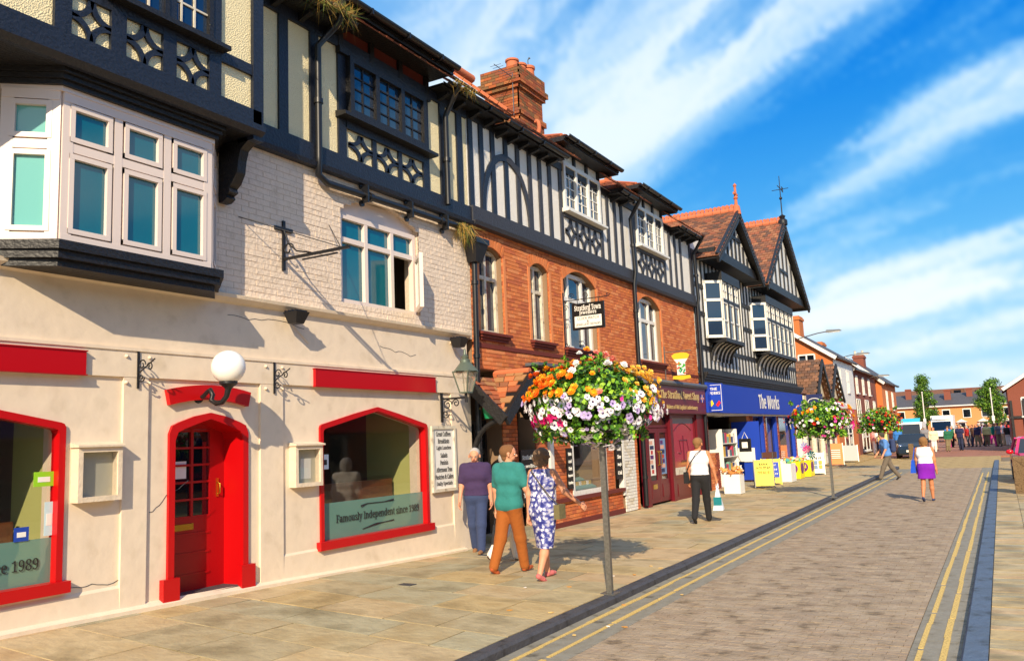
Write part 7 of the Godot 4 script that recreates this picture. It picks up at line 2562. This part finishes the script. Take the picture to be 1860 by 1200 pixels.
func people() -> void:
	var w := Color.WHITE
	var floral := mat(w, 0.7, ntex(0.035, 2, [rgb(244, 244, 250), rgb(240, 240, 250), rgb(40, 50, 140), rgb(34, 40, 120), rgb(40, 52, 150)], 77, false, 1, FastNoiseLite.TYPE_CELLULAR), 0.9)
	floral.uv1_world_triplanar = false
	var stripes := cloth(rgb(62, 44, 84))
	var teal := cloth(rgb(44, 126, 124))
	var navy := cloth(rgb(52, 66, 104))
	var rust := cloth(rgb(156, 86, 28))
	var black := cloth(rgb(30, 30, 34))
	var grey_hair := cloth(rgb(176, 172, 168))
	var brown_hair := cloth(rgb(122, 84, 52))
	var curl_hair := cloth(rgb(116, 92, 72))
	var fair_hair := cloth(rgb(140, 102, 62))
	var tan_shoe := cloth(rgb(140, 98, 62))
	var red_shoe := cloth(rgb(176, 84, 40))
	var g := func(x: float, z: float) -> Vector3: return Vector3(x, pave(x, -z), z)
	# couple walking away hand in hand
	var a := person("man in teal polo shirt and rust trousers walking beside woman in floral dress", g.call(-5.93, -10.05), PI - 0.12, 1.72, {"cell": 0.0145, "wide": 1.02, "top": [teal, 0.5], "bottom": rust, "shoes": red_shoe, "hair": brown_hair, "ll": [-0.26, 0.2], "rl": [0.26, 0.06], "ra": [0.1, 0.3, 0.35], "la": [0.0, 0.14, 0.12], "turn": -0.9, "hem": 0.475, "loose": 1.12})
	var l := hand_of(a, "hand_l")
	a.remove_meta("hand_r")
	bag("woven_handbag", "dark woven handbag carried by the man in teal polo shirt", l, Vector3(0.11, 0.26, 0.3), mat(rgb(58, 62, 76), 0.8, ntex(0.08, 1, [rgb(60, 60, 60), w], 91, false, 1, FastNoiseLite.TYPE_CELLULAR), 2.0), 0.3)
	var b := person("woman in blue and white floral dress walking beside the man in teal", g.call(-5.27, -9.8), PI - 0.15, 1.66, {"cell": 0.0145, "wide": 0.98, "top": [floral, 0.0], "bottom_kind": "dress", "shoes": cloth(rgb(206, 110, 110)), "hair": curl_hair, "hair_style": "curly", "ll": [0.22, 0.05], "rl": [-0.22, 0.2], "ra": [0.35, 0.42, 0.5, 1.0], "la": [-0.05, 0.16, 0.1], "turn": 0.15})
	b.remove_meta("hand_l")
	b.remove_meta("hand_r")
	var sb := thing("shoulder_bag", "small olive bag on a long strap at the floral dress hip", "bag", b.position + Vector3(0.24, 0.86, 0.02))
	var m := MB.new()
	m.box(Vector3(-0.03, -0.1, -0.09), Vector3(0.05, 0.08, 0.09))
	part(m, "pouch", cloth(rgb(112, 104, 70)), sb)
	m = MB.new()
	m.tube([Vector3(0.01, 0.08, 0.02), Vector3(-0.06, 0.2, 0.14), Vector3(-0.2, 0.36, 0.13), Vector3(-0.34, 0.52, 0.08), Vector3(-0.37, 0.545, 0.0)], [0.007], 5)
	part(m, "strap", cloth(rgb(90, 84, 60)), sb)
	# grey haired man coming the other way
	var c := person("grey haired man in dark purple shirt and navy trousers walking past the porch", g.call(-7.55, -11.75), 0.35, 1.7, {"cell": 0.0145, "wide": 1.06, "top": [stripes, 0.5], "bottom": navy, "shoes": tan_shoe, "hair": grey_hair, "ll": [0.22, 0.1], "rl": [-0.16, 0.18], "la": [-0.1, 0.12, 0.2], "ra": [0.1, 0.14, 0.25], "nod": 0.14, "lean": 0.05, "turn": 0.1, "hem": 0.545, "loose": 1.15})
	c.remove_meta("hand_l")
	c.remove_meta("hand_r")
	var sp := thing("spectacles", "thin spectacles worn by the grey haired man in purple shirt", "spectacles", c.position + Vector3(0.075, 1.565, 0.135), "", 0.45)
	m = MB.new()
	for s in [-1, 1]:
		var ring := []
		for i in 13: ring.append(Vector3(s * 0.033 + cos(TAU * i / 12.0) * 0.024, sin(TAU * i / 12.0) * 0.018 - 0.02, 0.0))
		m.tube(ring, [0.002], 4, false)
	m.tube([Vector3(-0.01, -0.018, 0.0), Vector3(0.01, -0.018, 0.0)], [0.002], 4)
	part(m, "wire_frame", M.steel, sp)
	var d := person("woman in white trousers half hidden behind the man in teal polo shirt", g.call(-6.5, -10.95), PI - 0.5, 1.6, {"cell": 0.018, "top": [cloth(rgb(220, 214, 204)), 0.9], "bottom": cloth(rgb(236, 230, 222)), "shoes": cloth(rgb(80, 56, 44)), "hair": grey_hair, "hair_style": "bob", "ll": [0.32, 0.12], "rl": [-0.34, 0.3], "loose": 1.2})
	d.remove_meta("hand_l")
	d.remove_meta("hand_r")
	var e := person("woman in white sleeveless top and black leggings seen from behind near maroon shop", g.call(-5.46, -17.0), PI + 0.12, 1.72, {"cell": 0.0155, "wide": 0.98, "top": [cloth(rgb(240, 240, 244)), 0.0], "bottom": black, "bottom_kind": "leggings", "shoes": black, "hair": fair_hair, "hair_style": "short", "skin": M.skin_tan, "ll": [-0.34, 0.3], "rl": [0.32, 0.05], "ra": [0.12, 0.3, 0.1], "la": [0.0, 0.14, 0.2], "hem": 0.555, "turn": -0.3})
	var rh := hand_of(e, "hand_r")
	e.remove_meta("hand_l")
	bag("carrier_bag", "white plastic carrier bag with teal print held by woman in leggings", rh, Vector3(0.2, 0.44, 0.34), cloth(rgb(226, 234, 242)), 0.2, true)
	var cs := thing("crossbody_bag", "black crossbody bag on the hip of woman in black leggings", "bag", e.position + Vector3(-0.25, 0.92, 0.04))
	m = MB.new()
	m.box(Vector3(-0.05, -0.13, -0.1), Vector3(0.03, 0.1, 0.1))
	part(m, "pouch", black, cs)
	m = MB.new()
	m.tube([Vector3(0.0, 0.1, 0.05), Vector3(0.1, 0.26, 0.14), Vector3(0.25, 0.46, 0.14), Vector3(0.36, 0.56, 0.05)], [0.009], 5)
	part(m, "strap", black, cs)
	var f := person("woman in white top and purple skirt walking along the road", Vector3(-1.72, -0.08, -23.2), PI - 0.1, 1.56, {"cell": 0.018, "wide": 1.02, "top": [cloth(rgb(244, 244, 246)), 0.0], "bottom": cloth(rgb(128, 20, 176)), "bottom_kind": "skirt", "shoes": navy, "hair": fair_hair, "hair_style": "bob", "skin": M.skin_tan, "ll": [-0.22, 0.3], "rl": [0.16, 0.05], "hem": 0.54})
	f.remove_meta("hand_l")
	f.remove_meta("hand_r")
	var bb := thing("blue_tote_bag", "bright blue tote bag at the side of woman in purple skirt", "bag", f.position + Vector3(-0.27, 0.86, 0.02))
	m = MB.new()
	m.hexa([Vector3(-0.07, -0.17, -0.15), Vector3(0.05, -0.17, -0.15), Vector3(0.05, -0.17, 0.15), Vector3(-0.07, -0.17, 0.15), Vector3(-0.03, 0.14, -0.11), Vector3(0.03, 0.14, -0.11), Vector3(0.03, 0.14, 0.11), Vector3(-0.03, 0.14, 0.11)])
	part(m, "pouch", cloth(rgb(20, 80, 200)), bb)
	m = MB.new()
	m.tube([Vector3(0.0, 0.14, -0.08), Vector3(0.06, 0.45, -0.03), Vector3(0.06, 0.45, 0.03), Vector3(0.0, 0.14, 0.08)], [0.008], 5)
	part(m, "strap", cloth(rgb(20, 80, 200)), bb)
	var k := person("man in blue shirt and flat cap striding off the kerb", Vector3(-3.55, -0.05, -31.9), -1.15, 1.62, {"cell": 0.018, "wide": 1.12, "top": [cloth(rgb(90, 140, 210)), 0.55], "bottom": cloth(rgb(110, 100, 88)), "shoes": black, "hair": cloth(rgb(66, 62, 52)), "hair_style": "cap", "ll": [0.45, 0.1], "rl": [-0.42, 0.2], "la": [0.25, 0.15, 0.4], "ra": [0.3, 0.15, 0.5], "lean": 0.14, "nod": 0.25, "loose": 1.15})
	k.remove_meta("hand_l")
	k.remove_meta("hand_r")
	var rs := thing("rucksack", "dark rucksack on the back of man in blue shirt", "bag", k.position + Vector3(0.2, 1.16, -0.1), "", -1.15)
	m = MB.new()
	blend(m, [[Vector3(-0.07, -0.16, 0), Vector3(-0.07, 0.14, 0), 0.09, 0.08], [Vector3(0.07, -0.16, 0), Vector3(0.07, 0.14, 0), 0.09, 0.08]], 0.02, 0.05)
	part(m, "pack", navy, rs)
	# people farther down the pavement and on the square
	var tops := [["yellow", rgb(230, 214, 140)], ["white", rgb(240, 240, 240)], ["blue", rgb(50, 120, 200)], ["pink", rgb(226, 150, 150)], ["navy", rgb(34, 40, 80)], ["teal", rgb(20, 140, 120)], ["black", rgb(30, 30, 34)], ["green", rgb(30, 100, 70)], ["red", rgb(190, 40, 40)], ["lime", rgb(206, 226, 40)], ["grey", rgb(130, 130, 136)], ["lilac", rgb(170, 150, 200)], ["cream", rgb(226, 212, 180)], ["brown", rgb(100, 70, 50)]]
	var legs := [["magenta", rgb(200, 50, 140)], ["dark blue", rgb(40, 50, 80)], ["white", rgb(236, 234, 230)], ["black", rgb(30, 30, 34)], ["khaki", rgb(140, 130, 100)], ["grey", rgb(110, 110, 114)], ["beige", rgb(196, 176, 140)]]
	var spots := [[-6.4, -56.5, 0, 0, PI], [-6.75, -57.5, 1, 1, PI], [-7.1, -58.5, 3, 2, PI], [-5.9, -60.0, 2, 5, PI], [-7.3, -63.0, 1, 4, 0.0],
		[-3.14, -62.5, 7, 4, 0.3], [-2.5, -64.4, 4, 1, -0.3], [-3.9, -61.0, 12, 2, 0.2], [-4.2, -66.0, 5, 6, 1.0], [-4.6, -64.0, 10, 3, PI], [-5.0, -68.0, 6, 1, 0.6]]
	for i in 40:
		var x := -3.6 + (i % 20) * 0.33 + R.randf_range(-0.15, 0.15)
		spots.append([x, -72.0 - (i / 20) * 7.0 - R.randf_range(0.0, 3.5), (i * 5 + 2) % 14, (i * 3 + i / 7) % 7, R.randf_range(0, TAU)])
	var seen := {}
	for s in spots:
		var key := "%d_%d" % [s[2], s[3]]
		while seen.has(key):
			s[3] = (s[3] + 1) % 7
			if seen.has("%d_%d" % [s[2], s[3]]) and s[3] == 0: s[2] = (s[2] + 1) % 14
			key = "%d_%d" % [s[2], s[3]]
		seen[key] = true
		var where := "on the far pavement" if s[0] < -5.8 else "on the far square"
		var q := person("distant person in %s top and %s trousers %s" % [tops[s[2]][0], legs[s[3]][0], where], Vector3(s[0], -0.03 if s[0] < -6.6 else -0.077, s[1]), s[4], R.randf_range(1.58, 1.78), {"cell": 0.042, "wide": R.randf_range(1.0, 1.18), "top": [mat(tops[s[2]][1], 0.85), [0.5, 0.95][R.randi() % 2]], "bottom": mat(legs[s[3]][1], 0.85), "hair": [grey_hair, brown_hair, fair_hair, curl_hair][R.randi() % 4], "hair_style": ["short", "bob"][R.randi() % 2], "ll": [R.randf_range(-0.3, 0.3), 0.1], "rl": [R.randf_range(-0.3, 0.3), 0.15], "loose": 1.15}, "people in the distance")
		q.remove_meta("hand_l")
		q.remove_meta("hand_r")

func bag(called: String, label: String, hand: Vector3, size: Vector3, m: Material, turn: float, plastic := false) -> void:
	var t := thing(called, label, "bag", hand, "", turn)
	var b := MB.new()
	var h := size * 0.5
	var top := -0.1 if plastic else -0.13
	var e := 0.35 if plastic else 0.85
	b.hexa([Vector3(-h.x, top - size.y, -h.z), Vector3(h.x, top - size.y, -h.z), Vector3(h.x, top - size.y, h.z), Vector3(-h.x, top - size.y, h.z), Vector3(-h.x * e * 0.5, top, -h.z * e), Vector3(h.x * e * 0.5, top, -h.z * e), Vector3(h.x * e * 0.5, top, h.z * e), Vector3(-h.x * e * 0.5, top, h.z * e)])
	part(b, "pouch", m, t)
	for s in [-1, 1]:
		b = MB.new()
		b.tube([Vector3(s * 0.02, top, -h.z * e * 0.6), Vector3(s * 0.01, 0.0, -0.01), Vector3(s * 0.01, 0.0, 0.01), Vector3(s * 0.02, top, h.z * e * 0.6)], [0.008 if not plastic else 0.012], 5)
		part(b, "handle", m, t)
	if plastic:
		b = MB.new()
		b.box(Vector3(-0.08, top - size.y * 0.85, h.z * 0.82), Vector3(0.08, top - size.y * 0.4, h.z * 0.86))
		part(b, "print", cloth(rgb(20, 120, 130)), t)

func loft(b: MB, secs: Array) -> void: # sections of equal point counts, joined as one skin
	var n: int = secs[0].size()
	var mid := []
	for s in secs:
		var m := Vector3.ZERO
		for p in s: m += p
		mid.append(m / n)
	for i in secs.size() - 1:
		for j in n:
			var k := (j + 1) % n
			var c: Vector3 = (secs[i][j] + secs[i][k] + secs[i + 1][j] + secs[i + 1][k]) / 4.0
			b.quad(secs[i][j], secs[i][k], secs[i + 1][k], secs[i + 1][j], c - (mid[i] + mid[i + 1]) * 0.5)
	for e in [0, secs.size() - 1]:
		for j in range(1, n - 1): b.tri(secs[e][0], secs[e][j], secs[e][j + 1], mid[e] - mid[1 if e == 0 else secs.size() - 2])

# car: local front is +z, origin on the ground at its middle
func car(called: String, label: String, at: Vector3, turn: float, W: float, H: float, L: float, paint: Material, mirror: Material) -> Node3D:
	var t := thing(called, label, "car", at, "", turn)
	var sec := func(z: float, y0: float, y1: float, w: float) -> Array:
		var h := w * 0.5
		return [Vector3(-h * 0.9, y0, z), Vector3(h * 0.9, y0, z), Vector3(h, lerpf(y0, y1, 0.35), z), Vector3(h * 0.97, lerpf(y0, y1, 0.75), z), Vector3(h * 0.85, y1, z), Vector3(-h * 0.85, y1, z), Vector3(-h * 0.97, lerpf(y0, y1, 0.75), z), Vector3(-h, lerpf(y0, y1, 0.35), z)]
	var b := MB.new()
	loft(b, [sec.call(L * 0.5, 0.28, 0.5, W * 0.8), sec.call(L * 0.48, 0.2, 0.68, W * 0.92), sec.call(L * 0.4, 0.18, H * 0.6, W * 0.98), sec.call(L * 0.2, 0.18, H * 0.66, W), sec.call(-L * 0.3, 0.18, H * 0.68, W), sec.call(-L * 0.46, 0.2, H * 0.66, W * 0.95), sec.call(-L * 0.5, 0.3, H * 0.55, W * 0.85)])
	part(b, "body", paint, t)
	var cab := func(z: float, y: float, w: float) -> Array: return [Vector3(-w * 0.5, y, z), Vector3(w * 0.5, y, z)]
	# roof on pillars, glass between
	b = MB.new()
	var y1 := H * 0.64
	var r0 := [Vector3(-W * 0.46, y1, L * 0.24), Vector3(W * 0.46, y1, L * 0.24), Vector3(W * 0.46, y1, -L * 0.44), Vector3(-W * 0.46, y1, -L * 0.44)]
	var r1 := [Vector3(-W * 0.37, H - 0.05, L * 0.05), Vector3(W * 0.37, H - 0.05, L * 0.05), Vector3(W * 0.38, H - 0.06, -L * 0.36), Vector3(-W * 0.38, H - 0.06, -L * 0.36)]
	b.hexa([r1[0], r1[1], r1[2], r1[3], r1[0] * Vector3(0.86, 1, 0.6) + Vector3(0, 0.05, 0), r1[1] * Vector3(0.86, 1, 0.6) + Vector3(0, 0.05, 0), r1[2] * Vector3(0.86, 1, 0.95) + Vector3(0, 0.05, 0), r1[3] * Vector3(0.86, 1, 0.95) + Vector3(0, 0.05, 0)])
	for i in 4: b.bar(r0[i], r1[i], 0.07, 0.07)
	part(b, "roof", paint, t)
	var names := ["windscreen", "side_window", "rear_window", "side_window"]
	for i in 4:
		b = MB.new()
		b.quad(r0[i], r0[(i + 1) % 4], r1[(i + 1) % 4], r1[i], (r0[i] + r0[(i + 1) % 4]) * Vector3(1, 0, 1))
		part(b, names[i], M.pane, t)
	for x in [-1, 1]:
		for z in [0.32, -0.3]:
			var wh := node("wheel", t)
			b = MB.new()
			var c := Vector3(x * W * 0.44, 0.3, z * L)
			b.tube([c - Vector3(0.1, 0, 0), c + Vector3(0.1, 0, 0)], [0.3, 0.3], 18)
			part(b, "tyre", M.rubber, wh)
			b = MB.new()
			b.tube([c + Vector3(x * 0.09, 0, 0), c + Vector3(x * 0.112, 0, 0)], [0.19, 0.17], 14)
			part(b, "rim", M.steel, wh)
		b = MB.new()
		b.ball(Vector3(x * W * 0.36, H * 0.5, L * 0.455), Vector3(0.13, 0.11, 0.08), 14, 8)
		part(b, "headlight", M.chrome, t)
		b = MB.new()
		b.ball(Vector3(x * (W * 0.5 + 0.09), H * 0.68, L * 0.17), Vector3(0.1, 0.07, 0.06), 10, 6)
		b.bar(Vector3(x * W * 0.46, H * 0.64, L * 0.17), Vector3(x * (W * 0.5 + 0.05), H * 0.67, L * 0.17), 0.03, 0.03)
		part(b, "wing_mirror", mirror, t)
	b = MB.new()
	b.box(Vector3(-W * 0.34, 0.34, L * 0.47), Vector3(W * 0.34, 0.5, L * 0.497))
	part(b, "grille", M.black_sign, t)
	b = MB.new()
	b.box(Vector3(-0.26, 0.36, L * 0.498), Vector3(0.26, 0.47, L * 0.506))
	part(b, "number_plate", M.white_sign, t)
	b = MB.new()
	b.box(Vector3(-W * 0.4, 0.2, L * 0.46), Vector3(W * 0.4, 0.3, L * 0.5))
	part(b, "bumper", M.black_sign, t)
	return t

func van(called: String, label: String, at: Vector3, W: float, H: float, L: float, lorry: bool) -> void:
	var t := thing(called, label, "van" if not lorry else "lorry", at)
	var b := MB.new()
	var h := W * 0.5
	var zf := L * 0.5
	if lorry:
		b.box(Vector3(-h, 0.6, -L * 0.5), Vector3(h, H, zf - 1.2))
		b.box(Vector3(-h * 0.8, H - 0.4, zf - 1.2), Vector3(h * 0.8, H, zf - 0.5))
		part(b, "box_body", M.white_sign, t)
		b = MB.new()
		b.prism([Vector3(-h * 0.92, 0.45, zf - 1.15), Vector3(-h * 0.92, 0.45, zf), Vector3(-h * 0.92, 1.1, zf), Vector3(-h * 0.92, H - 0.5, zf - 0.35), Vector3(-h * 0.92, H - 0.45, zf - 1.15)], Vector3(W * 0.92, 0, 0))
		part(b, "cab", M.white_sign, t)
	else:
		b.prism([Vector3(-h, 0.35, -L * 0.5), Vector3(-h, 0.35, zf), Vector3(-h, 0.9, zf), Vector3(-h, 1.12, zf - 0.5), Vector3(-h, H - 0.08, zf - 1.15), Vector3(-h, H, zf - 1.5), Vector3(-h, H, -L * 0.5)], Vector3(W, 0, 0))
		part(b, "body", M.white_sign, t)
	b = MB.new()
	if lorry: b.quad(Vector3(-h * 0.85, 1.15, zf + 0.01), Vector3(h * 0.85, 1.15, zf + 0.01), Vector3(h * 0.85, H - 0.6, zf - 0.3), Vector3(-h * 0.85, H - 0.6, zf - 0.3), Vector3(0, 0.3, 1))
	else: b.quad(Vector3(-h * 0.9, 1.14, zf - 0.49), Vector3(h * 0.9, 1.14, zf - 0.49), Vector3(h * 0.85, H - 0.16, zf - 1.07), Vector3(-h * 0.85, H - 0.16, zf - 1.07), Vector3(0, 0.4, 1))
	part(b, "windscreen", M.pane, t)
	for x in [-1, 1]:
		for z in [0.34, -0.3]:
			var c := Vector3(x * h * 0.88, 0.33, z * L)
			b = MB.new()
			b.tube([c - Vector3(0.1, 0, 0), c + Vector3(0.1, 0, 0)], [0.33, 0.33], 16)
			part(b, "wheel", M.rubber, t)
		b = MB.new()
		b.box(Vector3(x * h * 0.78 - 0.14, 0.72, zf - 0.02), Vector3(x * h * 0.78 + 0.14, 0.88, zf + 0.02))
		part(b, "headlight", M.chrome, t)
	b = MB.new()
	b.box(Vector3(-h * 0.95, 0.36, zf - 0.02), Vector3(h * 0.95, 0.58, zf + 0.05))
	part(b, "bumper", M.black_sign, t)

func vehicles() -> void:
	car("parked_car", "dark blue small car facing this way behind a wooden post", Vector3(-4.55, -0.075, -53.5), 0.05, 1.6, 1.34, 3.6, mat(rgb(28, 44, 62), 0.2), mat(rgb(28, 44, 62), 0.2))
	car("parked_car", "pink parked car with red wing mirrors beside the wooden planter post", Vector3(1.0, 0.0, -29.6), 0.04, 1.62, 1.3, 3.7, mat(rgb(222, 50, 110), 0.22), mat(rgb(220, 20, 40), 0.25))
	van("white_van", "white van standing behind the dark blue car", Vector3(-6.1, -0.078, -71.0), 1.95, 2.05, 5.0, false)
	van("white_lorry", "white box lorry parked at the far side of the square", Vector3(-5.2, -0.078, -97.5), 2.0, 2.65, 6.0, true)

func tree(label: String, at: Vector3, h: float, r: float, pointed: float) -> void:
	var t := thing("street_tree", label, "tree", at)
	var b := MB.new()
	b.tube([Vector3(0, 0, 0), Vector3(0.05, h * 0.3, 0), Vector3(0, h * 0.6, 0.05), Vector3(0, h * 0.9, 0)], [0.16, 0.12, 0.07, 0.02], 8)
	for i in 10:
		var a := TAU * i / 10.0 + i
		var y := h * (0.28 + 0.045 * i)
		b.tube([Vector3(0, y, 0), Vector3(cos(a) * r * 0.35, y + 0.5, sin(a) * r * 0.35), Vector3(cos(a) * r * 0.7, y + 1.1, sin(a) * r * 0.7)], [0.05, 0.03, 0.012], 5)
	part(b, "trunk", M.bark, t)
	b = MB.new()
	var greens := [lin(70, 110, 24), lin(92, 136, 30), lin(50, 86, 20), lin(120, 158, 40), lin(40, 70, 18)]
	for i in 70:
		var k := R.randf()
		var y := lerpf(h * 0.24, h * 0.97, k)
		var rr := r * (1.0 - pow(k, 1.5) * pointed) * (0.55 + 0.45 * minf(k * 5.0, 1.0))
		var a := R.randf() * TAU
		var q := sqrt(R.randf()) * rr * 0.8
		leaf_ball(b, Vector3(cos(a) * q, y, sin(a) * q), Vector3(0.62, 0.5, 0.62) * R.randf_range(0.7, 1.2), 130, 0.17, greens)
	part(b, "crown", M.leaf, t)

func far_things() -> void:
	tree("tall pointed green tree standing before the far brick terrace", Vector3(-8.3, -0.08, -120), 8.0, 1.95, 0.75)
	tree("rounder green tree beside the dark corner house", Vector3(-0.9, -0.08, -110), 6.6, 1.95, 0.5)
	for q in [[-5.35, "white flagpole near the white lorry on the square"], [-0.5, "white flagpole before the rounder tree on the square"]]:
		var t := thing("flagpole", q[1], "flagpole", Vector3(q[0], -0.078, -76.0))
		var b := MB.new()
		b.tube([Vector3(0, 0, 0), Vector3(0, 4.4, 0)], [0.06, 0.035], 8)
		part(b, "pole", M.white_paint, t)
		b = MB.new()
		b.ball(Vector3(0, 4.43, 0), Vector3(0.06, 0.06, 0.06), 8, 6)
		part(b, "cap", M.white_paint, t)
		b = MB.new()
		b.box(Vector3(-0.1, 1.9, -0.05), Vector3(0.1, 2.3, 0.08))
		part(b, "rope_box", M.white_sign, t)
	# weathered oak posts
	for q in [[-4.32, -50.0, 0.24, 0.85, "pale wooden post in front of the dark blue car"], [0.36, -24.6, 0.44, 0.92, "broad weathered wooden post in front of the pink car"], [0.3, -36.0, 0.3, 0.8, "weathered wooden post behind the pink car"]]:
		var t := thing("wooden_post", q[4], "post", Vector3(q[0], -0.01 if q[0] > 0 else -0.076, q[1]))
		var b := MB.new()
		var w: float = q[2] * 0.5
		b.hexa([Vector3(-w, 0, -w), Vector3(w, 0, -w), Vector3(w, 0, w), Vector3(-w, 0, w), Vector3(-w, q[3] - 0.04, -w), Vector3(w, q[3] - 0.04, -w), Vector3(w, q[3] - 0.04, w), Vector3(-w, q[3] - 0.04, w)])
		b.hexa([Vector3(-w, q[3] - 0.04, -w), Vector3(w, q[3] - 0.04, -w), Vector3(w, q[3] - 0.04, w), Vector3(-w, q[3] - 0.04, w), Vector3(-w * 0.88, q[3], -w * 0.88), Vector3(w * 0.88, q[3], -w * 0.88), Vector3(w * 0.88, q[3], w * 0.88), Vector3(-w * 0.88, q[3], w * 0.88)])
		part(b, "post", M.oak, t)
		b = MB.new()
		b.box(Vector3(-w - 0.06, -0.01, -w - 0.06), Vector3(w + 0.06, 0.012, w + 0.06))
		part(b, "footing", M.channel, t)
	# lamps on arms from the house fronts
	for q in [[45.5, 6.75, "grey street lamp on an arm above the low gabled shop"], [56.0, 6.3, "grey street lamp on an arm from the tall orange house"], [66.0, 5.4, "grey street lamp on an arm from the red terrace"]]:
		var t := thing("street_lamp", q[2], "street lamp", P(q[0], q[1], 0.0))
		var b := MB.new()
		b.tube([Vector3(-0.8, -0.25, 0), Vector3(0.2, -0.05, 0), Vector3(0.7, 0.0, 0)], [0.03], 6)
		part(b, "arm", M.steel, t)
		b = MB.new()
		b.hexa([Vector3(0.6, -0.05, -0.12), Vector3(1.4, -0.02, -0.09), Vector3(1.4, -0.02, 0.09), Vector3(0.6, -0.05, 0.12), Vector3(0.65, 0.08, -0.08), Vector3(1.3, 0.05, -0.05), Vector3(1.3, 0.05, 0.05), Vector3(0.65, 0.08, 0.08)])
		part(b, "lamp_head", M.steel, t)
		b = MB.new()
		b.box(Vector3(0.72, -0.075, -0.08), Vector3(1.3, -0.045, 0.08))
		part(b, "lens", M.white_sign, t)
	var ns := thing("oval_logo_sign", "navy projecting sign with a white oval beyond the second flower pole", "sign", P(41.5, 2.6, 0.1))
	var b := MB.new()
	b.box(Vector3(0, 0, -0.04), Vector3(0.75, 0.8, 0.04))
	part(b, "panel", mat(rgb(20, 34, 90), 0.5), ns)
	b = MB.new()
	var ring := []
	for i in 25: ring.append(Vector3(0.37 + cos(TAU * i / 24.0) * 0.28, 0.45 + sin(TAU * i / 24.0) * 0.16, 0.045))
	b.tube(ring, [0.02], 6, false)
	part(b, "white_oval", M.white_sign, ns)
	var sv := thing("square_stall", "turquoise market canopy at the far side of the square", "stall", Vector3(-8.2, -0.08, -88.0))
	b = MB.new()
	b.prism([Vector3(-1.6, 1.9, 1.0), Vector3(1.6, 1.9, 1.0), Vector3(1.6, 2.2, 0.0), Vector3(-1.6, 2.2, 0.0)], Vector3(0, 0.25, -0.3))
	part(b, "canopy", mat(rgb(60, 190, 210), 0.7), sv)
	for x in [-1.5, 1.5]:
		for z in [0.8, -0.2]:
			b = MB.new()
			b.tube([Vector3(x, 0, z), Vector3(x, 2.0, z)], [0.03], 6)
			part(b, "canopy_post", M.steel, sv)
	b = MB.new()
	b.box(Vector3(-1.5, 0, -0.3), Vector3(1.5, 0.9, 0.3))
	part(b, "counter", M.white_sign, sv)
	# fallen petals and leaves on the paving
	for i in 14:
		var x := R.randf_range(-5.2, -3.3)
		var z := R.randf_range(-12.0, -6.8)
		var y := pave(x, -z) + 0.006 if x < -4.16 else -0.074
		if x > -4.2 and x < -3.95: continue
		var p := thing("fallen_petal", "small fallen petal lying on the ground below the big flower ball", "petal", Vector3(x, y, z), "petals fallen near the flower pole", R.randf() * TAU)
		b = MB.new()
		b.prism([Vector3(-0.03, 0, 0), Vector3(0, 0.0, 0.02), Vector3(0.035, 0.0, 0.004), Vector3(0.005, 0.0, -0.02)], Vector3(0, 0.006, 0))
		part(b, "petal", mat([rgb(226, 190, 120), rgb(210, 150, 70), rgb(240, 230, 220)][i % 3], 0.8), p)
